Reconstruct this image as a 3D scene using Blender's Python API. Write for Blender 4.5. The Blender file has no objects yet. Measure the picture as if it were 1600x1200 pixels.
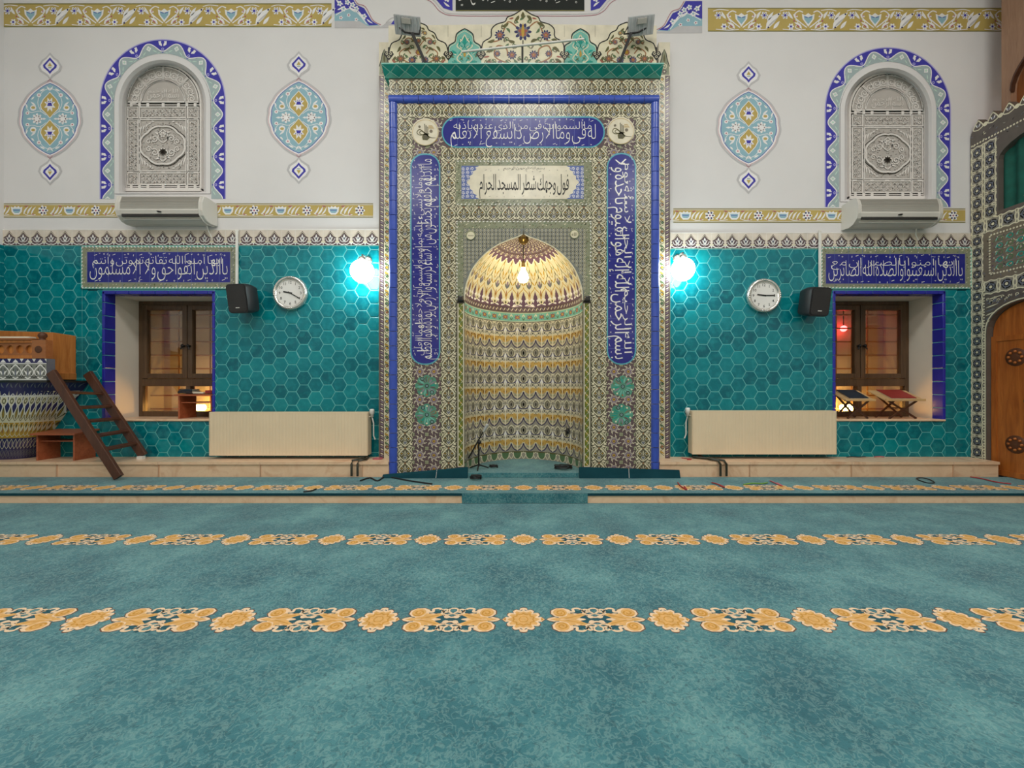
import bpy, math, random
import numpy as np
from mathutils import Vector
from mathutils.geometry import tessellate_polygon
PI = math.pi
random.seed(7)
rng = np.random.default_rng(7)
SC = bpy.context.scene
COL = SC.collection

# ------------------------------------------------------------------ camera, world, light, exposure
H = 1.015                  # eye height
F = 640.0                  # focal length in pixels of the 1600 wide frame
CU, CV = 818.0, 600.0      # principal point
W = 4.4                    # distance of the qibla wall
M = 4.12                   # front plane of the mihrab
cam = bpy.data.cameras.new('camera')
cam.sensor_width = 36.0
cam.lens = 36.0 * F / 1600.0
cam.shift_x = -(CU - 800.0) / 1600.0
cam.clip_start = 0.05
cam_o = bpy.data.objects.new('camera', cam)
COL.objects.link(cam_o)
cam_o.location = (0, 0, H)
cam_o.rotation_euler = (PI / 2, 0, 0)
SC.camera = cam_o

world = bpy.data.worlds.new('world')
SC.world = world
world.use_nodes = True
world.node_tree.nodes['Background'].inputs[0].default_value = (0.9, 0.95, 1.0, 1)
world.node_tree.nodes['Background'].inputs[1].default_value = 0.05

def area_light(x, y, z, sx, sy, power, col, rot=(0, 0, 0)):
    l = bpy.data.lights.new('ceiling_fill_light', 'AREA')
    l.shape = 'RECTANGLE'; l.size = sx; l.size_y = sy
    l.energy = power; l.color = col
    o = bpy.data.objects.new('ceiling_fill_light', l); COL.objects.link(o)
    o.location = (x, y, z); o.rotation_euler = rot
CEIL = 6.3
FILL_LAMPS = [(-3.2, 0.9), (0.0, 0.9), (3.2, 0.9), (-3.2, -2.6), (0.0, -2.6), (3.2, -2.6)]  # unseen ceiling lamps, added to brighten the hall
for lx, ly in FILL_LAMPS:
    area_light(lx, ly, CEIL - 0.09, 1.5, 1.1, 105.0, (1.0, 0.975, 0.94))

SC.view_settings.view_transform = 'Standard'
SC.view_settings.look = 'None'
SC.view_settings.gamma = 1.0
SC.view_settings.use_curve_mapping = False
SC.view_settings.exposure = -0.78
SC.cycles.max_bounces = 7
SC.cycles.diffuse_bounces = 4
SC.cycles.sample_clamp_indirect = 6.0

# ------------------------------------------------------------------ colours and materials
def lin(c):
    return tuple((v / 255 / 12.92) if v / 255 <= 0.04045 else ((v / 255 + 0.055) / 1.055) ** 2.4 for v in c)
MATS = {}
def nodes(name):
    m = bpy.data.materials.new(name); m.use_nodes = True
    nt = m.node_tree; b = nt.nodes['Principled BSDF']
    MATS[name] = m
    return m, nt, b
def N(nt, t, **kw):
    n = nt.nodes.new(t)
    for k, v in kw.items():
        if k.startswith('i_'):
            n.inputs[k[2:].replace('_', ' ')].default_value = v
        else:
            setattr(n, k, v)
    return n
def pos(nt):
    return N(nt, 'ShaderNodeNewGeometry').outputs['Position']
def noise(nt, scale, detail=3, rough=0.55, vec=None, dist=0.0):
    n = N(nt, 'ShaderNodeTexNoise')
    n.inputs['Scale'].default_value = scale; n.inputs['Detail'].default_value = detail
    n.inputs['Roughness'].default_value = rough; n.inputs['Distortion'].default_value = dist
    nt.links.new(vec if vec is not None else pos(nt), n.inputs['Vector'])
    return n.outputs['Fac']
def ramp(nt, fac, stops):
    r = N(nt, 'ShaderNodeValToRGB')
    e = r.color_ramp.elements
    while len(e) < len(stops): e.new(0.5)
    for q, (p, c) in zip(e, stops):
        q.position = p; q.color = tuple(c) + (1,)
    nt.links.new(fac, r.inputs['Fac'])
    return r.outputs['Color']
def bump(nt, b, h, strength, dist):
    n = N(nt, 'ShaderNodeBump')
    n.inputs['Strength'].default_value = strength; n.inputs['Distance'].default_value = dist
    nt.links.new(h, n.inputs['Height']); nt.links.new(n.outputs['Normal'], b.inputs['Normal'])
def mixc(nt, fac, a, c):
    n = N(nt, 'ShaderNodeMix', data_type='RGBA')
    for s, v in ((n.inputs[0], fac), (n.inputs[6], a), (n.inputs[7], c)):
        if isinstance(v, (int, float)): s.default_value = v
        elif isinstance(v, tuple): s.default_value = v + (1,)
        else: nt.links.new(v, s)
    return n.outputs[2]
def scale(c, k): return tuple(min(1.0, v * k) for v in c)

def plain(name, rgb, rough=0.5, metal=0.0, var=0.12, vs=6.0, coat=0.0, bmp=0.0, bs=40.0, spec=0.5):
    m, nt, b = nodes(name)
    c = lin(rgb)
    col = ramp(nt, noise(nt, vs), [(0.3, scale(c, 1 - var)), (0.7, scale(c, 1 + var))])
    nt.links.new(col, b.inputs['Base Color'])
    b.inputs['Roughness'].default_value = rough; b.inputs['Metallic'].default_value = metal
    b.inputs['Coat Weight'].default_value = coat; b.inputs['Specular IOR Level'].default_value = spec
    if bmp: bump(nt, b, noise(nt, bs), bmp, 0.01)
    return m
def glaze(name, rgb, var=0.10):
    return plain(name, rgb, 0.22, 0, var, 9.0, 0.0, 0.05, 14.0)
def emit(name, rgb, strength):
    m, nt, b = nodes(name)
    b.inputs['Base Color'].default_value = (0.8, 0.8, 0.8, 1)
    b.inputs['Emission Color'].default_value = lin(rgb) + (1,)
    b.inputs['Emission Strength'].default_value = strength
    return m
def wood(name, a, c, rough=0.4, axis=2, sc=9.0):
    m, nt, b = nodes(name)
    mp = N(nt, 'ShaderNodeMapping')
    s = [sc, sc, sc]; s[axis] = sc * 0.09
    mp.inputs['Scale'].default_value = s
    nt.links.new(pos(nt), mp.inputs['Vector'])
    f = noise(nt, 3.0, 5, 0.65, mp.outputs['Vector'], 0.6)
    nt.links.new(ramp(nt, f, [(0.3, lin(a)), (0.72, lin(c))]), b.inputs['Base Color'])
    b.inputs['Roughness'].default_value = rough
    bump(nt, b, f, 0.08, 0.005)
    return m

# walls and big surfaces
plain('white_plaster', (226, 224, 224), 0.75, var=0.03, vs=1.3, bmp=0.05, bs=30)
plain('cream_plaster', (222, 214, 200), 0.8, var=0.04, vs=2.0, bmp=0.05, bs=30)
plain('ceiling_paint', (235, 233, 228), 0.9, var=0.02)
plain('grout', (96, 184, 184), 0.55, var=0.08)
plain('screed', (120, 112, 104), 0.8)
def m_hex():
    m, nt, b = nodes('teal_tile')
    at = N(nt, 'ShaderNodeAttribute', attribute_name='tile_rnd')
    c1 = ramp(nt, at.outputs['Fac'], [(0.0, lin((0, 92, 106))), (0.5, lin((1, 118, 130))), (1.0, lin((6, 138, 146)))])
    c2 = mixc(nt, ramp(nt, noise(nt, 16.0, 4), [(0.45, (0, 0, 0)), (0.8, (0.6, 0.6, 0.6))]), c1, lin((40, 160, 164)))
    nt.links.new(c2, b.inputs['Base Color'])
    b.inputs['Roughness'].default_value = 0.10
    b.inputs['Specular IOR Level'].default_value = 0.34
    bump(nt, b, noise(nt, 11.0, 2), 0.16, 0.02)
m_hex()
def m_carpet():
    m, nt, b = nodes('teal_carpet')
    mp = N(nt, 'ShaderNodeMapping'); mp.inputs['Scale'].default_value = (1, 1, 1)
    nt.links.new(pos(nt), mp.inputs['Vector'])
    v = mp.outputs['Vector']
    big = noise(nt, 2.6, 4, 0.6, v)
    base = ramp(nt, big, [(0.32, lin((42, 98, 110))), (0.5, lin((61, 121, 130))), (0.68, lin((92, 147, 151)))])
    f = noise(nt, 34.0, 3, 0.5, v, 1.0)
    d = N(nt, 'ShaderNodeMath', operation='SUBTRACT'); nt.links.new(f, d.inputs[0]); d.inputs[1].default_value = 0.5
    a = N(nt, 'ShaderNodeMath', operation='ABSOLUTE'); nt.links.new(d.outputs[0], a.inputs[0])
    mask = ramp(nt, a.outputs[0], [(0.0, (0.34, 0.34, 0.34)), (0.07, (0, 0, 0))])
    c2 = mixc(nt, mask, base, lin((150, 184, 178)))
    g = noise(nt, 62.0, 3, 0.55, v, 1.2)
    mask2 = ramp(nt, g, [(0.52, (0, 0, 0)), (0.7, (0.6, 0.6, 0.6))])
    c3 = mixc(nt, mask2, c2, lin((34, 78, 90)))
    nt.links.new(c3, b.inputs['Base Color'])
    b.inputs['Roughness'].default_value = 0.95
    b.inputs['Specular IOR Level'].default_value = 0.15
    b.inputs['Sheen Weight'].default_value = 0.25
    bump(nt, b, noise(nt, 260.0, 2), 0.5, 0.004)
m_carpet()
def m_marble():
    m, nt, b = nodes('marble')
    f = noise(nt, 3.2, 7, 0.62, None, 1.6)
    nt.links.new(ramp(nt, f, [(0.3, lin((228, 188, 152))), (0.52, lin((238, 204, 170))), (0.7, lin((216, 170, 134)))]), b.inputs['Base Color'])
    b.inputs['Roughness'].default_value = 0.3
m_marble()
plain('marble_joint', (206, 168, 138), 0.6)
plain('motif_gold', (222, 174, 110), 0.95, var=0.1, vs=40, spec=0.1)
plain('motif_deep_gold', (204, 150, 72), 0.95, var=0.1, vs=40, spec=0.1)
plain('motif_pale', (236, 206, 172), 0.95, var=0.08, vs=40, spec=0.1)
plain('motif_edge', (120, 88, 74), 0.95, spec=0.1)
plain('motif_dark', (52, 92, 102), 0.95, spec=0.1)

# glazes
glaze('ivory', (226, 219, 190)); glaze('cream', (226, 218, 196)); glaze('cobalt', (32, 36, 132)); glaze('niche_gold', (204, 166, 88)); glaze('cup_taupe', (176, 162, 132)); glaze('niche_ground', (156, 150, 136)); glaze('seed', (92, 90, 82)); glaze('crest_ground', (222, 210, 196)); glaze('rosette_green', (84, 146, 124)); glaze('umber', (120, 80, 40)); glaze('lit_turquoise', (104, 190, 170)); glaze('spandrel', (126, 130, 124)); glaze('sage_dark', (140, 144, 118))
glaze('white_glaze', (238, 236, 232)); glaze('moulding_blue', (60, 86, 184)); glaze('window_blue', (40, 44, 158))
glaze('olive', (98, 94, 58)); glaze('field_dark', (92, 88, 70)); glaze('dark', (44, 42, 40)); glaze('sage', (150, 154, 122))
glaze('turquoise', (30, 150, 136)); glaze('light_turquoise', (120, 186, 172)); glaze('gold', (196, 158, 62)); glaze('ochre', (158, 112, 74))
glaze('brick_red', (164, 92, 78)); glaze('slate', (112, 116, 128)); glaze('navy', (50, 48, 96)); glaze('lilac', (146, 130, 148))
glaze('taupe', (122, 112, 96)); glaze('silver_field', (136, 138, 130)); glaze('leaf_green', (92, 120, 84)); glaze('plum', (104, 78, 100))
glaze('moss', (108, 116, 40)); glaze('blue_grey', (96, 112, 170)); glaze('brown_violet', (96, 78, 82)); glaze('aqua_outline', (90, 170, 186))
glaze('minbar_dark', (98, 90, 84)); glaze('minbar_grey', (140, 136, 126))
# wall paint
def paint(name, rgb): return plain(name, rgb, 0.7, var=0.05, vs=8)
paint('paint_gold', (192, 168, 94)); paint('paint_blue', (62, 58, 170)); paint('paint_sky', (146, 186, 200)); paint('paint_white', (240, 238, 238))
paint('paint_sage', (166, 184, 186)); paint('paint_grey', (196, 194, 196)); paint('paint_pink', (206, 150, 160)); paint('paint_olive', (134, 128, 70))
paint('paint_rose', (176, 90, 110)); paint('paint_black', (18, 26, 22)); paint('paint_lilac', (176, 172, 222)); paint('paint_mint', (196, 222, 208))
plain('carved_stone', (232, 227, 222), 0.8, var=0.04); plain('carved_shade', (190, 184, 178), 0.85, var=0.04); plain('hole_shade', (120, 113, 106), 0.9); plain('gap_shade', (52, 46, 40), 0.9)  # darker tones carry the shade of recesses, holes and gaps
# furniture
wood('window_wood', (70, 50, 32), (104, 78, 54)); wood('desk_wood', (150, 76, 46), (184, 104, 66), 0.4, 0)
wood('pulpit_wood', (176, 100, 40), (214, 140, 70), 0.35); wood('ladder_wood', (66, 38, 26), (98, 60, 42), 0.45)
wood('minbar_wood', (146, 76, 28), (196, 116, 48), 0.35); wood('dark_wood', (60, 36, 24), (88, 54, 36), 0.4); wood('light_board', (196, 158, 108), (216, 182, 130), 0.5, 0)
plain('carved_wood', (92, 52, 28), 0.5); wood('canopy_wood', (138, 104, 82), (164, 128, 102), 0.5); wood('rail_wood', (150, 92, 52), (176, 112, 64), 0.4, 0)
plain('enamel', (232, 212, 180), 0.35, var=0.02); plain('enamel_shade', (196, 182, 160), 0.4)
plain('ac_plastic', (214, 210, 202), 0.4, var=0.02); plain('ac_grille', (180, 176, 168), 0.5, var=0.02); plain('ac_dark', (40, 38, 36), 0.6)
plain('black_plastic', (34, 34, 36), 0.45, var=0.1); plain('black_mesh', (48, 46, 46), 0.6, bmp=0.6, bs=400); plain('black_iron', (16, 15, 15), 0.45)
plain('grey_metal', (186, 188, 190), 0.45, 0.1); plain('chrome', (225, 222, 216), 0.18, 0.85, var=0.03); plain('dial_white', (236, 234, 230), 0.4, var=0.01)
plain('ink', (30, 28, 28), 0.6); plain('brass', (150, 116, 60), 0.35, 0.7); plain('pipe_dark', (46, 46, 34), 0.4); plain('white_plastic', (232, 230, 224), 0.4)
plain('cable_black', (26, 24, 26), 0.5); plain('bead_red', (170, 52, 56), 0.4); plain('bead_green', (120, 170, 70), 0.4); plain('bead_pink', (190, 96, 108), 0.4)
plain('book_navy', (40, 50, 62), 0.5); plain('book_red', (150, 44, 38), 0.5); plain('paper', (236, 226, 206), 0.7); plain('book_black', (40, 36, 40), 0.5)
plain('curtain_green', (10, 84, 72), 0.85, var=0.2, vs=12); plain('curtain_gold', (186, 170, 70), 0.7); plain('outside_wall', (204, 200, 190), 0.85, var=0.08)
plain('grille_iron', (150, 112, 76), 0.5); plain('carpet_rim', (24, 66, 76), 0.95, spec=0.1)
emit('lamp_glow', (240, 255, 255), 55.0); emit('niche_glow', (255, 234, 190), 95.0); emit('bulb_glow', (255, 238, 208), 30.0)
emit('warm_tube', (255, 184, 92), 150.0); emit('red_tube', (255, 60, 60), 38.0); emit('added_panel_glow', (255, 250, 240), 3.0)
def m_glass():
    m, nt, b = nodes('window_glass')
    out = nt.nodes['Material Output']
    tr = N(nt, 'ShaderNodeBsdfTransparent'); gl = N(nt, 'ShaderNodeBsdfGlossy'); gl.inputs['Roughness'].default_value = 0.04
    tr.inputs['Color'].default_value = (0.93, 0.95, 0.94, 1)
    fr = N(nt, 'ShaderNodeFresnel'); fr.inputs['IOR'].default_value = 1.45
    mx = N(nt, 'ShaderNodeMixShader'); nt.links.new(fr.outputs[0], mx.inputs[0]); nt.links.new(tr.outputs[0], mx.inputs[1]); nt.links.new(gl.outputs[0], mx.inputs[2])
    nt.links.new(mx.outputs[0], out.inputs['Surface']); nt.nodes.remove(b)
m_glass()

# ------------------------------------------------------------------ mesh building
class MB:
    """collects faces in world coordinates, builds ONE mesh object"""
    def __init__(s):
        s.v = []; s.f = []; s.m = []; s.sm = []; s.r = []; s.n = 0; s.slots = []
    def slot(s, name):
        if name not in s.slots: s.slots.append(name)
        return s.slots.index(name)
    def add(s, V, faces, mat, smooth=False, rnd=0.5):
        V = np.asarray(V, dtype=np.float64)
        s.v.append(V)
        k = s.slot(mat); o = s.n
        for f in faces:
            s.f.append(tuple(i + o for i in f)); s.m.append(k); s.sm.append(smooth); s.r.append(rnd)
        s.n += len(V)
        return s
    def box(s, x0, x1, y0, y1, z0, z1, mat):
        V = [(x, y, z) for z in (z0, z1) for y in (y0, y1) for x in (x0, x1)]
        return s.add(V, [(0, 2, 3, 1), (4, 5, 7, 6), (0, 1, 5, 4), (2, 6, 7, 3), (0, 4, 6, 2), (1, 3, 7, 5)], mat)
    def obox(s, c, ax, ay, az, mat):
        """oriented box: centre and three half-axis vectors"""
        c = np.array(c); ax = np.array(ax); ay = np.array(ay); az = np.array(az)
        V = [c + i * ax + j * ay + k * az for k in (-1, 1) for j in (-1, 1) for i in (-1, 1)]
        return s.add(V, [(0, 2, 3, 1), (4, 5, 7, 6), (0, 1, 5, 4), (2, 6, 7, 3), (0, 4, 6, 2), (1, 3, 7, 5)], mat)
    def bar(s, p, q, w, h, mat, up=(0, 0, 1)):
        p = np.array(p, float); q = np.array(q, float)
        d = (q - p) / 2; u = d / np.linalg.norm(d)
        a = np.cross(u, np.array(up, float)); a /= np.linalg.norm(a)
        b = np.cross(a, u)
        return s.obox((p + q) / 2, d, a * w / 2, b * h / 2, mat)
    def tube(s, pts, r, mat, n=8, closed=False):
        P = [np.array(p, float) for p in pts]
        V = []; F_ = []
        ref = np.array((0.13, 0.21, 0.97))
        for i, p in enumerate(P):
            if closed: t = P[(i + 1) % len(P)] - P[i - 1]
            else: t = P[min(i + 1, len(P) - 1)] - P[max(i - 1, 0)]
            t = t / (np.linalg.norm(t) + 1e-9)
            a = np.cross(t, ref)
            if np.linalg.norm(a) < 0.05: a = np.cross(t, np.array((1.0, 0, 0)))
            a /= np.linalg.norm(a); b = np.cross(t, a)
            rr = r[i] if isinstance(r, (list, tuple)) else r
            for k in range(n):
                w = 2 * PI * k / n
                V.append(p + rr * (math.cos(w) * a + math.sin(w) * b))
        L = len(P)
        for i in range(L if closed else L - 1):
            for k in range(n):
                A, B = i * n, ((i + 1) % L) * n
                F_.append((A + k, A + (k + 1) % n, B + (k + 1) % n, B + k))
        s.add(V, F_, mat, True)
        if not closed:
            s.add(V[:n], [tuple(range(n))], mat); s.add(V[-n:], [tuple(range(n))], mat)
        return s
    def lathe(s, prof, c, mat, n=24, axis=(0, 0, 1), smooth=True):
        a = np.array(axis, float); a /= np.linalg.norm(a)
        e = np.cross(a, (0.3, 0.9, 0.1)); e /= np.linalg.norm(e); g = np.cross(a, e)
        V = []; F_ = []
        for r, h in prof:
            for k in range(n):
                w = 2 * PI * k / n
                V.append(np.array(c) + a * h + r * (math.cos(w) * e + math.sin(w) * g))
        for i in range(len(prof) - 1):
            for k in range(n):
                F_.append((i * n + k, i * n + (k + 1) % n, (i + 1) * n + (k + 1) % n, (i + 1) * n + k))
        return s.add(V, F_, mat, smooth)
    def ball(s, c, r, mat, n=16, m=10, sz=1.0):
        prof = [(max(1e-4, r * math.sin(PI * i / m)), -r * sz * math.cos(PI * i / m)) for i in range(m + 1)]
        return s.lathe(prof, c, mat, n)
    def prism(s, loops, fn, mat, side_mat=None, depth=(0.0, 0.02), back=False):
        """extruded 2D polygon (first loop) with holes; fn(x, y, d) -> point"""
        L = [[Vector((p[0], p[1], 0)) for p in lp] for lp in loops]
        tri = tessellate_polygon(L)
        flat = [p for lp in loops for p in lp]
        s.add([fn(p[0], p[1], depth[0]) for p in flat], [tuple(t) for t in tri], mat)
        if back: s.add([fn(p[0], p[1], depth[1]) for p in flat], [tuple(t) for t in tri], mat)
        for lp in loops:
            n = len(lp)
            V = [fn(p[0], p[1], depth[0]) for p in lp] + [fn(p[0], p[1], depth[1]) for p in lp]
            s.add(V, [(i, (i + 1) % n, n + (i + 1) % n, n + i) for i in range(n)], side_mat or mat)
        return s
    def grid(s, fn, nu, nv, mat, smooth=True):
        V = [fn(i / nu, j / nv) for j in range(nv + 1) for i in range(nu + 1)]
        F_ = [(j * (nu + 1) + i, j * (nu + 1) + i + 1, (j + 1) * (nu + 1) + i + 1, (j + 1) * (nu + 1) + i) for j in range(nv) for i in range(nu)]
        return s.add(V, F_, mat, smooth)
    def pat(s, mo, fn):
        """ornament mapped on a surface: fn(x, y, layer) on arrays -> (n,3)"""
        A = mo.arr()
        V = fn(A[:, 0], A[:, 1], A[:, 2])
        s.v.append(V); o = s.n
        ks = [s.slot(x) for x in mo.names]
        for f, k in zip(mo.f, mo.m):
            s.f.append(tuple(i + o for i in f)); s.m.append(ks[k]); s.sm.append(False); s.r.append(0.5)
        s.n += len(V)
        return s
    def build(s, name, parent=None, root=None, bevel=0.0, rnd=False):
        me = bpy.data.meshes.new(name)
        V = np.concatenate(s.v) if s.v else np.zeros((0, 3))
        base = root if root is not None else parent
        if base is not None:
            V = V - np.array(base.location)
        me.from_pydata(V.tolist(), [], s.f)
        for x in s.slots: me.materials.append(MATS[x])
        me.polygons.foreach_set('material_index', s.m)
        me.polygons.foreach_set('use_smooth', s.sm)
        if rnd:
            at = me.attributes.new('tile_rnd', 'FLOAT', 'FACE')
            at.data.foreach_set('value', s.r)
        me.update()
        o = bpy.data.objects.new(name, me); COL.objects.link(o)
        if parent is not None: o.parent = parent
        if bevel:
            b = o.modifiers.new('bevel', 'BEVEL'); b.width = bevel; b.segments = 2; b.limit_method = 'ANGLE'; b.angle_limit = 0.7
        return o

def tag(o, label=None, cat=None, group=None, kind=None):
    if label: o['label'] = label
    if cat: o['category'] = cat
    if group: o['group'] = group
    if kind: o['kind'] = kind
    return o
def thing(name, loc, label, cat, group=None, kind=None):
    o = bpy.data.objects.new(name, None); COL.objects.link(o)
    o.location = loc; o.empty_display_size = 0.1
    return tag(o, label, cat, group, kind)
def recenter(o):
    """move a one-mesh object's origin to the bottom middle of its mesh"""
    n = len(o.data.vertices); a = np.empty(n * 3); o.data.vertices.foreach_get('co', a); a = a.reshape(-1, 3)
    c = (a.min(0) + a.max(0)) / 2; c[2] = a[:, 2].min()
    o.data.vertices.foreach_set('co', (a - c).ravel()); o.data.update(); o.location = Vector(c) + o.location
    return o
def kids(o): return [c for c in list(bpy.data.objects) if c.parent == o]
def dup(o, loc, label, parent=None):
    c = o.copy(); COL.objects.link(c)
    if parent is None: c.location = loc; c['label'] = label
    else: c.parent = parent
    for k in kids(o):
        if k is not c: dup(k, None, None, c)
    return c

def X(u, d=W): return (u - CU) * d / F
def Z(v, d=W): return H + (CV - v) * d / F
def P(u, v, d=W): return (X(u, d), d, Z(v, d))
EPS = 0.0009
def plane(d):            # ornament units: metres on the plane at distance d are (px)*d/F
    k = d / F
    return lambda x, y, l: np.stack([x * k, d - l * EPS, H + y * k], 1)
def Q(u, v): return (u - CU, CV - v)

# ------------------------------------------------------------------ ornament
class Mo:
    """flat ornament: polygons in layers"""
    def __init__(s):
        s.v = []; s.f = []; s.m = []; s.names = []; s.n = 0
    def mi(s, name):
        if name not in s.names: s.names.append(name)
        return s.names.index(name)
    def arr(s):
        return np.concatenate(s.v) if s.v else np.zeros((0, 3))
    def raw(s, pts, faces, mat, l):
        a = np.empty((len(pts), 3)); a[:, :2] = pts; a[:, 2] = l
        s.v.append(a); k = s.mi(mat)
        for f in faces: s.f.append(tuple(i + s.n for i in f)); s.m.append(k)
        s.n += len(pts)
        return s
    def poly(s, pts, mat, l=0, holes=()):
        loops = [pts] + list(holes)
        tri = tessellate_polygon([[Vector((p[0], p[1], 0)) for p in lp] for lp in loops])
        return s.raw([tuple(p[:2]) for lp in loops for p in lp], [tuple(t) for t in tri], mat, l)
    def rect(s, x0, y0, x1, y1, mat, l=0):
        return s.raw([(x0, y0), (x1, y0), (x1, y1), (x0, y1)], [(0, 1, 2, 3)], mat, l)
    def rgrid(s, x0, y0, x1, y1, nx, ny, mat, l=0):
        pts = [(x0 + (x1 - x0) * i / nx, y0 + (y1 - y0) * j / ny) for j in range(ny + 1) for i in range(nx + 1)]
        F_ = [(j * (nx + 1) + i, j * (nx + 1) + i + 1, (j + 1) * (nx + 1) + i + 1, (j + 1) * (nx + 1) + i) for j in range(ny) for i in range(nx)]
        return s.raw(pts, F_, mat, l)
    def ell(s, x, y, rx, ry, mat, l=0, n=10, ang=0.0):
        c, q = math.cos(ang), math.sin(ang)
        pts = []
        for i in range(n):
            a = 2 * PI * i / n; ex, ey = rx * math.cos(a), ry * math.sin(a)
            pts.append((x + c * ex - q * ey, y + q * ex + c * ey))
        return s.raw(pts, [tuple(range(n))], mat, l)
    def disc(s, x, y, r, mat, l=0, n=10): return s.ell(x, y, r, r, mat, l, n)
    def ring(s, x, y, r, w, mat, l=0, n=12):
        return s.line([(x + r * math.cos(2 * PI * i / n), y + r * math.sin(2 * PI * i / n)) for i in range(n)], w, mat, l, True)
    def line(s, pts, w, mat, l=0, closed=False, taper=False):
        p = np.array(pts, float); n = len(p)
        if closed: t = np.roll(p, -1, 0) - np.roll(p, 1, 0)
        else:
            t = np.empty_like(p); t[1:-1] = p[2:] - p[:-2]; t[0] = p[1] - p[0]; t[-1] = p[-1] - p[-2]
        t /= (np.linalg.norm(t, axis=1, keepdims=True) + 1e-9)
        nn = np.stack([-t[:, 1], t[:, 0]], 1)
        ww = np.full((n, 1), w / 2.0)
        if taper: ww = ww * np.linspace(1, 0.25, n)[:, None]
        V = np.concatenate([p + nn * ww, p - nn * ww])
        m = n if closed else n - 1
        return s.raw(V, [(i, (i + 1) % n, n + (i + 1) % n, n + i) for i in range(m)], mat, l)
    def curve(s, ctrl, w, mat, l=0, k=5, closed=False, taper=False):
        return s.line(cr(ctrl, k, closed), w, mat, l, closed, taper)
    def spiral(s, x, y, r0, r1, a0, turns, w, mat, l=0, n=10):
        return s.line([(x + (r0 + (r1 - r0) * i / n) * math.cos(a0 + 2 * PI * turns * i / n), y + (r0 + (r1 - r0) * i / n) * math.sin(a0 + 2 * PI * turns * i / n)) for i in range(n + 1)], w, mat, l)
    def leaf(s, x0, y0, x1, y1, w, mat, l=0, bend=0.0, n=5):
        dx, dy = x1 - x0, y1 - y0
        px, py = -dy, dx; L = math.hypot(dx, dy) + 1e-9; px /= L; py /= L
        a, b = [], []
        for i in range(n + 1):
            t = i / n; b0 = bend * math.sin(PI * t); q = w / 2 * math.sin(PI * t ** 0.8)
            cx, cy = x0 + dx * t + px * b0, y0 + dy * t + py * b0
            a.append((cx + px * q, cy + py * q)); b.append((cx - px * q, cy - py * q))
        V = a + b[1:-1][::-1]
        m = len(V); F_ = []
        # strip between the two edges
        lo = [0] + list(range(m - 1, n, -1)) + [n]
        for i in range(n):
            q = (i, i + 1, lo[i + 1], lo[i]); q = tuple(dict.fromkeys(q)); F_.append(q)
        return s.raw(V, F_, mat, l)
    def flower(s, x, y, r, k, mp, mc, l=0, a0=0.0, cr_=0.34):
        for i in range(k):
            a = a0 + 2 * PI * i / k
            s.ell(x + 0.6 * r * math.cos(a), y + 0.6 * r * math.sin(a), 0.4 * r, 0.30 * r * 5 / max(k, 5) + 0.04 * r, mp, l, 7, a)
        return s.disc(x, y, cr_ * r, mc, l + 1, 8)
    def add(s, o, x=0.0, y=0.0, sx=1.0, sy=None, rot=0.0, dl=0):
        if sy is None: sy = sx
        A = o.arr().copy()
        c, q = math.cos(rot), math.sin(rot)
        ax, ay = A[:, 0] * sx, A[:, 1] * sy
        A[:, 0] = x + c * ax - q * ay; A[:, 1] = y + q * ax + c * ay; A[:, 2] += dl
        s.v.append(A); km = [s.mi(q_) for q_ in o.names]; b = s.n
        s.f.extend([tuple(i + b for i in f) for f in o.f]); s.m.extend([km[k] for k in o.m])
        s.n += len(A)
        return s
    def sym(s):
        r = Mo(); r.add(s); r.add(s, sx=-1, sy=1); return r
    def sym4(s):
        r = s.sym(); t = Mo(); t.add(r); t.add(r, sx=1, sy=-1); return t

def cr(ctrl, k=5, closed=False):
    c = [np.array(p, float) for p in ctrl]; n = len(c); out = []
    for i in range(n if closed else n - 1):
        if closed: p0, p1, p2, p3 = c[i - 1], c[i], c[(i + 1) % n], c[(i + 2) % n]
        else: p0, p1, p2, p3 = c[max(i - 1, 0)], c[i], c[i + 1], c[min(i + 2, n - 1)]
        for j in range(k):
            t = j / k
            out.append(tuple(0.5 * ((2 * p1) + (p2 - p0) * t + (2 * p0 - 5 * p1 + 4 * p2 - p3) * t * t + (3 * p1 - p0 - 3 * p2 + p3) * t ** 3)))
    if not closed: out.append(tuple(c[-1]))
    return out
def arc(x, y, r, a0, a1, n=8, ry=None):
    ry = r if ry is None else ry
    return [(x + r * math.cos(a0 + (a1 - a0) * i / n), y + ry * math.sin(a0 + (a1 - a0) * i / n)) for i in range(n + 1)]
def stadium(x0, y0, x1, y1, r, n=6):
    return arc(x1 - r, y1 - r, r, 0, PI / 2, n) + arc(x0 + r, y1 - r, r, PI / 2, PI, n) + arc(x0 + r, y0 + r, r, PI, 1.5 * PI, n) + arc(x1 - r, y0 + r, r, 1.5 * PI, 2 * PI, n)

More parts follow.
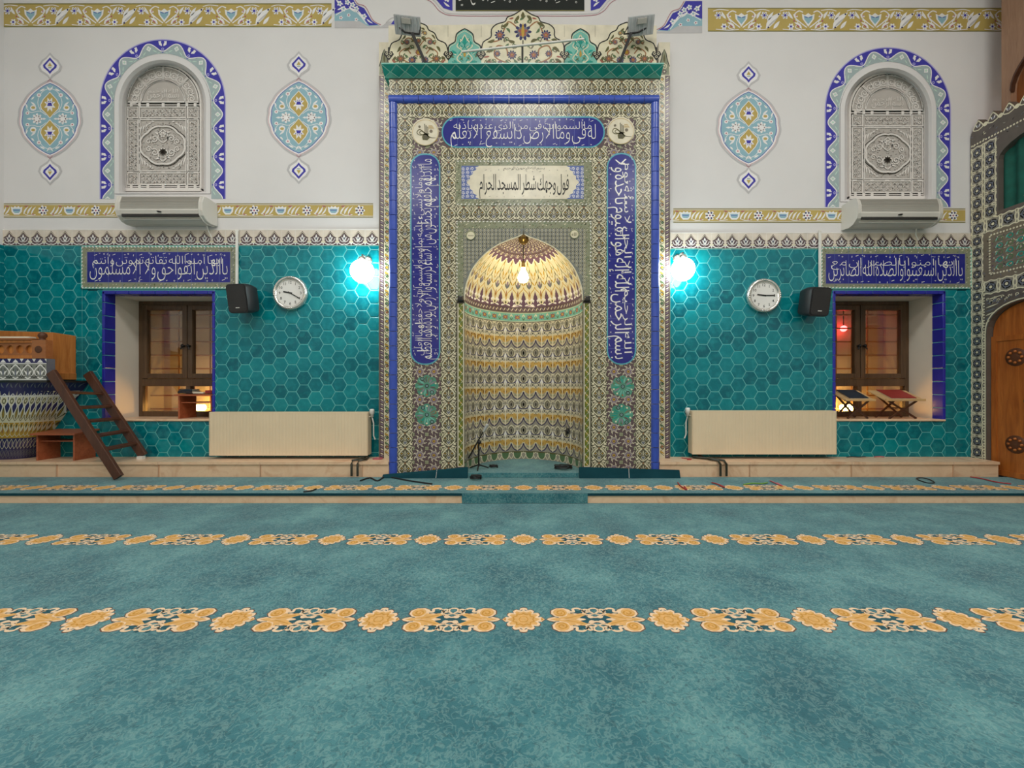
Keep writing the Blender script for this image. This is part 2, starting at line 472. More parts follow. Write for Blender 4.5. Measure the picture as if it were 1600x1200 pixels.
# ------------------------------------------------------------------ Arabic lettering
FORMS = {'ا': (0xFE8D, 2), 'ب': (0xFE8F, 4), 'ة': (0xFE93, 2), 'ت': (0xFE95, 4), 'ث': (0xFE99, 4), 'ج': (0xFE9D, 4), 'ح': (0xFEA1, 4), 'خ': (0xFEA5, 4),
         'د': (0xFEA9, 2), 'ذ': (0xFEAB, 2), 'ر': (0xFEAD, 2), 'ز': (0xFEAF, 2), 'س': (0xFEB1, 4), 'ش': (0xFEB5, 4), 'ص': (0xFEB9, 4), 'ض': (0xFEBD, 4),
         'ط': (0xFEC1, 4), 'ظ': (0xFEC5, 4), 'ع': (0xFEC9, 4), 'غ': (0xFECD, 4), 'ف': (0xFED1, 4), 'ق': (0xFED5, 4), 'ك': (0xFED9, 4), 'ل': (0xFEDD, 4),
         'م': (0xFEE1, 4), 'ن': (0xFEE5, 4), 'ه': (0xFEE9, 4), 'و': (0xFEED, 2), 'ى': (0xFEEF, 2), 'ي': (0xFEF1, 4), 'ء': (0xFE80, 1), 'آ': (0xFE81, 2),
         'أ': (0xFE83, 2), 'ؤ': (0xFE85, 2), 'إ': (0xFE87, 2), 'ئ': (0xFE89, 4)}
LAMALEF = {'آ': 0xFEF5, 'أ': 0xFEF7, 'إ': 0xFEF9, 'ا': 0xFEFB}
def shape(word):
    out = []; i = 0; joined = False
    while i < len(word):
        c = word[i]
        if c not in FORMS: out.append(c); joined = False; i += 1; continue
        if c == 'ل' and i + 1 < len(word) and word[i + 1] in LAMALEF:
            out.append(chr(LAMALEF[word[i + 1]] + (1 if joined else 0))); joined = False; i += 2; continue
        b, n = FORMS[c]
        nxt = i + 1 < len(word) and word[i + 1] in FORMS and FORMS[word[i + 1]][1] > 1 and n == 4
        k = (3 if nxt else 1) if joined else (2 if nxt else 0)
        if n == 2: k = 1 if joined else 0
        if n == 1: k = 0
        out.append(chr(b + k)); joined = nxt; i += 1
    return ''.join(reversed(out))
_tc = bpy.data.curves.new('lettering', 'FONT'); _tc.resolution_u = 2
_to = bpy.data.objects.new('lettering', _tc); COL.objects.link(_to)
def glyphs(s, bold=0.0):
    """(verts, faces) of a line of text, set from x = 0"""
    _tc.body = s; _tc.offset = bold
    dg = bpy.context.evaluated_depsgraph_get(); dg.update()
    e = _to.evaluated_get(dg); me = e.to_mesh()
    V = np.empty(len(me.vertices) * 3); me.vertices.foreach_get('co', V); V = V.reshape(-1, 3)[:, :2].copy()
    F_ = [tuple(p.vertices) for p in me.polygons]
    e.to_mesh_clear()
    return V, F_
def ar_words(text): return [shape(w) for w in text.split()]
def row(words, x0, x1, y, size, mat, l, stretch_y=1.0, bold=0.012, out=None):
    """words right to left, spread to fill x0..x1 on the base line y"""
    out = out or Mo()
    G = [glyphs(w, bold) for w in words]
    ws = [g[0][:, 0].max() - g[0][:, 0].min() for g in G]
    gap = 0.16
    tot = sum(ws) + gap * (len(ws) - 1)
    k = (x1 - x0) / tot
    x = x1
    for (V, F_), w in zip(G, ws):
        A = V.copy(); A[:, 0] = (A[:, 0] - A[:, 0].min()) * k + x - w * k; A[:, 1] = A[:, 1] * size * stretch_y + y
        out.raw(A, F_, mat, l)
        x -= (w + gap) * k
    return out
def marks(x0, x1, y0, y1, n, mat, l, out, sz=1.0):
    for i in range(n):
        x = x0 + (x1 - x0) * (i + random.random()) / n; y = y0 + (y1 - y0) * random.random()
        t = i % 4
        if t == 0: out.line([(x - 2.2 * sz, y - 0.8 * sz), (x + 2.2 * sz, y + 0.8 * sz)], 0.7 * sz, mat, l)
        elif t == 1: out.line([(x - 1.0 * sz, y + 1.3 * sz), (x, y), (x + 1.0 * sz, y + 1.3 * sz)], 0.6 * sz, mat, l)
        elif t == 2: out.ring(x, y, 0.9 * sz, 0.5 * sz, mat, l, 7)
        else: out.line([(x, y - 1.4 * sz), (x + 0.4 * sz, y + 1.4 * sz)], 0.7 * sz, mat, l)
def two_rows(text, L, Hh, mat, l, bold=0.0):
    """stacked calligraphy filling a panel L long and Hh high, centred on 0,0 (words alternate low and high)"""
    w = ar_words(text); out = Mo()
    lo, hi = w[0::2], w[1::2]
    s = Hh * 0.72
    sq = L / (max(1, sum(len(q) for q in lo)) * 0.42) / s          # how much the row is squeezed sideways
    bo = bold - (0.016 if sq < 0.75 else 0.004)
    row(lo, -L / 2, L / 2, -Hh * 0.25, s, mat, l, 1.06, bo, out)
    row(hi, -L / 2 + L * 0.02, L / 2 - L * 0.03, Hh * 0.11, s, mat, l + 0.3, 0.52, bo, out)
    marks(-L / 2, L / 2, Hh * 0.38, Hh * 0.46, int(L / 9), mat, l, out, Hh / 46)
    marks(-L / 2, L / 2, -Hh * 0.47, -Hh * 0.40, int(L / 12), mat, l, out, Hh / 46)
    return out

# ================================================================== THE ROOM
XL, XR, YB = -5.58, 5.58, -6.0
ZP = 0.085                 # carpeted step in front of the wall
ZL = 0.235                 # top of the marble ledge
def arch_px(cx, vtop, vbot, hw, n=22):
    pts = [(cx - hw, vbot)]
    pts += [(cx - hw * math.cos(PI * i / n), vtop + hw - hw * math.sin(PI * i / n)) for i in range(n + 1)]
    return pts + [(cx + hw, vbot)]
WIN = [(162, 337, 455, 658), (1300, 1475, 455, 658)]
ARCH = [(254.5, 0.0), (1387.0, 12.5)]
def wallpt(d0): return lambda u, v, d: (X(u), d0 + d, Z(v))
mb = MB()
outer = [(CU + XL * F / W, CV + H * F / W), (CU + XR * F / W, CV + H * F / W), (CU + XR * F / W, CV - (CEIL - H) * F / W), (CU + XL * F / W, CV - (CEIL - H) * F / W)]
holes = [[(a, t), (b, t), (b, bo), (a, bo)] for a, b, t, bo in WIN]
holes += [arch_px(cx, 88 + dv, 303 + dv, 75) for cx, dv in ARCH]
holes += [[(640, 300), (998, 300), (998, 744), (640, 744)]]
mb.prism([outer] + holes, wallpt(W), 'white_plaster', depth=(0.0, 0.10))
tiles_area = [(6, 130, 384, 716), (130, 162, 452, 716), (162, 337, 658, 716), (337, 374, 452, 716), (374, 593, 384, 716),
              (1047, 1280, 389, 716), (1280, 1300, 452, 716), (1300, 1475, 658, 716), (1475, 1516, 452, 716)]
for a, b, t, bo in tiles_area + [(130, 374, 384, 455), (1280, 1516, 388, 455)]:
    mb.box(X(a), X(b), W - 0.009, W + 0.02, Z(bo), Z(t), 'grout')
def clip(poly, x0, x1, y0, y1):
    for ax, val, sgn in ((0, x0, 1), (0, x1, -1), (1, y0, 1), (1, y1, -1)):
        out = []
        for i in range(len(poly)):
            p, q = poly[i - 1], poly[i]
            a, b = (p[ax] - val) * sgn, (q[ax] - val) * sgn
            if (a >= 0) != (b >= 0):
                t = a / (a - b); out.append((p[0] + (q[0] - p[0]) * t, p[1] + (q[1] - p[1]) * t))
            if b >= 0: out.append(q)
        poly = out
        if len(poly) < 3: return []
    return poly
def hex_tiles(mb, rects, fn, R=11.5, cp=18.3, vp=21.1):
    for x0, x1, y0, y1 in rects:
        for i in range(int(x0 // cp) - 1, int(x1 // cp) + 2):
            for j in range(int(y0 // vp) - 1, int(y1 // vp) + 2):
                cx, cy = i * cp, j * vp + (vp / 2 if i % 2 else 0)
                full = [(cx + R * math.cos(PI / 3 * k), cy + R * 1.0 * math.sin(PI / 3 * k)) for k in range(6)]
                pl = clip(full, x0 + 0.3, x1 - 0.3, y0 + 0.3, y1 - 0.3)
                if len(pl) < 3: continue
                mx, my = sum(p[0] for p in pl) / len(pl), sum(p[1] for p in pl) / len(pl)
                h = (i * 7919 + j * 104729) % 1000 / 1000.0
                h2 = (i * 3571 + j * 2311) % 997 / 997.0
                tx, ty = (h - 0.5) * 1.4e-4, (h2 - 0.5) * 1.4e-4
                n = len(pl)
                top = [(mx + (p[0] - mx) * 0.94, my + (p[1] - my) * 0.94) for p in pl]
                V = [fn(p[0], p[1], 0.004) for p in pl] + [fn(p[0], p[1], 0.0102) for p in pl]
                V += [fn(p[0], p[1], 0.0118 + (p[0] - mx) * tx + (p[1] - my) * ty) for p in top]
                r = (h * 0.6 + h2 * 0.4)
                mb.add(V, [(k, (k + 1) % n, n + (k + 1) % n, n + k) for k in range(n)] + [(n + k, n + (k + 1) % n, 2 * n + (k + 1) % n, 2 * n + k) for k in range(n)], 'teal_tile', False, r)
                mb.add(V[2 * n:], [tuple(range(n))], 'teal_tile', False, r)
hex_tiles(mb, tiles_area, lambda u, v, d: (X(u), W - d, Z(v)))
tag(mb.build('wall_front', rnd=True), kind='structure')

mb = MB()
mb.box(XL - 0.15, XL, YB, W + 0.1, -0.1, CEIL, 'white_plaster')
mb.box(XL, XL + 0.011, 3.4, W, 0.0, Z(384), 'grout')
hex_tiles(mb, [(0, 145, 384, 740)], lambda u, v, d: (XL + 0.002 + d, W - u * W / F, Z(v)))
tag(mb.build('wall_left', rnd=True), kind='structure')
mb = MB(); mb.box(XR, XR + 0.15, YB, W + 0.1, -0.1, CEIL, 'white_plaster')
tag(mb.build('wall_right'), kind='structure')
mb = MB(); mb.box(XL - 0.15, XR + 0.15, YB - 0.15, YB, -0.1, CEIL, 'cream_plaster')
tag(mb.build('wall_back'), kind='structure')
mb = MB(); mb.box(XL - 0.15, XR + 0.15, YB - 0.15, 5.6, CEIL, CEIL + 0.15, 'ceiling_paint')
tag(mb.build('ceiling'), kind='structure')
mb = MB()
mb.box(XL - 0.15, XR + 0.15, YB - 0.15, 3.5, -0.15, -0.012, 'screed')
tag(mb.build('floor'), kind='structure')
# step in front of the wall: screed with a marble nosing
mb = MB()
mb.box(XL, XR, 3.52, W, -0.012, ZP - 0.012, 'screed')
mb.box(XL, X(722, 3.5), 3.495, 3.56, -0.012, ZP - 0.022, 'marble')
mb.box(X(918, 3.5), XR, 3.495, 3.56, -0.012, ZP - 0.022, 'marble')
tag(mb.build('floor_step'), kind='structure')
# marble ledge along the foot of the wall, either side of the mihrab
for nm, xa, xb in (('trim_1', XL, X(608, 4.12)), ('trim_2', X(1030, 4.12), X(1562, 4.1))):
    mb = MB()
    mb.box(xa, xb, 4.112, W + 0.02, ZP - 0.01, ZL - 0.028, 'marble')
    mb.box(xa, xb, 4.098, W + 0.02, ZL - 0.027, ZL, 'marble')
    x = xa + 0.9
    while x < xb - 0.2:
        mb.box(x, x + 0.004, 4.0975, W, ZP, ZL + 0.0004, 'marble_joint'); x += 1.02
    tag(mb.build(nm), 'peach marble ledge along the foot of the tiled wall', kind='structure')

# ------------------------------------------------------------------ tall windows with tiled reveals
def make_window(nm, a, b, t, bo, red):
    t0 = thing(nm, ((X(a) + X(b)) / 2, 4.77, Z(bo)), None, None, kind='structure')
    xa, xb, zt, zb = X(a + 4), X(b - 4), Z(t + 5), Z(bo - 3)
    D = 4.77
    mb = MB()          # blue tile edge
    st = 20.6 * W / F
    mb.box(X(a), xa - 0.004, W - 0.010, 4.50, Z(bo), Z(t), 'grout'); mb.box(xb + 0.004, X(b), W - 0.010, 4.50, Z(bo), Z(t), 'grout')
    mb.box(X(a), X(b), W - 0.010, 4.50, zt + 0.004, Z(t), 'grout')
    z = Z(bo)
    while z < Z(t) - 0.02:
        z1 = min(z + st, Z(t))
        mb.box(X(a) - 0.003, xa, W - 0.018, 4.502, z + 0.0025, z1 - 0.0025, 'window_blue'); mb.box(xb, X(b) + 0.003, W - 0.018, 4.502, z + 0.0025, z1 - 0.0025, 'window_blue')
        z = z1
    x = X(a)
    while x < X(b) - 0.02:
        x1 = min(x + st, X(b)); mb.box(x + 0.0025, x1 - 0.0025, W - 0.018, 4.502, zt, Z(t) + 0.003, 'window_blue'); x = x1
    mb.build('tile_edging', t0, bevel=0.006)
    mb = MB()          # plaster reveal
    mb.box(X(a) - 0.02, xa - 0.002, 4.498, 4.86, zb - 0.05, Z(t), 'cream_plaster'); mb.box(xb + 0.002, X(b) + 0.02, 4.498, 4.86, zb - 0.05, Z(t), 'cream_plaster')
    mb.box(X(a) - 0.02, X(b) + 0.02, 4.498, 4.86, zt + 0.002, Z(t) + 0.04, 'cream_plaster')
    mb.build('reveal', t0)
    mb = MB(); mb.box(X(a) + 0.002, X(b) - 0.002, W - 0.025, 4.80, Z(bo), zb, 'marble'); mb.build('marble_sill', t0, bevel=0.006)
    # timber frame: two casements over a fixed light
    xm = (xa + xb) / 2; zt_ = 1.034; fw = 0.045
    mb = MB()
    mb.box(xa, xa + fw, D, D + 0.07, zb, zt, 'window_wood'); mb.box(xb - fw, xb, D, D + 0.07, zb, zt, 'window_wood')
    mb.box(xa + fw, xb - fw, D, D + 0.07, zt - fw, zt, 'window_wood'); mb.box(xa + fw, xb - fw, D, D + 0.07, zb, zb + 0.06, 'window_wood')
    mb.box(xa + fw, xb - fw, D, D + 0.07, zt_ - 0.045, zt_ + 0.045, 'window_wood'); mb.box(xm - 0.025, xm + 0.025, D, D + 0.07, zb + 0.06, zt_ - 0.045, 'window_wood')
    fr = mb.build('window_frame', t0, bevel=0.004)
    for sx0, sx1, hs in ((xa + fw + 0.002, xm - 0.004, 1), (xm + 0.004, xb - fw - 0.002, -1)):
        z0, z1 = zt_ + 0.047, zt - fw - 0.002; q = 0.055
        mb = MB()
        mb.box(sx0, sx0 + q, D - 0.012, D + 0.045, z0, z1, 'window_wood'); mb.box(sx1 - q, sx1, D - 0.012, D + 0.045, z0, z1, 'window_wood')
        mb.box(sx0 + q, sx1 - q, D - 0.012, D + 0.045, z1 - q, z1, 'window_wood'); mb.box(sx0 + q, sx1 - q, D - 0.012, D + 0.045, z0, z0 + q, 'window_wood')
        c = mb.build('casement', t0, bevel=0.004)
        mb = MB(); mb.box(sx0 + q, sx1 - q, D + 0.016, D + 0.020, z0 + q, z1 - q, 'window_glass'); mb.build('pane', c, t0)
        mb = MB(); hx = (sx1 - q / 2) if hs > 0 else (sx0 + q / 2)
        mb.lathe([(0.0, 0.0), (0.014, 0.0), (0.012, 0.012), (0.02, 0.03), (0.0, 0.042)], (hx, D - 0.012, (z0 + z1) / 2 - 0.05), 'black_iron', 12, (0, -1, 0))
        mb.tube([(hx, D - 0.035, (z0 + z1) / 2 - 0.05), (hx - 0.02 * hs, D - 0.045, (z0 + z1) / 2 - 0.09)], 0.008, 'black_iron')
        mb.build('handle', c, t0)
    for s0, s1 in ((xa + fw, xm - 0.025), (xm + 0.025, xb - fw)):
        mb = MB(); mb.box(s0, s1, D + 0.03, D + 0.034, zb + 0.06, zt_ - 0.045, 'window_glass'); mb.build('pane', t0)
    # what stands behind the glass: a shallow outer recess, its iron bars and its lamp
    mb = MB()
    mb.box(xa - 0.3, xb + 0.3, 5.45, 5.5, zb - 0.1, zt + 0.2, 'outside_wall')
    mb.box(xa - 0.34, xa - 0.3, 4.86, 5.5, zb - 0.1, zt + 0.2, 'outside_wall'); mb.box(xb + 0.3, xb + 0.34, 4.86, 5.5, zb - 0.1, zt + 0.2, 'outside_wall')
    mb.box(xa - 0.34, xb + 0.34, 4.86, 5.5, zt + 0.2, zt + 0.24, 'outside_wall'); mb.box(xa - 0.34, xb + 0.34, 4.86, 5.5, zb - 0.14, zb - 0.1, 'marble')
    mb.box(xa - 0.34, X(a) - 0.02, 4.84, 4.86, zb - 0.1, zt + 0.2, 'outside_wall'); mb.box(X(b) + 0.02, xb + 0.34, 4.84, 4.86, zb - 0.1, zt + 0.2, 'outside_wall')
    mb.build('outer_recess', t0)
    mb = MB()
    z = zb + 0.05
    while z < zt: mb.box(xa - 0.29, xb + 0.29, 5.24, 5.262, z, z + 0.018, 'grille_iron'); z += 0.172
    x = xa + 0.06
    while x < xb: mb.box(x, x + 0.012, 5.245, 5.257, zb - 0.1, zt + 0.19, 'grille_iron'); x += 0.2
    mb.build('bar_grille', t0)
    mb = MB()
    lx = X(308, 5.12) if not red else X(1326, 5.12)
    mb.tube([(lx - 0.09, 5.12, zb + 0.085), (lx + 0.09, 5.12, zb + 0.085)], 0.036, 'warm_tube', 10); mb.box(lx - 0.12, lx + 0.12, 5.07, 5.17, zb - 0.1, zb + 0.04, 'grey_metal')
    mb.build('amber_lamp', t0)
    if red:
        mb = MB(); rx_ = X(1318, 5.36); mb.ball((rx_, 5.36, 1.74), 0.04, 'red_tube', 12, 8); mb.tube([(rx_, 5.36, 1.78), (rx_, 5.36, zt + 0.2)], 0.006, 'cable_black'); mb.build('red_lamp', t0)
    return t0
make_window('window_1', *WIN[0], False)
make_window('window_2', *WIN[1], True)

# ------------------------------------------------------------------ arched windows filled with carved stone
def holes(mo, x0, y0, x1, y1, n, l):  # flat dark marks paint the shade inside pierced openings
    for i in range(n): 
        x, y = random.uniform(x0, x1), random.uniform(y0, y1); a = random.uniform(0, PI); mo.leaf(x - 1.3 * math.cos(a), y - 1.3 * math.sin(a), x + 1.3 * math.cos(a), y + 1.3 * math.sin(a), 0.9, 'hole_shade', l, 0.3, 3)
def scroll_field(mo, x0, y0, x1, y1, s, mat, l):
    nx, ny = max(1, round((x1 - x0) / s)), max(1, round((y1 - y0) / s))
    cx, cy = (x1 - x0) / nx, (y1 - y0) / ny
    for i in range(nx):
        for j in range(ny):
            x, y = x0 + (i + .5) * cx, y0 + (j + .5) * cy; sg = 1 if (i + j) % 2 else -1
            mo.spiral(x, y, min(cx, cy) * 0.10, min(cx, cy) * 0.42, 1.3 * sg + (2 if sg < 0 else 0), 1.1 * sg, s * 0.15, mat, l, 8)
            mo.leaf(x + sg * cx * 0.1, y - cy * 0.45, x - sg * cx * 0.45, y + cy * 0.2, s * 0.22, mat, l, 0.1 * s)
def arch_window(nm, cx, dv):
    D = 4.50; k = D / F
    t0 = thing(nm, (X(cx), W, Z(303 + dv)), None, None, kind='structure')
    A, B = arch_px(cx, 88 + dv, 303 + dv, 75, 28), arch_px(cx, 100 + dv, 297 + dv, 60, 28)
    mb = MB()
    n = len(A)
    mid = arch_px(cx, 94 + dv, 301 + dv, 68, 28)
    V = [(X(p[0]), W - 0.006, Z(p[1])) for p in A] + [(X(p[0]), W - 0.006, Z(p[1])) for p in mid] + [(X(p[0]), W + 0.03, Z(p[1])) for p in mid] + [(X(p[0], D), D + 0.03, Z(p[1], D)) for p in B]
    mb.add(V, [(q * n + i, q * n + (i + 1) % n, (q + 1) * n + (i + 1) % n, (q + 1) * n + i) for q in range(3) for i in range(n)], 'white_plaster')
    mb.build('reveal', t0)
    # the carved slab: px at its own depth, centred on the window
    def fn(x, y, d): return (X(cx, D) + x * k, D + 0.02 - d, Z(160 + dv, D) + y * k)
    def fa(x, y, l): return np.stack([X(cx, D) + x * k, D + 0.02 - 0.013 - l * 0.0055, Z(160 + dv, D) + y * k], 1)
    mb = MB(); mb.prism([[(-62, -139), (62, -139)] + arc(0, 0, 62, 0, PI, 24)], fn, 'gap_shade', depth=(-0.012, -0.04))  # dark colour stands for the shade behind the slabs
    mb.build('backing', t0)
    mb = MB(); mo = Mo()
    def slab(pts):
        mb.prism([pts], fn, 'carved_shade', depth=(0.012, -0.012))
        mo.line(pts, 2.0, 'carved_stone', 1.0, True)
    def rslab(x0, y0, x1, y1, s=5.2):
        slab([(x0, y0), (x1, y0), (x1, y1), (x0, y1)]); scroll_field(mo, x0 + 2, y0 + 2, x1 - 2, y1 - 2, s, 'carved_stone', 0.6); holes(mo, x0 + 2, y0 + 2, x1 - 2, y1 - 2, int((x1 - x0) * (y1 - y0) / 16), 0.22)
    # outer ring of frame slabs, broken by joints
    for i in range(4):
        a0, a1 = PI * (i + 0.02) / 4, PI * (i + 0.98) / 4
        slab(arc(0, 0, 55, a0, a1, 7) + arc(0, 0, 35, a1, a0, 7))
        for j in range(3):
            a = a0 + (a1 - a0) * (j + 0.5) / 3
            mo.spiral(45 * math.cos(a), 45 * math.sin(a), 1, 6.5, a, 1.6, 1.5, 'carved_stone', 0.6, 12)
            mo.leaf(38 * math.cos(a + .1), 38 * math.sin(a + .1), 53 * math.cos(a + .14), 53 * math.sin(a + .14), 3, 'carved_stone', 0.6, 1.5)
    mo.line(arc(0, 0, 58.5, 0, PI, 30), 2.2, 'carved_stone', 1.2)
    mb.prism([arc(0, 0, 60, 0, PI, 30) + arc(0, 0, 57.2, PI, 0, 30)], fn, 'carved_stone', depth=(0.02, -0.02))
    for s in (-1, 1): mb.prism([[(s * 57.2, -137), (s * 60, -137), (s * 60, 0), (s * 57.2, 0)]], fn, 'carved_stone', depth=(0.02, -0.02))
    slab(arc(0, 1, 33.5, 0, PI, 16))
    # lettering in the lunette
    two = two_rows('بسم الله الرحمن الرحيم', 50, 22, 'carved_stone', 0.8, 0.0); mo.add(two, 0, 13, 1, 1)
    for (x0, x1, y0, y1) in ((-55, -39, -24, -7), (-36, 36, -24, -7), (39, 55, -24, -7), (-55, -39, -107, -27), (39, 55, -107, -27), (-36, 36, -107, -27),
                             (-55, -39, -128, -110), (-36, 36, -128, -110), (39, 55, -128, -110)):
        if x0 == -36 and y0 == -107: slab([(x0, y0), (x1, y0), (x1, y1), (x0, y1)]); holes(mo, -33, -104, 33, -30, 230, 0.22)
        else: rslab(x0, y0, x1, y1)
    # lobed medallion in the middle
    med = []
    for i in range(64):
        a = 2 * PI * i / 64; r = 1 + 0.06 * abs(math.sin(4 * a)) ; med.append((34 * r * math.cos(a) * (0.86 + 0.14 * abs(math.cos(a))), -67 + 29 * r * math.sin(a) * (0.86 + 0.14 * abs(math.sin(a)))))
    mo.line(med, 2.6, 'carved_stone', 2.2, True); mo.line([(p[0] * 1.07, -67 + (p[1] + 67) * 1.08) for p in med], 1.1, 'gap_shade', 0.4, True)
    for sx in (-1, 1):
        for sy in (-1, 1):
            for q in range(5): mo.leaf(sx * (14 + 4.6 * q), -67 + sy * (36 - 1.2 * q), sx * (19 + 4.2 * q), -67 + sy * (29 - 5.2 * q + 8), 2.4, 'carved_stone', 0.8, 1.2 * sx)
            mo.spiral(sx * 13, -67 + sy * 11, 0.8, 6.5, 0.4 * sx, 1.5 * sx * sy, 1.5, 'carved_stone', 1.2, 12); mo.spiral(sx * 22, -67 + sy * 6, 0.8, 5, 2, 1.4 * sx, 1.3, 'carved_stone', 1.2, 12)
            mo.curve([(0, -67 + sy * 4), (sx * 7, -67 + sy * 10), (sx * 6, -67 + sy * 19), (0, -67 + sy * 25)], 1.6, 'carved_stone', 1.2)
            mo.leaf(sx * 3, -67 + sy * 18, sx * 13, -67 + sy * 21, 3, 'carved_stone', 1.2, 1)
    for q in range(8): mo.leaf(0, -77, 6.5 * math.cos(q * PI / 4), -77 + 6.5 * math.sin(q * PI / 4), 2.6, 'gap_shade', 1.4)
    mo.flower(0, -50, 5, 6, 'carved_stone', 'carved_shade', 1.4)
    # cross bars between the slabs
    for y in (-3.2, -25.5, -108.5, -131): mo.line([(-57, y), (57, y)], 1.4, 'carved_stone', 0.2)
    for y in (-5.4, -133.6, -109.2, -24.9):  # dark dashes: shade of the open gaps, laid on as colour
        for a, b in ((-47.5, -39.5), (-34.5, -26.5), (-21, -3), (3, 21), (26.5, 34.5), (39.5, 47.5)): mo.rect(a, y - (1.0 if y < -100 or y > -10 else .45), b, y + (1.0 if y < -100 or y > -10 else .45), 'gap_shade', 0.25)
    for s in (-1, 1):
        for q in range(9): mo.rect(s * 56.1 - .8, -20 - 12.6 * q, s * 56.1 + .8, -11.5 - 12.6 * q, 'gap_shade', 0.25)
        for q in range(7): mo.rect(s * 37.6 - .5, -38 - 9.6 * q, s * 37.6 + .5, -31.5 - 9.6 * q, 'gap_shade', 0.25)
    for q in range(14):
        a0, a1 = PI * (q + .12) / 14, PI * (q + .88) / 14
        mo.line(arc(0, 0, 56.2, a0, a1, 4), 1.7, 'gap_shade', 0.25)
    for x in (-37.5, 37.5): mo.line([(x, -130), (x, -4)], 1.4, 'carved_stone', 0.2)
    for x in (-50, -37, -24, 0, 24, 37, 50):
        for y in (-3.2, -131): mo.rect(x - 2.2, y - 2.4, x + 2.2, y + 2.4, 'carved_stone', 0.7)
    mb.pat(mo, fa); mb.prism([[(-60, -139), (60, -139), (60, -134), (-60, -134)]], fn, 'carved_stone', depth=(0.03, -0.02))
    mb.build('carved_grille', t0)
    return t0
arch_window('window_3', *ARCH[0])
arch_window('window_4', *ARCH[1])

# ------------------------------------------------------------------ painted and tiled borders of the wall
def wall_fn(d=W, lift=0.002): 
    k = d / F
    return lambda x, y, l: np.stack([x * k, d - lift - l * EPS, H + y * k], 1)
def along(path):
    """x = length along a polyline (px), y = offset to its left"""
    p = np.array(path, float); seg = np.linalg.norm(np.diff(p, axis=0), axis=1); L = np.concatenate([[0], np.cumsum(seg)])
    t = np.gradient(p, axis=0); t /= np.linalg.norm(t, axis=1, keepdims=True); nn = np.stack([-t[:, 1], t[:, 0]], 1)
    def f(x, y):
        cx = np.interp(x, L, p[:, 0]) + y * np.interp(x, L, nn[:, 0]); cy = np.interp(x, L, p[:, 1]) + y * np.interp(x, L, nn[:, 1])
        return cx, cy
    return f, L[-1]
# round arch borders: blue outside, pale blue inside, a white wave between
for i, (cx, dv) in enumerate(ARCH):
    hw = 86.0
    path = [(cx - hw - CU, CV - 311 - dv)] + [(cx - CU - hw * math.cos(PI * q / 60), CV - (74 + dv + hw) + hw * math.sin(PI * q / 60)) for q in range(61)] + [(cx + hw - CU, CV - 311 - dv)]
    dense = []
    for a, b in zip(path[:-1], path[1:]):
        m = max(1, int(math.hypot(b[0] - a[0], b[1] - a[1]) / 3))
        dense += [(a[0] + (b[0] - a[0]) * q / m, a[1] + (b[1] - a[1]) * q / m) for q in range(m)]
    dense.append(path[-1])
    f, L = along(dense)
    mo = Mo(); n = 13; c = L / n
    mo.rgrid(0, -10, L, 0.5, 220, 1, 'paint_sage', 0); mo.rgrid(0, 0, L, 11, 220, 1, 'paint_blue', 0.0)
    mo.rgrid(0, 11, L, 12.6, 220, 1, 'paint_lilac', 0.3)
    for q in range(n):
        x0 = q * c
        wave = [(x0 + c * t / 16, 0.2 + 7.0 * math.cos(2 * PI * t / 16) * (1 if True else 0)) for t in range(17)]
        # sage tongue reaching into the blue at each end of a cell
        mo.poly([(x0, -2), (x0 + c * 0.26, -2), (x0 + c * 0.14, 5), (x0, 8)], 'paint_sage', 0.5); mo.poly([(x0 + c, -2), (x0 + c, 8), (x0 + c * 0.86, 5), (x0 + c * 0.74, -2)], 'paint_sage', 0.5)
        mo.poly([(x0 + c * .28, 1), (x0 + c * .5, -9), (x0 + c * .72, 1)], 'paint_blue', 0.5)
        mo.line([(p[0], p[1] + 0.4) for p in wave], 1.5, 'paint_white', 1.0)
        xm = x0 + c / 2
        mo.poly([(xm - 6, 9.5), (xm - 5.5, 4), (xm - 1.2, 1.5), (xm - 1.2, 5), (xm - 2.5, 7), (xm - 2, 9.5)], 'paint_white', 0.8); mo.poly([(xm + 6, 9.5), (xm + 2, 9.5), (xm + 2.5, 7), (xm + 1.2, 5), (xm + 1.2, 1.5), (xm + 5.5, 4)], 'paint_white', 0.8)
        mo.ell(xm, -2.8, 2.4, 2.0, 'paint_lilac', 0.9, 8); mo.ell(xm, -2.8, 1.1, 1.0, 'paint_blue', 1.1, 6)
        for xx in (x0, ):
            mo.poly([(xx - 4, 0), (xx, -4.6), (xx + 4, 0), (xx, 4.6)] if 0 < q else [(xx, -4.6), (xx + 4, 0), (xx, 4.6)], 'paint_white', 0.9); mo.ell(xx, 0, 2, 2.2, 'paint_mint', 1.1, 6)
        for s in (-1, 1): mo.leaf(xm + s * c * .22, -7.5, xm + s * c * .38, -3, 1.6, 'paint_mint', 0.8); mo.leaf(xm + s * c * .1, -8.6, xm + s * c * .24, -9.2, 1.2, 'paint_mint', 0.8)
    mb = MB(); W_ = wall_fn()
    mb.pat(mo, lambda x, y, l: W_(*f(x, y), l))
    o = mb.build('trim_%d' % (3 + i))
    tag(o, 'blue and pale painted band round the %s arched stone window' % ('left' if i == 0 else 'right'), kind='structure')

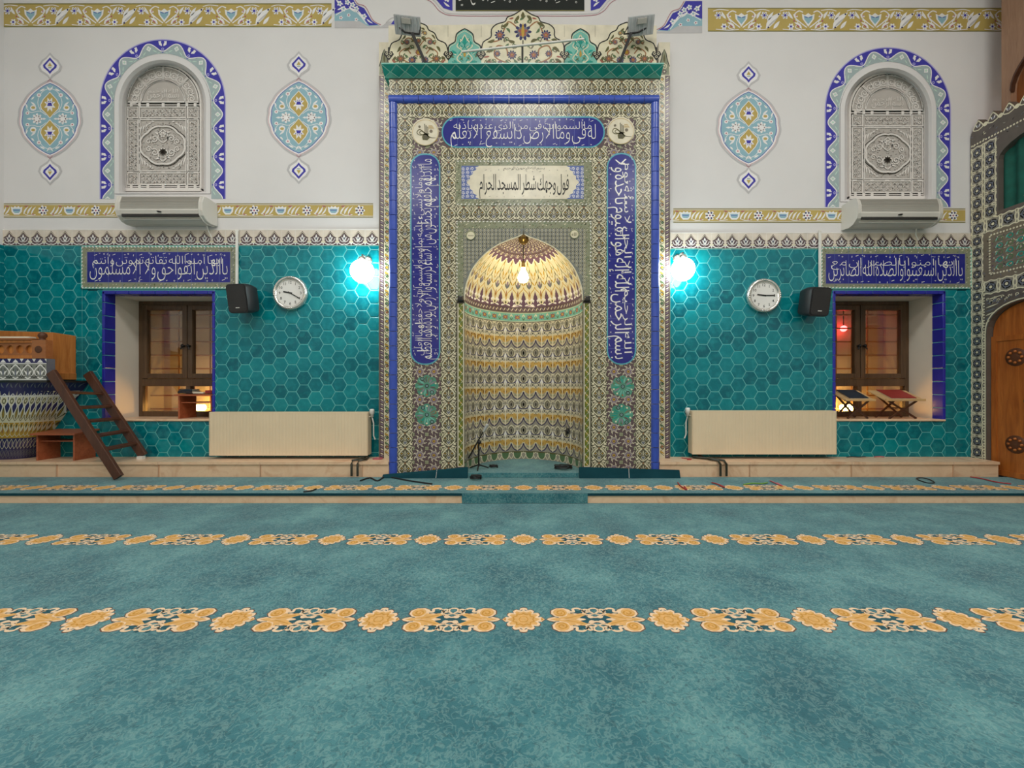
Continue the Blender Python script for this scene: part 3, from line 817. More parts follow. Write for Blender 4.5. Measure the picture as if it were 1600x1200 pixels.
# gold painted bands
def gold_small(L):
    mo = Mo(); mo.rgrid(0, -11, L, 11, 8, 1, 'paint_gold'); mo.rect(0, 9.8, L, 11, 'paint_olive', 0.6); mo.rect(0, -11, L, -9.8, 'paint_olive', 0.6)
    mo.rect(0, 8.6, L, 9.4, 'paint_white', 0.6); mo.rect(0, -9.4, L, -8.6, 'paint_white', 0.6)
    p = 82.0; n = round(L / p); p = L / n
    for i in range(n):
        x = i * p + p * 0.25
        mo.poly([(x - 9, 6), (x - 8, -2), (x - 4, -6.5), (x + 4, -6.5), (x + 8, -2), (x + 9, 6), (x + 5, 4.5), (x + 3, 7), (x, 5), (x - 3, 7), (x - 5, 4.5)], 'paint_white', 1)
        mo.poly([(x - 6, 2.5), (x - 5.5, -1.5), (x - 3, -4), (x + 3, -4), (x + 5.5, -1.5), (x + 6, 2.5)], 'paint_sky', 1.5); mo.line([(x - 5, 0.4), (x + 5, 0.4)], 0.9, 'paint_blue', 2)
        y = x + p / 2; mo.flower(y, 0, 8.4, 7, 'paint_white', 'paint_white', 1, 0, 0.6)
        for q in range(6): mo.disc(y + 4.6 * math.cos(q * PI / 3), 4.6 * math.sin(q * PI / 3), 1.5, 'navy', 2.2, 6)
        mo.disc(y, 0, 1.5, 'paint_rose', 2.4, 6)
        for s in (1, -1):
            c = x + s * p / 4
            for q, w in ((-6, 2.6), (0, 3.0), (6, 2.4)): mo.leaf(c + q - 4, -6.5, c + q + 4, 6.5, w, 'paint_white', 1, s * 1.4)
            mo.leaf(c - 9 * s, 6, c - 2 * s, 7.2, 1.8, 'paint_rose', 1.2); mo.disc(c + 5 * s, -6, 1.3, 'paint_rose', 1.4, 6)
            mo.curve([(c - 10, -4), (c - 3, -7.4), (c + 9, -6.6)], 0.9, 'paint_white', 1.2)
    return mo
def gold_large(L, hh):
    mo = Mo(); mo.rgrid(0, -hh, L, hh, 8, 1, 'paint_gold'); mo.rect(0, hh - 1.6, L, hh, 'paint_olive', 0.6); mo.rect(0, -hh, L, -hh + 1.6, 'paint_olive', 0.6)
    p = 101.0; n = max(1, round(L / p)); p = L / n; k = hh / 18.0
    u = Mo()
    u.poly([(-10, 9), (-9, 1), (0, -11), (9, 1), (10, 9), (5, 6.5), (0, 10), (-5, 6.5)], 'paint_white', 1); u.poly([(-7, 6), (-6, 0), (0, -7), (6, 0), (7, 6), (0, 3.5)], 'paint_sky', 1.5)
    for s in (-1, 1):
        u.line([(s * 1, 3), (s * 5.5, 4)], 1.0, 'paint_blue', 2)
        u.flower(s * 36, 6.5, 6.2, 6, 'paint_white', 'paint_blue', 1); u.flower(s * 27, -10.5, 5.2, 6, 'paint_white', 'paint_blue', 1)
        for q in range(6): u.disc(s * 36 + 3.4 * math.cos(q), 6.5 + 3.4 * math.sin(q), 0.8, 'navy', 2, 5)
        u.curve([(s * 2, -12), (s * 14, -3), (s * 22, 6), (s * 15, 13), (s * 8, 11)], 1.7, 'paint_white', 1); u.curve([(s * 12, -15), (s * 20, -12), (s * 16, -4), (s * 20, 0)], 1.4, 'paint_white', 1)
        u.leaf(s * 10, -14, s * 22, -4, 5, 'paint_white', 1.2, s * 1.5); u.leaf(s * 13, -12, s * 19, -7, 2, 'paint_rose', 1.6)
        u.leaf(s * 24, 1, s * 31, 13, 4, 'paint_white', 1.2, 1); u.leaf(s * 16, 4, s * 24, 8, 3.4, 'paint_white', 1.1); u.disc(s * 19, 6, 1.2, 'paint_rose', 1.7, 6)
        u.curve([(s * 20, 14), (s * 34, 15.4), (s * 44, 13)], 1.2, 'paint_white', 1); u.curve([(s * 4, -15), (s * 20, -16), (s * 40, -14.5)], 1.2, 'paint_white', 1)
        u.disc(s * 22, -2, 1.4, 'paint_rose', 1.3, 6)
    # the big white leaf between two tulips
    u.leaf(38, -14, 62, 11, 10, 'paint_white', 1.3, 2); u.leaf(41, -11, 57, 3, 3, 'paint_grey', 1.7); u.disc(42, -12, 1.5, 'navy', 2, 6); u.disc(58, 8, 1.5, 'navy', 2, 6); u.leaf(40, -2, 50, 12, 5, 'paint_white', 1.3); u.leaf(50, -14, 60, -2, 5, 'paint_white', 1.3)
    for i in range(n): mo.add(u, (i + 0.5) * p - 0.01, 0, 1, k) if i < n - 1 else mo.add(u, (i + 0.5) * p, 0, 0.95, k)
    return mo
def band(nm, mo, u, v, label):
    mb = MB(); x, y = Q(u, v); f = wall_fn()
    mb.pat(mo, lambda a, b, l: f(a + x, b + y, l)); tag(mb.build(nm), label, kind='structure')
band('trim_5', gold_small(577), 6, 329, 'narrow gold painted band low on the left half of the wall')
band('trim_6', gold_small(456), 1052, 337, 'narrow gold painted band low on the right half of the wall')
band('trim_7', gold_large(522, 18.5), -4 + 0, 24, 'broad gold painted band high on the left half of the wall')
band('trim_8', gold_large(522, 18.5), 1106, 31, 'broad gold painted band high on the right half of the wall')

# trefoil cresting tiles above the teal tiles
def crest(L, n):
    mo = Mo(); p = L / n
    u = Mo()
    u.poly([(-p / 2, -11), (p / 2, -11), (p / 2, -7), (p * .38, -1), (p * .44, 1.5), (p * .26, 4.6), (0, 11.5), (-p * .26, 4.6), (-p * .44, 1.5), (-p * .38, -1), (-p / 2, -7)], 'brown_violet', 1)
    u.line([(-p * .43, 1.5), (-p * .25, 4), (0, 9.6), (p * .25, 4), (p * .43, 1.5)], 0.8, 'ivory', 1.6)
    h = Mo(); h.leaf(0.6, -5.6, 4.6, 2.2, 2.6, 'white_glaze', 2, 1.2); h.curve([(0, -8.8), (4, -9.6), (9.4, -6.8), (p * .5, -10)], 1.3, 'white_glaze', 2); h.curve([(0.6, -6), (5.2, -4), (7.0, 0)], 0.9, 'white_glaze', 2)
    u.add(h.sym()); u.leaf(0, -3, 0, 6.4, 3.4, 'white_glaze', 2); u.disc(0, 0.4, 1.2, 'navy', 2.5, 6); u.disc(-p / 2 + 1.7, -5.4, 1.7, 'ivory', 2, 6); u.disc(p / 2 - 1.7, -5.4, 1.7, 'ivory', 2, 6)
    mo.rgrid(0, -12, L, 14, n, 1, 'crest_ground')
    for i in range(n): mo.add(u, (i + .5) * p, 0)
    mo.rect(0, -12, L, -11, 'light_turquoise', 1.5); mo.rect(0, 12.8, L, 14, 'white_glaze', 1.5)
    for i in range(n): mo.rect(i * p - .15, -12, i * p + .15, 14, 'white_glaze', 2.2)
    return mo
for nm, u0, u1, v, lab in (('trim_9', 6, 593, 373, 'left'), ('trim_10', 1047, 1516, 378, 'right')):
    mb = MB(); L = u1 - u0; x, y = Q(u0, v); f = wall_fn(W, 0.012)
    mb.pat(crest(L, round(L / 21.7)), lambda a, b, l: f(a + x, b + y, l)); mb.box(X(u0), X(u1), W - 0.0115, W + 0.01, Z(v + 12), Z(v - 14), 'crest_ground')
    tag(mb.build(nm), 'row of trefoil crested tiles above the teal tiles on the %s' % lab, kind='structure')

# painted corner pieces and the dark inscription at the top of the wall
def spray(mo, pts, mat, l):
    for a, b, w in pts: mo.leaf(a[0], a[1], b[0], b[1], w, mat, l, 0.8)
for nm, s, u0, v0 in (('trim_11', 1, 523, 0), ('trim_12', -1, 1097, 8)):
    mo = Mo()
    # x runs towards the mihrab, y down from the top edge of the piece
    mo.poly([(0, 30), (20, 0), (36, 6), (48, 18), (56, 30), (72, 42), (84, 34), (98, 33), (104, 44), (60, 44), (40, 44), (0, 44), (0, 30)][::1], 'paint_grey', 0.0)
    mo.poly([(0, -6), (26, -6), (34, 8), (46, 14), (58, 34), (70, 40), (52, 41), (38, 33), (0, 33)], 'paint_sky', 0.4)
    mo.poly([(0, -6), (26, -6), (34, 8), (46, 13), (58, 33), (68, 39), (54, 40), (40, 22), (26, 12), (0, 22)], 'paint_blue', 0.9)
    mo.curve([(28, -6), (36, 6), (48, 11), (60, 32), (72, 39)], 0.9, 'paint_rose', 1.4); mo.curve([(2, 24), (16, 16), (28, 14), (40, 25), (50, 38)], 1.2, 'paint_white', 1.4)
    for (x, y) in ((8, 6), (20, 4), (14, 14), (34, 14), (46, 26), (28, 8)): mo.flower(x, y, 4.6, 5, 'paint_white', 'paint_sky', 1.6)
    spray(mo, [((2, 0), (14, 8), 3), ((22, 10), (34, 20), 3), ((36, 16), (48, 32), 3), ((50, 30), (60, 37), 2.4), ((4, 16), (14, 10), 2.6)], 'paint_white', 1.7)
    for (x, y) in ((10, 28), (22, 24), (34, 31)): mo.flower(x, y, 3.2, 5, 'paint_white', 'paint_rose', 1.6)
    mo.curve([(80, 36), (90, 28), (102, 32), (108, 40)], 1.0, 'paint_grey', 1.4); mo.poly([(88, 38), (93, 31), (101, 33), (106, 40)], 'paint_blue', 1)
    mb = MB(); x, y = Q(u0, v0); f = wall_fn()
    mb.pat(mo, lambda a, b, l: f(x + s * a, y - b, l))
    tag(mb.build(nm), 'blue painted corner ornament high on the wall %s of the mihrab' % ('left' if s > 0 else 'right'), kind='structure')
mo = Mo()
mo.rect(-103, -18, 98, 62, 'paint_black', 1); mo.line([(-103, -18), (98, -18)], 1.4, 'paint_olive', 1.5)
t = two_rows('الله نور السموات والأرض مثل نوره كمشكاة فيها مصباح المصباح في زجاجة', 190, 66, 'white_glaze', 2, 0.0); mo.add(t, -2, 26)
for s in (-1, 1):
    mo.poly([(s * 108, 62), (s * 108, -18), (s * 122, -14), (s * 134, 0), (s * 152, 10), (s * 162, 24), (s * 162, 62)], 'paint_blue', 1)
    for (x, y) in ((116, 0), (126, 8), (138, 16), (118, 18), (148, 28), (132, 30)): mo.flower(s * x, y, 5.0, 5, 'paint_white', 'paint_sky', 1.6)
    spray(mo, [((s * 112, -12), (s * 122, -4), 3), ((s * 128, 2), (s * 140, 12), 3), ((s * 112, 6), (s * 120, 14), 3)], 'paint_white', 1.5)
    mo.curve([(0, -26), (s * 100, -26), (s * 126, -20), (s * 140, -5), (s * 158, 5), (s * 170, 22), (s * 172, 50)], 0.8, 'paint_rose', 1); mo.curve([(0, -23), (s * 104, -23), (s * 124, -17), (s * 137, -2), (s * 155, 8), (s * 167, 24), (s * 168, 50)], 0.8, 'paint_grey', 1)
mb = MB(); x, y = Q(815, -1); f = wall_fn()
mb.pat(mo, lambda a, b, l: f(a + x, b + y, l))
tag(recenter(mb.build('inscription_panel')), 'black panel with white script at the top edge above the mihrab', 'inscription panel')

# ------------------------------------------------------------------ painted medallions
def medallion_mo():
    mo = Mo()
    def body(sx, sy):
        pts = []
        for s in (1, -1):
            for i in range(36):
                t = s * (1 - 2 * i / 36); w = sx * (1 - abs(t) ** 2.1) ** 0.82 * (1 + 0.03 * abs(math.sin(5.5 * PI * (t + 1) / 2)))
                pts.append((s * w, sy * t))
        return pts
    mo.poly(body(50, 62), 'paint_grey', 0); mo.poly(body(47, 59), 'paint_white', 0.5); mo.line(body(46.4, 58.4), 0.7, 'paint_pink', 1, True)
    mo.poly(body(43, 56), 'paint_blue', 0.8); mo.poly(body(42, 55), 'paint_sky', 1.1)
    for s in (-1, 1):
        o = [(0, s * 60), (4, s * 66), (16, s * 74), (19, s * 82), (13, s * 92), (7, s * 96), (0, s * 104), (-7, s * 96), (-13, s * 92), (-19, s * 82), (-16, s * 74), (-4, s * 66)]
        def sc(k): return [(p[0] * k, s * 83 + (p[1] - s * 83) * k) for p in o]
        mo.poly(o, 'paint_grey', 0); mo.poly(sc(0.80), 'paint_white', 0.5)
        d = [(0, s * 70), (3, s * 74), (10, s * 80), (11, s * 84), (8, s * 87), (0, s * 96), (-8, s * 87), (-11, s * 84), (-10, s * 80), (-3, s * 74)]
        mo.poly(d, 'paint_blue', 1); mo.poly([(p[0] * .66, s * 83 + (p[1] - s * 83) * .66) for p in d], 'paint_white', 1.5); mo.poly([(-3.4, s * 82), (3.4, s * 82), (0, s * 88)], 'paint_gold', 1.8); mo.ell(0, s * 80, 3, 1.2, 'paint_sage', 1.9, 7)
        mo.line([(-4, s * 58), (0, s * 62), (4, s * 58)], 0.8, 'paint_rose', 1.4)
        # gold almonds
        al = [(0, s * 2), (6, s * 9), (13, s * 16), (14, s * 22), (10, s * 30), (0, s * 41), (-10, s * 30), (-14, s * 22), (-13, s * 16), (-6, s * 9)]
        mo.poly([(p[0] * 1.1, s * 21.5 + (p[1] - s * 21.5) * 1.07) for p in al], 'paint_white', 1.6); mo.poly(al, 'paint_gold', 2.0)
        for q in range(8): mo.leaf(0, s * 22, 9.4 * math.cos(q * PI / 4 + .39), s * 22 + 12 * math.sin(q * PI / 4 + .39), 4.2, 'paint_white', 2.4)
        mo.disc(0, s * 22, 5.4, 'paint_white', 2.7, 10); mo.poly([(-4, s * 20), (4, s * 20), (2.6, s * 25), (-2.6, s * 25)], 'paint_blue', 3)
        for q in range(4): mo.disc(-4.5 + 3 * q, s * (27 if q in (1, 2) else 25), 0.9, 'paint_blue', 3, 6)
        for t in (-1, 1):
            mo.flower(t * 20, s * 0.01, 9.0, 8, 'paint_white', 'paint_white', 1.6, 0, .6) if s > 0 else None
            if s > 0:
                for q in range(7): mo.disc(t * 20 + 4.6 * math.cos(q * .9), 4.6 * math.sin(q * .9), 1.0, 'paint_rose', 2.6, 6)
                mo.leaf(t * 28, 0, t * 36, 0, 3, 'paint_white', 1.6); mo.leaf(t * 12, 0, t * 6, 0, 3, 'paint_white', 1.6)
            mo.curve([(t * 6, s * 6), (t * 16, s * 12), (t * 30, s * 10), (t * 37, s * 18)], 0.9, 'paint_white', 1.5); mo.curve([(t * 14, s * 12), (t * 19, s * 26), (t * 12, s * 42), (0, s * 48)], 0.9, 'paint_white', 1.5)
            mo.ell(t * 26, s * 17, 5, 4.6, 'paint_white', 1.7, 9); mo.ell(t * 26, s * 17.5, 3.2, 2.2, 'paint_gold', 2.1, 7); mo.leaf(t * 22, s * 20, t * 30, s * 27, 3, 'paint_white', 1.7)
            mo.ell(t * 17, s * 37, 3.6, 3.2, 'paint_white', 1.7, 8); mo.ell(t * 17, s * 37, 1.6, 1.4, 'paint_pink', 2.1, 6); mo.ell(t * 35, s * 9, 3.2, 2.8, 'paint_white', 1.7, 8); mo.disc(t * 35, s * 9, 1.2, 'paint_rose', 2.1, 6)
            mo.leaf(t * 8, s * 47, t * 16, s * 43, 2.6, 'paint_white', 1.7); mo.leaf(t * 29, s * 30, t * 24, s * 35, 2.4, 'paint_white', 1.7); mo.leaf(t * 35, s * 17, t * 38, s * 24, 2.4, 'paint_white', 1.7)
            mo.leaf(0, s * 44, t * 5, s * 51, 2.4, 'paint_white', 1.7)
    return mo
mb = MB(); f = wall_fn(); x, y = Q(78.5, 186)
mb.pat(medallion_mo(), lambda a, b, l: f(a + x, b + y, l))
m0 = recenter(mb.build('wall_medallion'))
tag(m0, 'painted almond-shaped medallion left of the arched window above the pulpit', 'medallion', 'painted medallions')
dup(m0, m0.location + Vector((388.5 * W / F, 0, 2.0 * W / F)), 'painted almond-shaped medallion between the left arched window and the mihrab')
dup(m0, m0.location + Vector((1091 * W / F, 0, -13.5 * W / F)), 'painted almond-shaped medallion between the mihrab and the right arched window')

# ------------------------------------------------------------------ calligraphy panels over the tall windows
def tile_panel(u0, u1, v0, v1, i0, i1, j0, j1, text, label):
    mb = MB(); mb.box(X(u0), X(u1), W - 0.022, W - 0.0095, Z(v1), Z(v0), 'sage_dark')
    mo = Mo(); 
    for a, c, b, d in ((u0, v0, u1, v0 + 2), (u0, v1 - 2, u1, v1), (u0, v0, u0 + 2, v1), (u1 - 2, v0, u1, v1)):
        mo.rect(a - CU, CV - d, b - CU, CV - c, 'light_turquoise', 0.2)
    n = int((u1 - u0) / 5.4)
    for q in range(n):
        x = u0 + (q + .5) * (u1 - u0) / n - CU
        mo.leaf(x - 1.6, CV - v0 - 1, x + 1.6, CV - v0 - 3, 1.8, 'white_glaze', 0.7); mo.leaf(x - 1.6, CV - v1 + 1, x + 1.6, CV - v1 + 3, 1.8, 'white_glaze', 0.7)
    for q in range(int((v1 - v0) / 5.4)):
        y = CV - v0 - (q + .6) * 5.4
        for xx in (u0 + 2 - CU, u1 - 2 - CU): mo.leaf(xx - 1, y - 1.6, xx + 1, y + 1.6, 1.8, 'white_glaze', 0.7)
    for q in range(900):
        a = random.uniform(u0 + 4, u1 - 4); b = random.uniform(v0 + 4, v1 - 4)
        if i0 - 2 < a < i1 + 2 and j0 - 2 < b < j1 + 2: continue
        mo.leaf(a - CU - 1.2, CV - b - 1, a - CU + 1.2, CV - b + 1, 1.0, random.choice(['olive', 'ivory', 'leaf_green']), 0.5)
    mo.rect(i0 - 2 - CU, CV - j1 - 2, i1 + 2 - CU, CV - j0 + 2, 'silver_field', 0.8)
    mo.rect(i0 - CU, CV - j1, i1 - CU, CV - j0, 'cobalt', 1.2)
    t = two_rows(text, i1 - i0 - 8, j1 - j0, 'white_glaze', 2, 0.0); mo.add(t, (i0 + i1) / 2 - CU, CV - (j0 + j1) / 2)
    g = 21.5; q = u0 + g
    while q < u1: mo.rect(q - .2 - CU, CV - v1, q + .2 - CU, CV - v0, 'blue_grey', 1.7); q += g
    f = wall_fn(W, 0.023); mb.pat(mo, f)
    tag(recenter(mb.build('calligraphy_panel')), label, 'calligraphy panel', 'calligraphy panels over the windows')
tile_panel(130, 374, 385, 452, 140, 362, 395, 442, 'يا أيها الذين آمنوا اتقوا الله حق تقاته ولا تموتن إلا وأنتم مسلمون', 'blue calligraphy tile panel over the left window with the wooden desk')
tile_panel(1280, 1515, 387, 452, 1288, 1504, 398, 444, 'يا أيها الذين آمنوا استعينوا بالصبر والصلاة إن الله مع الصابرين', 'blue calligraphy tile panel over the right window with the book stands')

# ================================================================== THE MIHRAB
MH = thing('mihrab', (0, M, ZP), 'tall tiled mihrab niche with blue frame in the middle of the wall', 'mihrab')
KM = M / F
AN, BN, ZN = 0.595, 0.70, 0.135           # niche half width, depth, floor
ZF0, ZF1 = Z(488, M), Z(469, M)           # frieze
hood_px = cr([(92.4, 469), (91, 452), (87, 437), (80, 421), (70, 407), (57, 394), (41, 383), (22, 374.5), (9, 370), (1.5, 366)], 4)
HR = np.array([p[0] * KM for p in hood_px]); HZ = np.array([Z(p[1], M) for p in hood_px])
HS = np.concatenate([[0], np.cumsum(np.hypot(np.diff(HR), np.diff(HZ)))]); HS /= HS[-1]
_ph = np.linspace(0, PI, 241)
_ds = np.concatenate([[0], np.cumsum(np.hypot(AN * np.diff(-np.cos(_ph)), BN * np.diff(np.sin(_ph))))]); _ds /= _ds[-1]
def phi(t): return np.interp(t, _ds, _ph)
def niche(t, z, l):
    p = phi(t)
    return np.stack([-(AN - l * EPS) * np.cos(p), M + (BN - l * EPS) * np.sin(p), z], 1)
def hood(t, s, l):
    p = phi(t); r = np.interp(s, HS, HR); z = np.interp(s, HS, HZ); g = np.maximum(r - l * EPS * 1.2, 0.001)
    return np.stack([-g * np.cos(p), M + g * (BN / AN) * np.sin(p), z - l * EPS * 0.5], 1)
fm = plane(M)

# body with the niche opening
mb = MB()
VB = CV + (H - ZP - 0.002) / KM
pts = [Q(608, VB), Q(608, 104), Q(1030, 104), Q(1030, VB), (92.4, CV - VB), (92.4, CV - 469)]
pts += [(p[0], CV - p[1]) for p in hood_px[1:]] + [(-p[0], CV - p[1]) for p in hood_px[::-1]] + [(-92.4, CV - VB)]
mb.prism([pts], lambda x, y, d: (x * KM, M + d, H + y * KM), 'field_dark', depth=(0.0, 0.30))
# a brick core closing the niche from behind
mb.grid(lambda a, b: niche(np.array([a]), np.array([ZP - 0.05 + b * (ZF1 - ZP + 0.06)]), -12)[0], 24, 1, 'taupe')
mb.build('tiled_body', MH)

def unit_A():
    h = Mo()
    h.curve([(0, -11.5), (4.6, -8.5), (9.6, -3), (7.4, 3), (2, 7.2)], 1.3, 'ivory', 1, 4)
    h.curve([(12, -5.5), (9.5, -8.5), (5, -11.5)], 1.0, 'ivory', 1, 3)
    h.curve([(12, 2), (9.6, 5), (10.6, 9), (12, 11.2)], 1.0, 'ivory', 1, 3)
    h.leaf(1.2, 8.6, 10.8, 4.8, 3.6, 'ivory', 1.4, 0.6); h.leaf(3, 8.4, 9.6, 5.6, 1.5, 'olive', 2)
    h.leaf(10.6, 11.4, 3.6, 10.4, 2.0, 'ivory', 1.4); h.leaf(11.6, -9.6, 6.6, -4.6, 2.4, 'ivory', 1.4, 0.5); h.leaf(2.2, -3.4, 6.4, -7, 1.8, 'olive', 1.6)
    h.disc(5.4, 0.4, 3.0, 'ivory', 1.4, 8); h.disc(5.4, 0.4, 2.3, 'dark', 1.8, 8); h.disc(5.4, 0.4, 1.0, 'gold', 2.2, 6)
    h.leaf(11.8, -1.2, 9.4, 2.2, 1.6, 'sage', 1.5)
    u = h.sym()
    u.poly([(0, -10.4), (3.4, -6.2), (3.6, -3.8), (2, -2.8), (0, -4), (-2, -2.8), (-3.6, -3.8), (-3.4, -6.2)], 'ivory', 1.5)
    u.poly([(0, -9.2), (2.6, -6), (2.7, -4.2), (1.6, -3.6), (0, -4.8), (-1.6, -3.6), (-2.7, -4.2), (-2.6, -6)], 'slate', 1.9)
    u.leaf(0, -3, 0, 5.4, 2.4, 'ivory', 1.5); u.leaf(0, -1.4, 0, 3.4, 0.9, 'olive', 1.9); u.disc(0, 8.6, 1.3, 'ochre', 1.9, 6)
    return u
UA = unit_A()
def unit_B():
    u = Mo()
    for q in range(8):
        a = q * PI / 4 + PI / 8
        u.leaf(1.6 * math.cos(a), 1.6 * math.sin(a), 7.2 * math.cos(a), 7.2 * math.sin(a), 2.0, 'lilac', 1, 0, 4); u.line([(7.2 * math.cos(a), 7.2 * math.sin(a)), (10.6 * math.cos(a + .22), 10.6 * math.sin(a + .22))], 0.7, 'ivory', 1.2)
        u.line([(4.4 * math.cos(a - .39), 4.4 * math.sin(a - .39)), (9 * math.cos(a), 9 * math.sin(a))], 0.6, 'ivory', 1.4); u.line([(4.4 * math.cos(a + .39), 4.4 * math.sin(a + .39)), (9 * math.cos(a), 9 * math.sin(a))], 0.6, 'ivory', 1.4)
    u.disc(0, 0, 2.2, 'gold', 1.5, 8); u.disc(0, 0, 1.0, 'dark', 1.8, 6)
    for sx in (-1, 1):
        for sy in (-1, 1): u.disc(sx * 9.2, sy * 9.2, 1.6, 'sage', 1.3, 6)
    return u
UB = unit_B()
def fill(mo, u, x0, y0, x1, y1, uw, uh, dl=0):
    nx, ny = max(1, round((x1 - x0) / uw)), max(1, round((y1 - y0) / uh)); cx, cy = (x1 - x0) / nx, (y1 - y0) / ny
    for i in range(nx):
        for j in range(ny): mo.add(u, x0 + (i + .5) * cx, y0 + (j + .5) * cy, cx / uw, cy / uh, 0, dl)
    return mo
def fillq(mo, u, u0, v0, u1, v1, uw, uh, dl=0): return fill(mo, u, u0 - CU, CV - v1, u1 - CU, CV - v0, uw, uh, dl)
def rq(mo, u0, v0, u1, v1, mat, l): return mo.rect(u0 - CU, CV - v1, u1 - CU, CV - v0, mat, l)

mo = Mo()
fillq(mo, UA, 608, 123, 1030, 150, 23.4, 27); fillq(mo, UA, 621, 161, 1017, 185, 23.4, 24)
fillq(mo, UA, 621, 185, 645, 744, 24, 23.3); fillq(mo, UA, 993, 185, 1017, 744, 24, 23.3)
mb = MB(); mb.pat(mo, fm); mb.build('outer_floral_border', MH)
mo = Mo()
fillq(mo, UA, 689, 230, 949, 251, 23.6, 21)
fillq(mo, UA, 689, 251, 713, 744, 24, 23.3); fillq(mo, UA, 924, 251, 948, 744, 24, 23.3)
fillq(mo, UA, 713, 321, 924, 344, 23.4, 23)
mb = MB(); mb.pat(mo, fm); mb.build('inner_floral_border', MH)
# lattice behind roundels, calligraphy strips and the lower panels
mo = Mo()
rq(mo, 645, 185, 993, 230, 'brown_violet', 0.2); rq(mo, 645, 230, 689, 744, 'brown_violet', 0.2); rq(mo, 948, 230, 993, 744, 'brown_violet', 0.2)
for a, b, c, d in ((645, 185, 693, 230), (942, 185, 993, 230), (645, 230, 689, 262), (948, 230, 993, 262), (645, 548, 689, 744), (948, 548, 993, 744)): fillq(mo, UB, a, b, c, d, 21, 21)
mb = MB(); mb.pat(mo, fm); mb.build('star_lattice_field', MH)
# spandrels over the niche: pale speckled frame and grey-blue field
mo = Mo()
def spandrel(u0, v0, u1, v1, mat, l):
    """rectangle minus the niche arch, as two polygons"""
    x0, x1, y0, y1 = u0 - CU, u1 - CU, CV - v1, CV - v0
    for s in (-1, 1):
        pp = [(s * p[0], CV - p[1]) for p in hood_px if CV - p[1] >= y0]
        e = (x0 if s < 0 else x1)
        mo.poly([(s * 92.4, y0), (e, y0), (e, y1), (0, y1)] + pp[::-1], mat, l)
spandrel(713, 345, 924, 470, 'sage_dark', 0.2); spandrel(724, 357, 913, 470, 'spandrel', 0.5)
def inside_arch(x, y, m=0): return abs(x) < np.interp(y, [CV - p[1] for p in hood_px], [p[0] for p in hood_px], right=0) + m if y > CV - 469 else abs(x) < 92.4 + m
gr = Mo()
for q in range(6): gr.line([(0.6 * math.cos(q * PI / 3), 0.6 * math.sin(q * PI / 3)), (2.9 * math.cos(q * PI / 3), 2.9 * math.sin(q * PI / 3))], 0.5, 'ivory', 1)
gr.line([(-3, -3), (3, 3)], 0.7, 'field_dark', 0.8); gr.line([(-3, 3), (3, -3)], 0.7, 'field_dark', 0.8); gr.disc(3, 0, 0.8, 'slate', 1.2, 5); gr.disc(0, 3, 0.7, 'dark', 1.2, 5)
for i in range(32):
    for j in range(19):
        x, y = -91 + 6 * i, CV - 360 - 6 * j
        if not inside_arch(x, y, 4): mo.add(gr, x, y)
for i in range(1500):
    x, y = random.uniform(-104, 105), random.uniform(CV - 469, CV - 346)
    if (x > 94 or x < -93 or y > CV - 356) and not inside_arch(x, y, 2): mo.leaf(x - 1.4, y - 1, x + 1.4, y + 1, 1.3, random.choice(['ivory', 'olive', 'leaf_green', 'field_dark', 'sage']), 0.7, 0, 3)
for q in range(36):
    x = -104 + q * 5.95; mo.leaf(x - 1.8, CV - 347, x + 1.8, CV - 345, 1.8, 'white_glaze', 1)
for q in range(22):
    for x in (-104, 105): mo.leaf(x - .8, CV - 348 - q * 5.6, x + .8, CV - 351 - q * 5.6, 1.8, 'white_glaze', 1)
mo.line([(p[0], CV - p[1]) for p in hood_px] , 1.6, 'ivory', 1.6); mo.line([(-p[0], CV - p[1]) for p in hood_px], 1.6, 'ivory', 1.6)
mb = MB(); mb.pat(mo, fm); mb.build('spandrel_field', MH)
# green and gold columns beside the niche
for s, u0, u1 in ((-1, 714, 726), (1, 911, 923)):
    mb = MB(); mb.box(X(u0, M), X(u1, M), M - 0.012, M, Z(729, M), Z(472, M), 'dark'); mb.box(X(u0 - 1, M), X(u1 + 1, M), M - 0.014, M, Z(746, M), Z(729, M), 'brown_violet')
    mo = Mo(); rq(mo, u0 + .8, 474, u0 + 2.4, 728, 'ivory', 0.4); rq(mo, u1 - 2.4, 474, u1 - .8, 728, 'ivory', 0.4); rq(mo, u0 + 3, 474, u1 - 3, 728, 'moss', 0.3)
    y = 476; k = 0
    while y < 724:
        mo.line([(u0 + 3 - CU, CV - y), (u1 - 3 - CU, CV - y - 6)] if k % 2 else [(u1 - 3 - CU, CV - y), (u0 + 3 - CU, CV - y - 6)], 0.9, 'ivory', 0.7)
        mo.leaf((u0 + u1) / 2 - CU - 1.5, CV - y - 5, (u0 + u1) / 2 - CU + 1.5, CV - y - 1.5, 1.6, 'gold' if k % 2 else 'leaf_green', 0.8); y += 6; k += 1
    rq(mo, u0 + 1, 728, u1 - 1, 729.5, 'ivory', 0.6)
    f2 = plane(M - 0.0125); mb.pat(mo, f2); mb.build('zigzag_column', MH)
    mb = MB(); c = ((X(u0, M) + X(u1, M)) / 2, M - 0.01, Z(469, M)); mb.lathe([(0.0, -0.02), (0.03, -0.02), (0.036, 0.0), (0.028, 0.02), (0.034, 0.035), (0.0, 0.04)], c, 'dark', 14); mb.build('column_capital', MH)

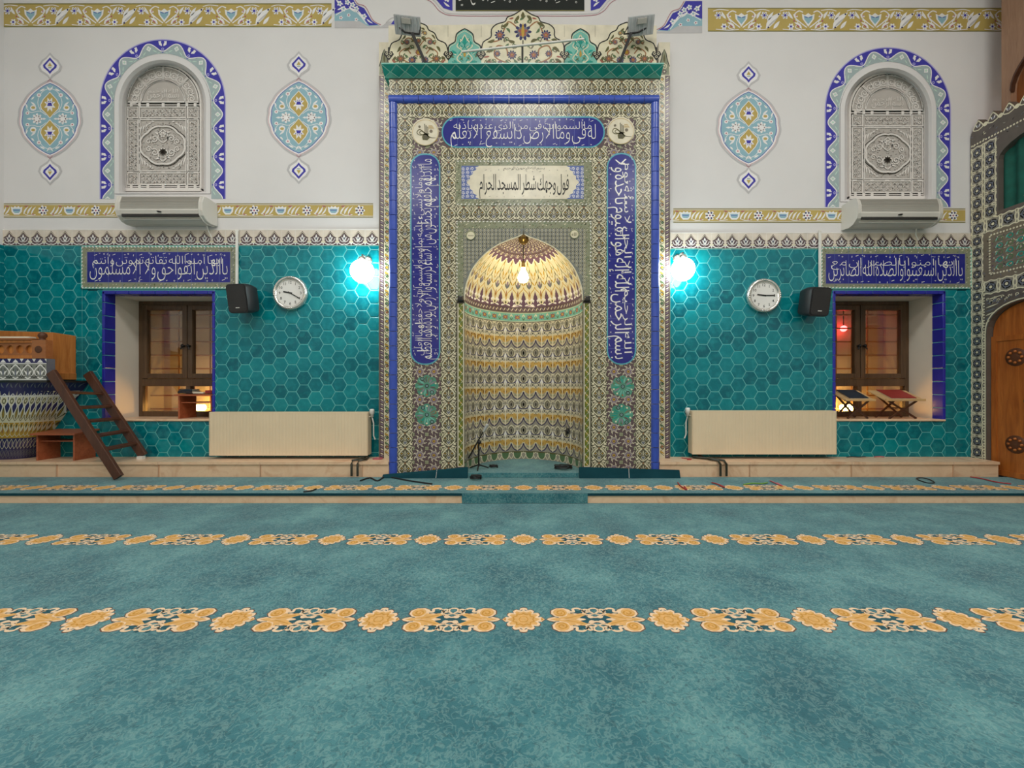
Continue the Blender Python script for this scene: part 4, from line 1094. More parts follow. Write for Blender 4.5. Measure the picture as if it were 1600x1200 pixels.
# cobalt calligraphy strips
def strip(u0, v0, u1, v1, r, text, rot, label):
    w, h = u1 - u0, v1 - v0; mo = Mo(); cx, cy = Q((u0 + u1) / 2, (v0 + v1) / 2)
    o = Mo(); o.poly(stadium(-w / 2 - 2, -h / 2 - 2, w / 2 + 2, h / 2 + 2, r + 2), 'aqua_outline', 0); o.poly(stadium(-w / 2, -h / 2, w / 2, h / 2, r), 'cobalt', 0.6)
    mo.add(o, cx, cy)
    L, T = (h, w) if rot else (w, h)
    t = two_rows(text, L - (r * 0.7 if rot else r * 1.1), T * 0.98, 'white_glaze', 1.6, 0.0)
    mo.add(t, cx, cy, 1, 1, rot)
    n = round(L / 23)
    for q in range(1, n):
        a = -L / 2 + q * L / n
        if rot: mo.line([(cx - w / 2, cy + a), (cx + w / 2, cy + a)], 0.4, 'blue_grey', 1.1)
        else: mo.line([(cx + a, cy - h / 2), (cx + a, cy + h / 2)], 0.4, 'blue_grey', 1.1)
    mb = MB(); f2 = plane(M - 0.004); mb.pat(mo, f2)
    mb.prism([[(cx + p[0], cy + p[1]) for p in stadium(-w / 2 - 2, -h / 2 - 2, w / 2 + 2, h / 2 + 2, r + 2)]], lambda x, y, d: (x * KM, M + d, H + y * KM), 'aqua_outline', depth=(-0.0032, 0.004))
    tag(mb.build('calligraphy_strip', MH), label)
strip(692, 184, 943, 229, 22, 'له ما في السموات وما في الأرض من ذا الذي يشفع عنده إلا بإذنه يعلم', 0, 'horizontal cobalt strip with rounded ends')
strip(643, 242, 686, 568, 19, 'ما بين أيديهم وما خلفهم ولا يحيطون بشيء من علمه إلا بما شاء وسع كرسيه السموات والأرض ولا يؤده حفظهما وهو العلي العظيم', PI / 2, 'upright cobalt strip left of the niche')
strip(950, 241, 992, 568, 20, 'بسم الله الرحمن الرحيم الله لا إله إلا هو الحي القيوم لا تأخذه سنة ولا نوم', -PI / 2, 'upright cobalt strip right of the niche')
# ivory tablet with black script
mo = Mo(); cx, cy = Q(817, 285)
mo.rect(-105, -36, 107, 35, 'sage_dark', 0.3)
t = Mo(); t.add(mo, cx, cy); mo = t
mo.rect(cx - 96, cy - 26, cx + 95, cy + 26, 'blue_grey', 0.8)
for q in range(1500):
    x, y = random.uniform(-104, 106), random.uniform(-35, 34)
    if abs(x) < 97 and abs(y) < 27: continue
    mo.leaf(cx + x - 1.4, cy + y - .8, cx + x + 1.4, cy + y + .8, 1.2, random.choice(['olive', 'ivory', 'leaf_green', 'field_dark']), 0.6, 0, 3)
for q in range(36):
    for y in (-35, 34): mo.leaf(cx - 103 + q * 5.9, cy + y, cx - 100 + q * 5.9, cy + y + (2 if y < 0 else -2), 1.8, 'white_glaze', 0.8)
for sx in (-1, 1):
    for i in range(4):
        for j in range(8): mo.spiral(cx + sx * (72 + 7 * i), cy - 22 + 6.2 * j, 0.6, 2.9, i + j, 1.3, 0.8, 'white_glaze', 1.0, 7)
cart = [(-66, -26)] + [(x, -26) for x in (-40, 0, 40)] + [(66, -26)]
cart = []
for sx in (1, -1):
    side = [(68, -26), (73, -23), (72, -20), (78, -17), (78, -13), (83, -10), (83, -5), (88, 0), (83, 5), (83, 10), (78, 13), (78, 17), (72, 20), (73, 23), (68, 26)]
    cart += [(cx + sx * p[0], cy + p[1]) for p in (side if sx > 0 else side[::-1])]
mo.poly(cart, 'cream', 1.4)
ib = ar_words('فول وجهك شطر المسجد الحرام'); tt = Mo()
row(ib, -68, 72, -12, 33, 'ink', 2, 1.05, 0.004, tt); marks(-66, 68, 16, 20, 12, 'ink', 2, tt, 0.7); marks(-60, 60, -24, -20, 9, 'ink', 2, tt, 0.6)
row(ar_words('بسم الله الرحمن الرحيم'), -30, 34, 20.5, 6, 'field_dark', 2, 1.0, 0, tt)
mo.add(tt, cx, cy)
mb = MB(); mb.pat(mo, plane(M - 0.003)); mb.build('inscription_tablet', MH)
# roundels
def roundel(u, v, r, small, text):
    cx, cy = Q(u, v); mb = MB(); c = (cx * KM, M, H + cy * KM); R = r * KM
    mb.lathe([(R, 0.0), (R, 0.008), (R * 0.97, 0.012), (0.0, 0.012)], c, 'cream' if not small else 'sage', 28, (0, -1, 0), False)
    mo = Mo()
    if not small:
        mo.ring(cx, cy, r * .93, 0.5, 'gold', 0, 28)
        k = r / 21
        # tughra: three tall shafts, two loops, a knotted base and a tail
        for q in range(3): mo.curve([(cx - 1 + 2.2 * q, cy - 4 * k), (cx - .4 + 2.2 * q, cy + 4), (cx - 1 + 2.2 * q, cy + (13 - 2 * q) * k)], 1.2, 'field_dark', 1)
        mo.curve([(cx + 4, cy - 5), (cx - 8, cy + 4.6), (cx - 13, cy + 0), (cx - 8, cy - 4), (cx + 6, cy - 2)], 1.1, 'olive', 1); mo.curve([(cx + 4, cy - 6), (cx - 5, cy + 2), (cx - 9, cy), (cx - 6, cy - 3), (cx + 4, cy - 4)], 0.9, 'olive', 1)
        mo.poly([(cx - 3, cy - 2), (cx + 2.6, cy - 1), (cx + 7, cy - 8), (cx + 3, cy - 12), (cx - 4, cy - 11.4), (cx - 5, cy - 7)], 'olive', 1); mo.poly([(cx - 2, cy - 4), (cx + 2, cy - 4), (cx + 4.6, cy - 8.4), (cx + 2, cy - 10.6), (cx - 3, cy - 10)], 'field_dark', 1.4); mo.curve([(cx + 3, cy - 5), (cx + 9, cy - 8), (cx + 17, cy - 8.4)], 1.5, 'field_dark', 1, 4, False, True)
        mo.disc(cx + 9, cy + 2, 2.6, 'taupe', 1, 9); mo.disc(cx - 9, cy + 9, 2.0, 'taupe', 1, 8)
        for q in range(4): mo.line([(cx + 5, cy + 6 + 1.6 * q), (cx + 14 - q, cy + 6 + 1.6 * q)], 0.5, 'gold', 1)
    else:
        mo.disc(cx, cy, r * .82, 'ivory', 0, 16); g = Mo(); V, F_ = glyphs(shape(text), 0.01); w = V[:, 0].max() - V[:, 0].min(); s = r * 1.15 / w
        A = V.copy(); A[:, 0] = (A[:, 0] - (V[:, 0].max() + V[:, 0].min()) / 2) * s; A[:, 1] = (A[:, 1] - (V[:, 1].max() + V[:, 1].min()) / 2) * s; g.raw(A, F_, 'olive', 1); mo.add(g, cx, cy)
    mb.pat(mo, plane(M - 0.013)); mb.build('roundel', MH)
roundel(664.5, 207, 21.5, False, ''); roundel(970, 205, 21.5, False, ''); roundel(735.5, 368, 7.4, True, 'محمد'); roundel(897.5, 366, 7.4, True, 'الله')
# turquoise rosettes on the lower panels
def rosette(u, v, var):
    cx, cy = Q(u, v); mo = Mo(); r = 21
    for q in range(8):
        a = q * PI / 4
        mo.disc(cx + 12 * math.cos(a), cy + 11 * math.sin(a), 6.6, 'rosette_green', 0.5 + 0.05 * q, 9)
    mo.disc(cx, cy, 12, 'rosette_green', 1, 14)
    for q in range(16): a = q * PI / 8; mo.leaf(cx + 5 * math.cos(a), cy + 5 * math.sin(a), cx + 17 * math.cos(a + .1), cy + 16 * math.sin(a + .1), 2.2, random.choice(['taupe', 'turquoise', 'light_turquoise', 'brown_violet', 'lilac']), 1.5, 0.6)
    for q in range(10): a = q * PI / 5 + .3; mo.disc(cx + 14.5 * math.cos(a), cy + 13.5 * math.sin(a), 1.5, random.choice(['ochre', 'ivory', 'leaf_green']), 1.9, 6)
    for dx, dy in ((0, 0), (-7 + var, 11), (8, -10 - var)): mo.disc(cx + dx, cy + dy, 3.6, 'light_turquoise', 2.0, 9); mo.ring(cx + dx, cy + dy, 2.7, 1.4, 'dark', 2.3, 9); mo.disc(cx + dx, cy + dy, 1.4, 'slate', 2.4, 6)
    mb = MB(); mb.pat(mo, plane(M - 0.0025)); mb.build('rosette', MH)
rosette(667, 603, 0); rosette(667, 648, 1); rosette(973, 604, 0); rosette(971, 648, 2)

# blue half-round moulding of the frame, tile by tile
mb = MB()
def half_tube(p, q, r, side):
    n = 8; V = []
    p = np.array(p); q = np.array(q); d = (q - p) / np.linalg.norm(q - p); s = np.array(side, float)
    for e in (p, q):
        for i in range(n + 1):
            a = PI * i / n; V.append(e + s * r * math.cos(a) + np.array((0, -1, 0)) * r * 0.8 * math.sin(a))
    mb.add(V, [(i, i + 1, n + 2 + i, n + 1 + i) for i in range(n)], 'moulding_blue', True)
    mb.add(V[:n + 1], [tuple(range(n + 1))], 'moulding_blue'); mb.add(V[n + 1:], [tuple(range(n + 1))], 'moulding_blue')
r = 6.3 * KM; g = 0.0026
for u in (614.5, 1023.5):
    v = VB
    while v > 162: v1 = max(v - 22.6, 161.5); half_tube((X(u, M), M, Z(v, M) + g), (X(u, M), M, Z(v1, M) - g), r, (1, 0, 0)); v = v1
    mb.box(X(u - 6.2, M), X(u + 6.2, M), M - 0.004, M, ZP + .002, Z(150, M), 'white_glaze')
u = 608.0
while u < 1029: u1 = min(u + 23.4, 1030); half_tube((X(u, M) + g, M, Z(155.5, M)), (X(u1, M) - g, M, Z(155.5, M)), r, (0, 0, 1)); u = u1
mb.box(X(608, M), X(1030, M), M - 0.004, M, Z(161, M), Z(150, M), 'white_glaze')
mb.build('blue_moulding', MH)

# outer strips against the wall
DS = 4.30
for s, u0, u1 in ((-1, 592, 609), (1, 1029, 1047)):
    mb = MB(); mb.box(X(u0, DS), X(u1, DS) , DS, W, ZL, Z(118, DS), 'taupe'); mb.box(X(u0, DS), X(u1, DS), DS, W, Z(118, DS), Z(66, DS), 'cream'); mo = Mo(); xm_ = (u0 + u1) / 2 - CU
    mo.poly([(xm_ - 8, CV - 117), (xm_ + 8, CV - 117), (xm_ + 7, CV - 100), (xm_ + 4, CV - 92), (xm_ + 3, CV - 84), (xm_, CV - 78), (xm_ - 3, CV - 84), (xm_ - 4, CV - 92), (xm_ - 7, CV - 100)], 'sage_dark', .3); mo.line([(xm_ - 8, CV - 104), (xm_ - 4.4, CV - 92), (xm_ - 3, CV - 84), (xm_, CV - 77), (xm_ + 3, CV - 84), (xm_ + 4.4, CV - 92), (xm_ + 8, CV - 104)], 1.2, 'dark', .8); mo.spiral(xm_, CV - 104, 1, 5, 0, 1.4, 1.2, 'ivory', .9); mo.leaf(xm_, CV - 98, xm_, CV - 84, 3, 'olive', .9); mo.flower(xm_, CV - 112, 4, 7, 'brown_violet', 'ivory', .9)
    e = u0 if s < 0 else u1
    rq(mo, min(e, e - s * 8), 118, max(e, e - s * 8), 716, 'brown_violet', 0.2); rq(mo, min(e - s * 8, e - s * 17), 118, max(e - s * 8, e - s * 17), 716, 'ivory', 0.2); rq(mo, min(e, e - s * 1.4), 118, max(e, e - s * 1.4), 716, 'taupe', 0.8)
    y = 120; k = 0
    while y < 714:
        for q in (0, 1): mo.leaf(e - s * 2.2 - CU, CV - y - 3 * q, e - s * 7.4 - CU, CV - y - 3 - 3 * q, 1.8, 'lilac' if q else 'ivory', 0.7, 0.6, 3)
        y += 7
    y = 124
    while y < 706:
        x = e - s * 12.5 - CU
        mo.spiral(x, CV - y, 1.0, 4.2, (0 if k % 2 else PI), 1.2, 1.2, 'dark', 0.8, 9); mo.disc(x, CV - y, 2.0, ('gold', 'leaf_green', 'ochre')[k % 3], 0.9, 7); mo.leaf(x - 3.4, CV - y - 7, x + 3.4, CV - y - 11, 2.6, ('leaf_green', 'gold')[k % 2], 0.9); mo.curve([(x + 3, CV - y - 3), (x - 3 , CV - y - 8), (x + 3, CV - y - 14)], 0.8, 'olive', 0.7, 3)
        y += 14; k += 1
    mb.pat(mo, plane(DS - 0.0006)); mb.build('outer_strip', MH)

# turquoise cornice of folded triangular tiles
mb = MB(); u0, u1, n = 597, 1036, 19; p = (u1 - u0) / n; zt, zm, zb = Z(103, 4.04), Z(113.5, 4.08), Z(122.5, M)
for i in range(n):
    xa, xb = X(u0 + i * p, 4.04), X(u0 + (i + 1) * p, 4.04); xm = (xa + xb) / 2
    V = [(xa, 4.02, zt), (xb, 4.02, zt), (xm, 4.075, zm), (xa, M, zb), (xb, M, zb)]
    mb.add(V, [(0, 2, 1)], 'turquoise'); mb.add(V, [(2, 3, 4)], 'lit_turquoise'); mb.add(V, [(0, 3, 2), (1, 2, 4)], 'turquoise')  # lower facet paler: facet shading put into the glaze colour
    for a, b in (((xa, 4.02, zt), (xm, 4.075, zm)), ((xb, 4.02, zt), (xm, 4.075, zm)), ((xm, 4.07, zm), (xa, 4.115, zb)), ((xm, 4.07, zm), (xb, 4.115, zb))):
        mb.bar(a, b, 0.008, 0.006, 'light_turquoise')
mb.box(X(u0, 4.04), X(u1, 4.04), 4.015, 4.30, zt, zt + 0.012, 'light_turquoise'); mb.box(X(u0, 4.04), X(u1, 4.04), 4.118, 4.30, zb, zt, 'turquoise')
mb.build('turquoise_cornice', MH)

# cresting: three flowered lobes and two small turquoise ones on cream tiles
DC = 4.20; KC = DC / F; mb = MB()
def lobe(pts, mirror_about=None):
    return pts
cl = [(752, 80), (755, 66), (767, 58), (768, 46), (776, 38), (789, 34), (793, 27), (803, 23), (817, 14)]
cen = cr([(p[0] - 817, CV - p[1]) for p in cl], 3); cen = cen + [(-p[0], p[1]) for p in cen[::-1][1:]]
sm = cr([(700 - 726, 80), (702 - 726, 71), (711 - 726, 65), (713 - 726, 54), (720 - 726, 48), (0, 45)], 3); sm = [(p[0], CV - p[1]) for p in sm]; sm = sm + [(-p[0], p[1]) for p in sm[::-1][1:]]
sd = cr([(608 - 654, 80), (612 - 654, 68), (624 - 654, 62), (629 - 654, 52), (638 - 654, 47), (642 - 654, 40), (0, 35)], 3); sd = [(p[0], CV - p[1]) for p in sd]; sd = sd + [(-p[0], p[1]) for p in sd[::-1][1:]]
zb_ = CV - 104
rect_top = CV - 40
outline = [(607 - CU, zb_), (607 - CU, rect_top)] + [(p[0] + 817 - CU, p[1]) for p in cen if p[1] > rect_top] + [(1026 - CU, rect_top), (1026 - CU, zb_)]
mb.prism([outline], lambda x, y, d: (x * KC, DC + d, H + y * KC), 'cream', depth=(0.0, 0.06))
mo = Mo()
def place_lobe(pts, cx, fillmat):
    q = [(p[0] + cx - CU, p[1]) for p in pts]
    mo.poly([(q[0][0], zb_)] + q + [(q[-1][0], zb_)], fillmat, 0.4); mo.line(q, 1.8, 'dark', 1.2)
    mo.line([(cx - CU + (p[0] - cx + CU) * .94, zb_ + (p[1] - zb_) * .94) for p in q], 0.8, 'ivory', 1.3)
place_lobe(cen, 817, 'ivory')
for cx in (654, 979): place_lobe(sd, cx, 'ivory')
for cx in (726, 907): place_lobe(sm, cx, 'light_turquoise')
def rose(x, y, r, a='navy', b='slate', c='brick_red'):
    mo.flower(x, y, r, 10, a, b, 1.8, 0, .62); mo.flower(x, y, r * .55, 5, c, 'gold', 2.9, 0.3, .3)
c0 = 817 - CU
def mirror(fn_):
    for s in (-1, 1): fn_(s)
def central(s):
    Y = CV
    mo.curve([(c0 + s * 4, Y - 101), (c0 + s * 26, Y - 98), (c0 + s * 44, Y - 88), (c0 + s * 40, Y - 72), (c0 + s * 26, Y - 76), (c0 + s * 24, Y - 88)], 2.2, 'ochre', 1.5)
    mo.curve([(c0 + s * 6, Y - 46), (c0 + s * 22, Y - 34), (c0 + s * 30, Y - 48), (c0 + s * 36, Y - 62), (c0 + s * 50, Y - 66)], 2.0, 'ochre', 1.5)
    rose(c0 + s * 36, Y - 55, 8.6); rose(c0 + s * 17, Y - 86, 7.6); rose(c0 + s * 40, Y - 84, 5.4); rose(c0 + s * 36, Y - 99, 4.6)
    for a, b, w in (((6, -24), (14, -34), 5), ((22, -36), (34, -42), 5), ((12, -66), (24, -62), 5), ((44, -62), (56, -66), 5), ((46, -74), (58, -82), 5), ((50, -92), (60, -100), 5), ((22, -68), (30, -74), 4), ((8, -98), (14, -92), 4), ((26, -44), (20, -52), 4)):
        mo.leaf(c0 + s * a[0], Y + a[1], c0 + s * b[0], Y + b[1], w, 'olive' if w > 4 else 'leaf_green', 1.7, 1.2)
    for a, b in (((52, -88), (62, -90)), ((48, -100), (56, -96)), ((14, -28), (22, -30))): mo.leaf(c0 + s * a[0], Y + a[1], c0 + s * b[0], Y + b[1], 2.6, 'brick_red', 1.8)
mirror(central)
def vines(c_, spots, mats):
    for s in (-1, 1):
        for (x_, y_, r_, a_) in spots:
            mo.spiral(c_ + s * x_, CV - y_, r_ * .25, r_, a_ if s > 0 else PI - a_, 1.15 * s, 1.3, mats[0], 1.45, 10); mo.leaf(c_ + s * (x_ - r_), CV - y_ - 2, c_ + s * (x_ + r_ * .6), CV - y_ + r_ * .9, r_ * .6, mats[1], 1.55, 1.0); mo.leaf(c_ + s * (x_ + r_ * .3), CV - y_ - r_, c_ + s * (x_ + r_), CV - y_ + 1, r_ * .42, mats[2], 1.55, .8)
vines(c0, [(12, 72, 5, .3), (24, 98, 5, 2), (50, 78, 5, 1), (56, 98, 4.4, .5), (26, 62, 4.4, 2.4), (46, 96, 4.6, 3), (10, 34, 3.6, 1), (30, 42, 4, .2), (5, 92, 3.4, 1)], ('olive', 'leaf_green', 'taupe'))
mo.disc(c0, CV - 49, 13.5, 'ivory', 1.5, 16); rose(c0, CV - 50, 14, 'navy', 'slate'); mo.leaf(c0, CV - 60, c0, CV - 36, 5, 'gold', 4.4); mo.leaf(c0 - 5, CV - 32, c0 + 5, CV - 24, 4, 'leaf_green', 1.7); mo.leaf(c0, CV - 30, c0, CV - 18, 6, 'olive', 1.8); mo.rect(c0 - .8, CV - 103, c0 + .8, CV - 63, 'dark', 1.6)
for cx in (654, 979):
    c1 = cx - CU
    def side(s):
        Y = CV
        mo.curve([(c1 + s * 4, Y - 101), (c1 + s * 20, Y - 96), (c1 + s * 30, Y - 84), (c1 + s * 20, Y - 76), (c1 + s * 12, Y - 84)], 1.8, 'ochre', 1.5); mo.curve([(c1, Y - 74), (c1 + s * 10, Y - 62), (c1 + s * 18, Y - 60), (c1 + s * 26, Y - 70)], 1.6, 'ochre', 1.5)
        rose(c1 + s * 28, Y - 92, 6.6, 'olive', 'taupe'); rose(c1 + s * 10, Y - 94, 6.2, 'navy', 'slate'); rose(c1 + s * 18, Y - 66, 4.6, 'brown_violet', 'lilac'); rose(c1 + s * 10, Y - 52, 4, 'olive', 'lilac', 'gold')
        for a, b, w in (((4, -58), (12, -66), 4), ((14, -74), (24, -80), 4), ((28, -72), (34, -82), 4), ((36, -88), (42, -96), 4), ((20, -100), (26, -102), 3), ((4, -44), (10, -48), 3), ((20, -54), (26, -62), 3)): mo.leaf(c1 + s * a[0], Y + a[1], c1 + s * b[0], Y + b[1], w, 'olive', 1.7, 1)
        mo.leaf(c1 + s * 36, Y - 100, c1 + s * 42, Y - 92, 2.6, 'brick_red', 1.8)
    mirror(side); rose(c1, CV - 82, 5.4, 'brick_red', 'ochre', 'gold'); rose(c1, CV - 64, 5, 'olive', 'taupe'); vines(c1, [(20, 88, 4.6, .4), (5, 90, 3.6, 2), (34, 94, 4.4, 1), (11, 74, 4.2, 2.6), (24, 66, 3.6, .3), (8, 60, 3.4, 1.6), (18, 100, 3.6, .8), (5, 50, 3, 0)], ('olive', 'leaf_green', 'ochre'))
for cx in (726, 907):
    c1 = cx - CU
    def tiny(s):
        Y = CV
        mo.curve([(c1, Y - 102), (c1 + s * 12, Y - 92), (c1 + s * 4, Y - 80), (c1 + s * 12, Y - 72), (c1 + s * 4, Y - 62), (c1, Y - 54)], 1.6, 'ivory', 1.6); mo.curve([(c1 + s * 2, Y - 96), (c1 + s * 9, Y - 84), (c1, Y - 72), (c1 + s * 6, Y - 64)], 1.2, 'turquoise', 1.5)
        for a, b, w in (((8, -100), (20, -96), 5), ((12, -84), (20, -78), 4), ((3, -90), (8, -94), 3), ((8, -64), (10, -72), 3.4), ((16, -90), (22, -86), 3)): mo.leaf(c1 + s * a[0], Y + a[1], c1 + s * b[0], Y + b[1], w, 'turquoise' if w > 3.2 else 'leaf_green', 1.8, 1)
    mirror(tiny); vines(c1, [(6, 98, 3.4, .4), (16, 98, 3.6, 2), (6, 86, 3, 1), (16, 84, 3.2, .2), (6, 74, 2.8, 2), (6, 62, 2.6, 1)], ('turquoise', 'ivory', 'rosette_green')); mo.leaf(c1, CV - 70, c1, CV - 56, 6, 'turquoise', 1.9); mo.leaf(c1, CV - 90, c1, CV - 78, 4, 'gold', 1.9)
for u in (607.5, 700.5, 751.5, 882, 932.5, 1025.5):
    x = u - CU; mo.poly([(x, CV - 95), (x + 8, CV - 85), (x + 5, CV - 80), (x, CV - 82), (x - 5, CV - 80), (x - 8, CV - 85)], 'dark', 2); mo.rect(x - 1.2, CV - 82, x + 1.2, CV - 74, 'dark', 2)
    for dx, dy in ((-3, -84), (3, -84), (0, -89)): mo.ring(x + dx, CV + dy, 1.7, 0.8, 'ivory', 2.4, 7)
for u in (700, 752, 800, 834, 882, 930): mo.rect(u - .2 - CU, rect_top - 18, u + .2 - CU, rect_top, 'taupe', 0.2)
# keep painted parts inside the slab
mb.pat(mo, plane(DC - 0.0008)); mb.build('lobed_cresting', MH)

# ------------------------------------------------------------------ the niche itself
def unit_N():
    """ogee unit 19 wide, 40 high, gold cup below, grey seed above"""
    h = Mo()
    h.poly([(0, -20), (4, -18), (7.4, -13.5), (9.5, -8), (9.5, -7), (0, -10)], 'cup_taupe', 0.6); h.poly([(0, -12.4), (3, -11.6), (6.4, -9.4), (9.5, -7.2), (9.5, -1), (0, -1)], 'niche_gold', 0.65)
    h.curve([(0, -20), (4.4, -18), (8, -13.5), (9.5, -8.5)], 1.3, 'navy', 1.4, 3); h.curve([(0, -17.6), (3.4, -15.8), (6.6, -11.5), (8.4, -7)], 0.9, 'ivory', 1.5, 3)
    h.curve([(0.6, -12.8), (4, -11.6), (9.2, -7.4)], 1.0, 'ivory', 1.2, 3); h.leaf(1.4, -9.8, 8.4, -3.2, 4.0, 'umber', 1.6, 0.5); h.leaf(2.8, -8.4, 7.0, -4.6, 1.4, 'niche_gold', 2); h.leaf(1, -13, 5.6, -14.6, 2.0, 'sage', 1.7); h.curve([(0.8, -3), (4, -2.6), (9.2, -2.6)], 0.8, 'ivory', 1.9, 3)
    h.line([(0, -1.2), (9.5, -1.2)], 1.2, 'ivory', 1.3); h.disc(9.3, -2.2, 1.3, 'olive', 1.8, 6)
    h.disc(4.8, 2.0, 2.4, 'ivory', 1.2, 8); h.disc(4.8, 2.0, 1.6, 'seed', 1.6, 7); h.leaf(9.5, 0, 7.2, 5, 1.6, 'ivory', 1.2)
    h.curve([(1.2, 10), (3.4, 6.4), (9.5, 4.6)], 1.2, 'navy', 1.3, 3); h.curve([(9.5, 3), (4.6, 9), (4.4, 15), (9.5, 20)], 1.4, 'ivory', 1.2, 4); h.curve([(9.5, 6), (6.4, 10), (6.6, 14.5), (9.5, 17.4)], 0.8, 'olive', 1.3, 3)
    h.ell(9.5, 11.8, 1.5, 3.0, 'seed', 1.6, 8); h.curve([(1, 18.6), (3, 14), (1.4, 11)], 1.0, 'ivory', 1.2, 3); h.disc(2.6, 18.6, 0.9, 'ivory', 1.6, 5); h.leaf(3, 11.6, 4, 16.4, 1.3, 'slate', 1.3)
    u = h.sym()
    u.poly([(-1.2, 2), (1.2, 2), (2.4, 6.4), (0, 12.5), (-2.4, 6.4)], 'white_glaze', 1.5); u.line([(0, -19.5), (0, 6)], 1.7, 'ivory', 1.8); u.leaf(0, 16, 0, 19.6, 1.8, 'ivory', 1.7)
    return u
UN = unit_N()
NU = 14
mb = MB(); mo = Mo(); zr = [ZN + 0.09, ZF0]; nr = 5
ph_ = (zr[1] - zr[0]) / nr
mb.grid(lambda a, b: niche(np.array([a]), np.array([ZN - 0.06 + b * (ZF0 - ZN + 0.06)]), 0)[0], 56, 8, 'niche_ground')
for i in range(NU):
    for j in range(nr): mo.add(UN, (i + .5) * 19, (j + .5) * 40 + 1.0, 1, 1)
A = 19.0 * NU
mb.pat(mo, lambda x, y, l: niche(np.clip(x / A, 0, 1), zr[0] + np.minimum(y, 200) / 200 * (zr[1] - zr[0]), l))
mo = Mo()          # foot band of small arches
mo.rgrid(0, 8, A, 10, 60, 1, 'olive', 0.8)
for i in range(NU):
    x = (i + .5) * 19
    mo.curve([(x - 9.5, 0), (x - 6, 6), (x - 9.5, 9)], 1.0, 'ivory', 1.2, 3); mo.curve([(x + 9.5, 0), (x + 6, 6), (x + 9.5, 9)], 1.0, 'ivory', 1.2, 3); mo.poly([(x - 6.4, 8.4), (x - 5, 3), (x, 0), (x + 5, 3), (x + 6.4, 8.4)], 'leaf_green', 1); mo.line([(x, 0), (x, 8)], 1.0, 'ivory', 1.3)
    mo.curve([(x - 6.4, 9), (x - 5, 3), (x, -.6), (x + 5, 3), (x + 6.4, 9)], 1.1, 'ivory', 1.4, 3)
mb.pat(mo, lambda x, y, l: niche(np.clip(x / A, 0, 1), ZN + np.clip(y, 0, 10) / 10 * 0.09, l))
mb.build('niche_wall', MH)
# turquoise frieze with red stars
mb = MB(); mo = Mo()
mb.grid(lambda a, b: niche(np.array([a]), np.array([ZF0 + b * (ZF1 - ZF0)]), 0)[0], 56, 2, 'light_turquoise')
mo.rgrid(0, -10, A, -8.6, 80, 1, 'taupe', 1); mo.rgrid(0, 8.6, A, 10, 80, 1, 'taupe', 1); mo.rgrid(0, -8, A, -7.2, 80, 1, 'ivory', 1.2); mo.rgrid(0, 7.2, A, 8, 80, 1, 'ivory', 1.2)
for i in range(NU):
    x = (i + .5) * 19
    for q in range(8): a = q * PI / 4; mo.leaf(x, 0, x + 5.8 * math.cos(a), 5.6 * math.sin(a), 2.6, 'brick_red' if q % 2 else 'slate', 1.3, 0, 3)
    mo.disc(x, 0, 1.8, 'gold', 1.8, 7)
    for s in (-1, 1): mo.leaf(x + 9.5, -6, x + 9.5 + s * 2.2, 0, 1.6, 'leaf_green', 1.3, 0, 3); mo.leaf(x + 9.5, 6, x + 9.5 - s * 2.2, 0, 1.6, 'ivory', 1.3, 0, 3)
mb.pat(mo, lambda x, y, l: niche(np.clip(x / A, 0, 1), ZF0 + (y + 10) / 20 * (ZF1 - ZF0), l)); mb.build('niche_frieze', MH)
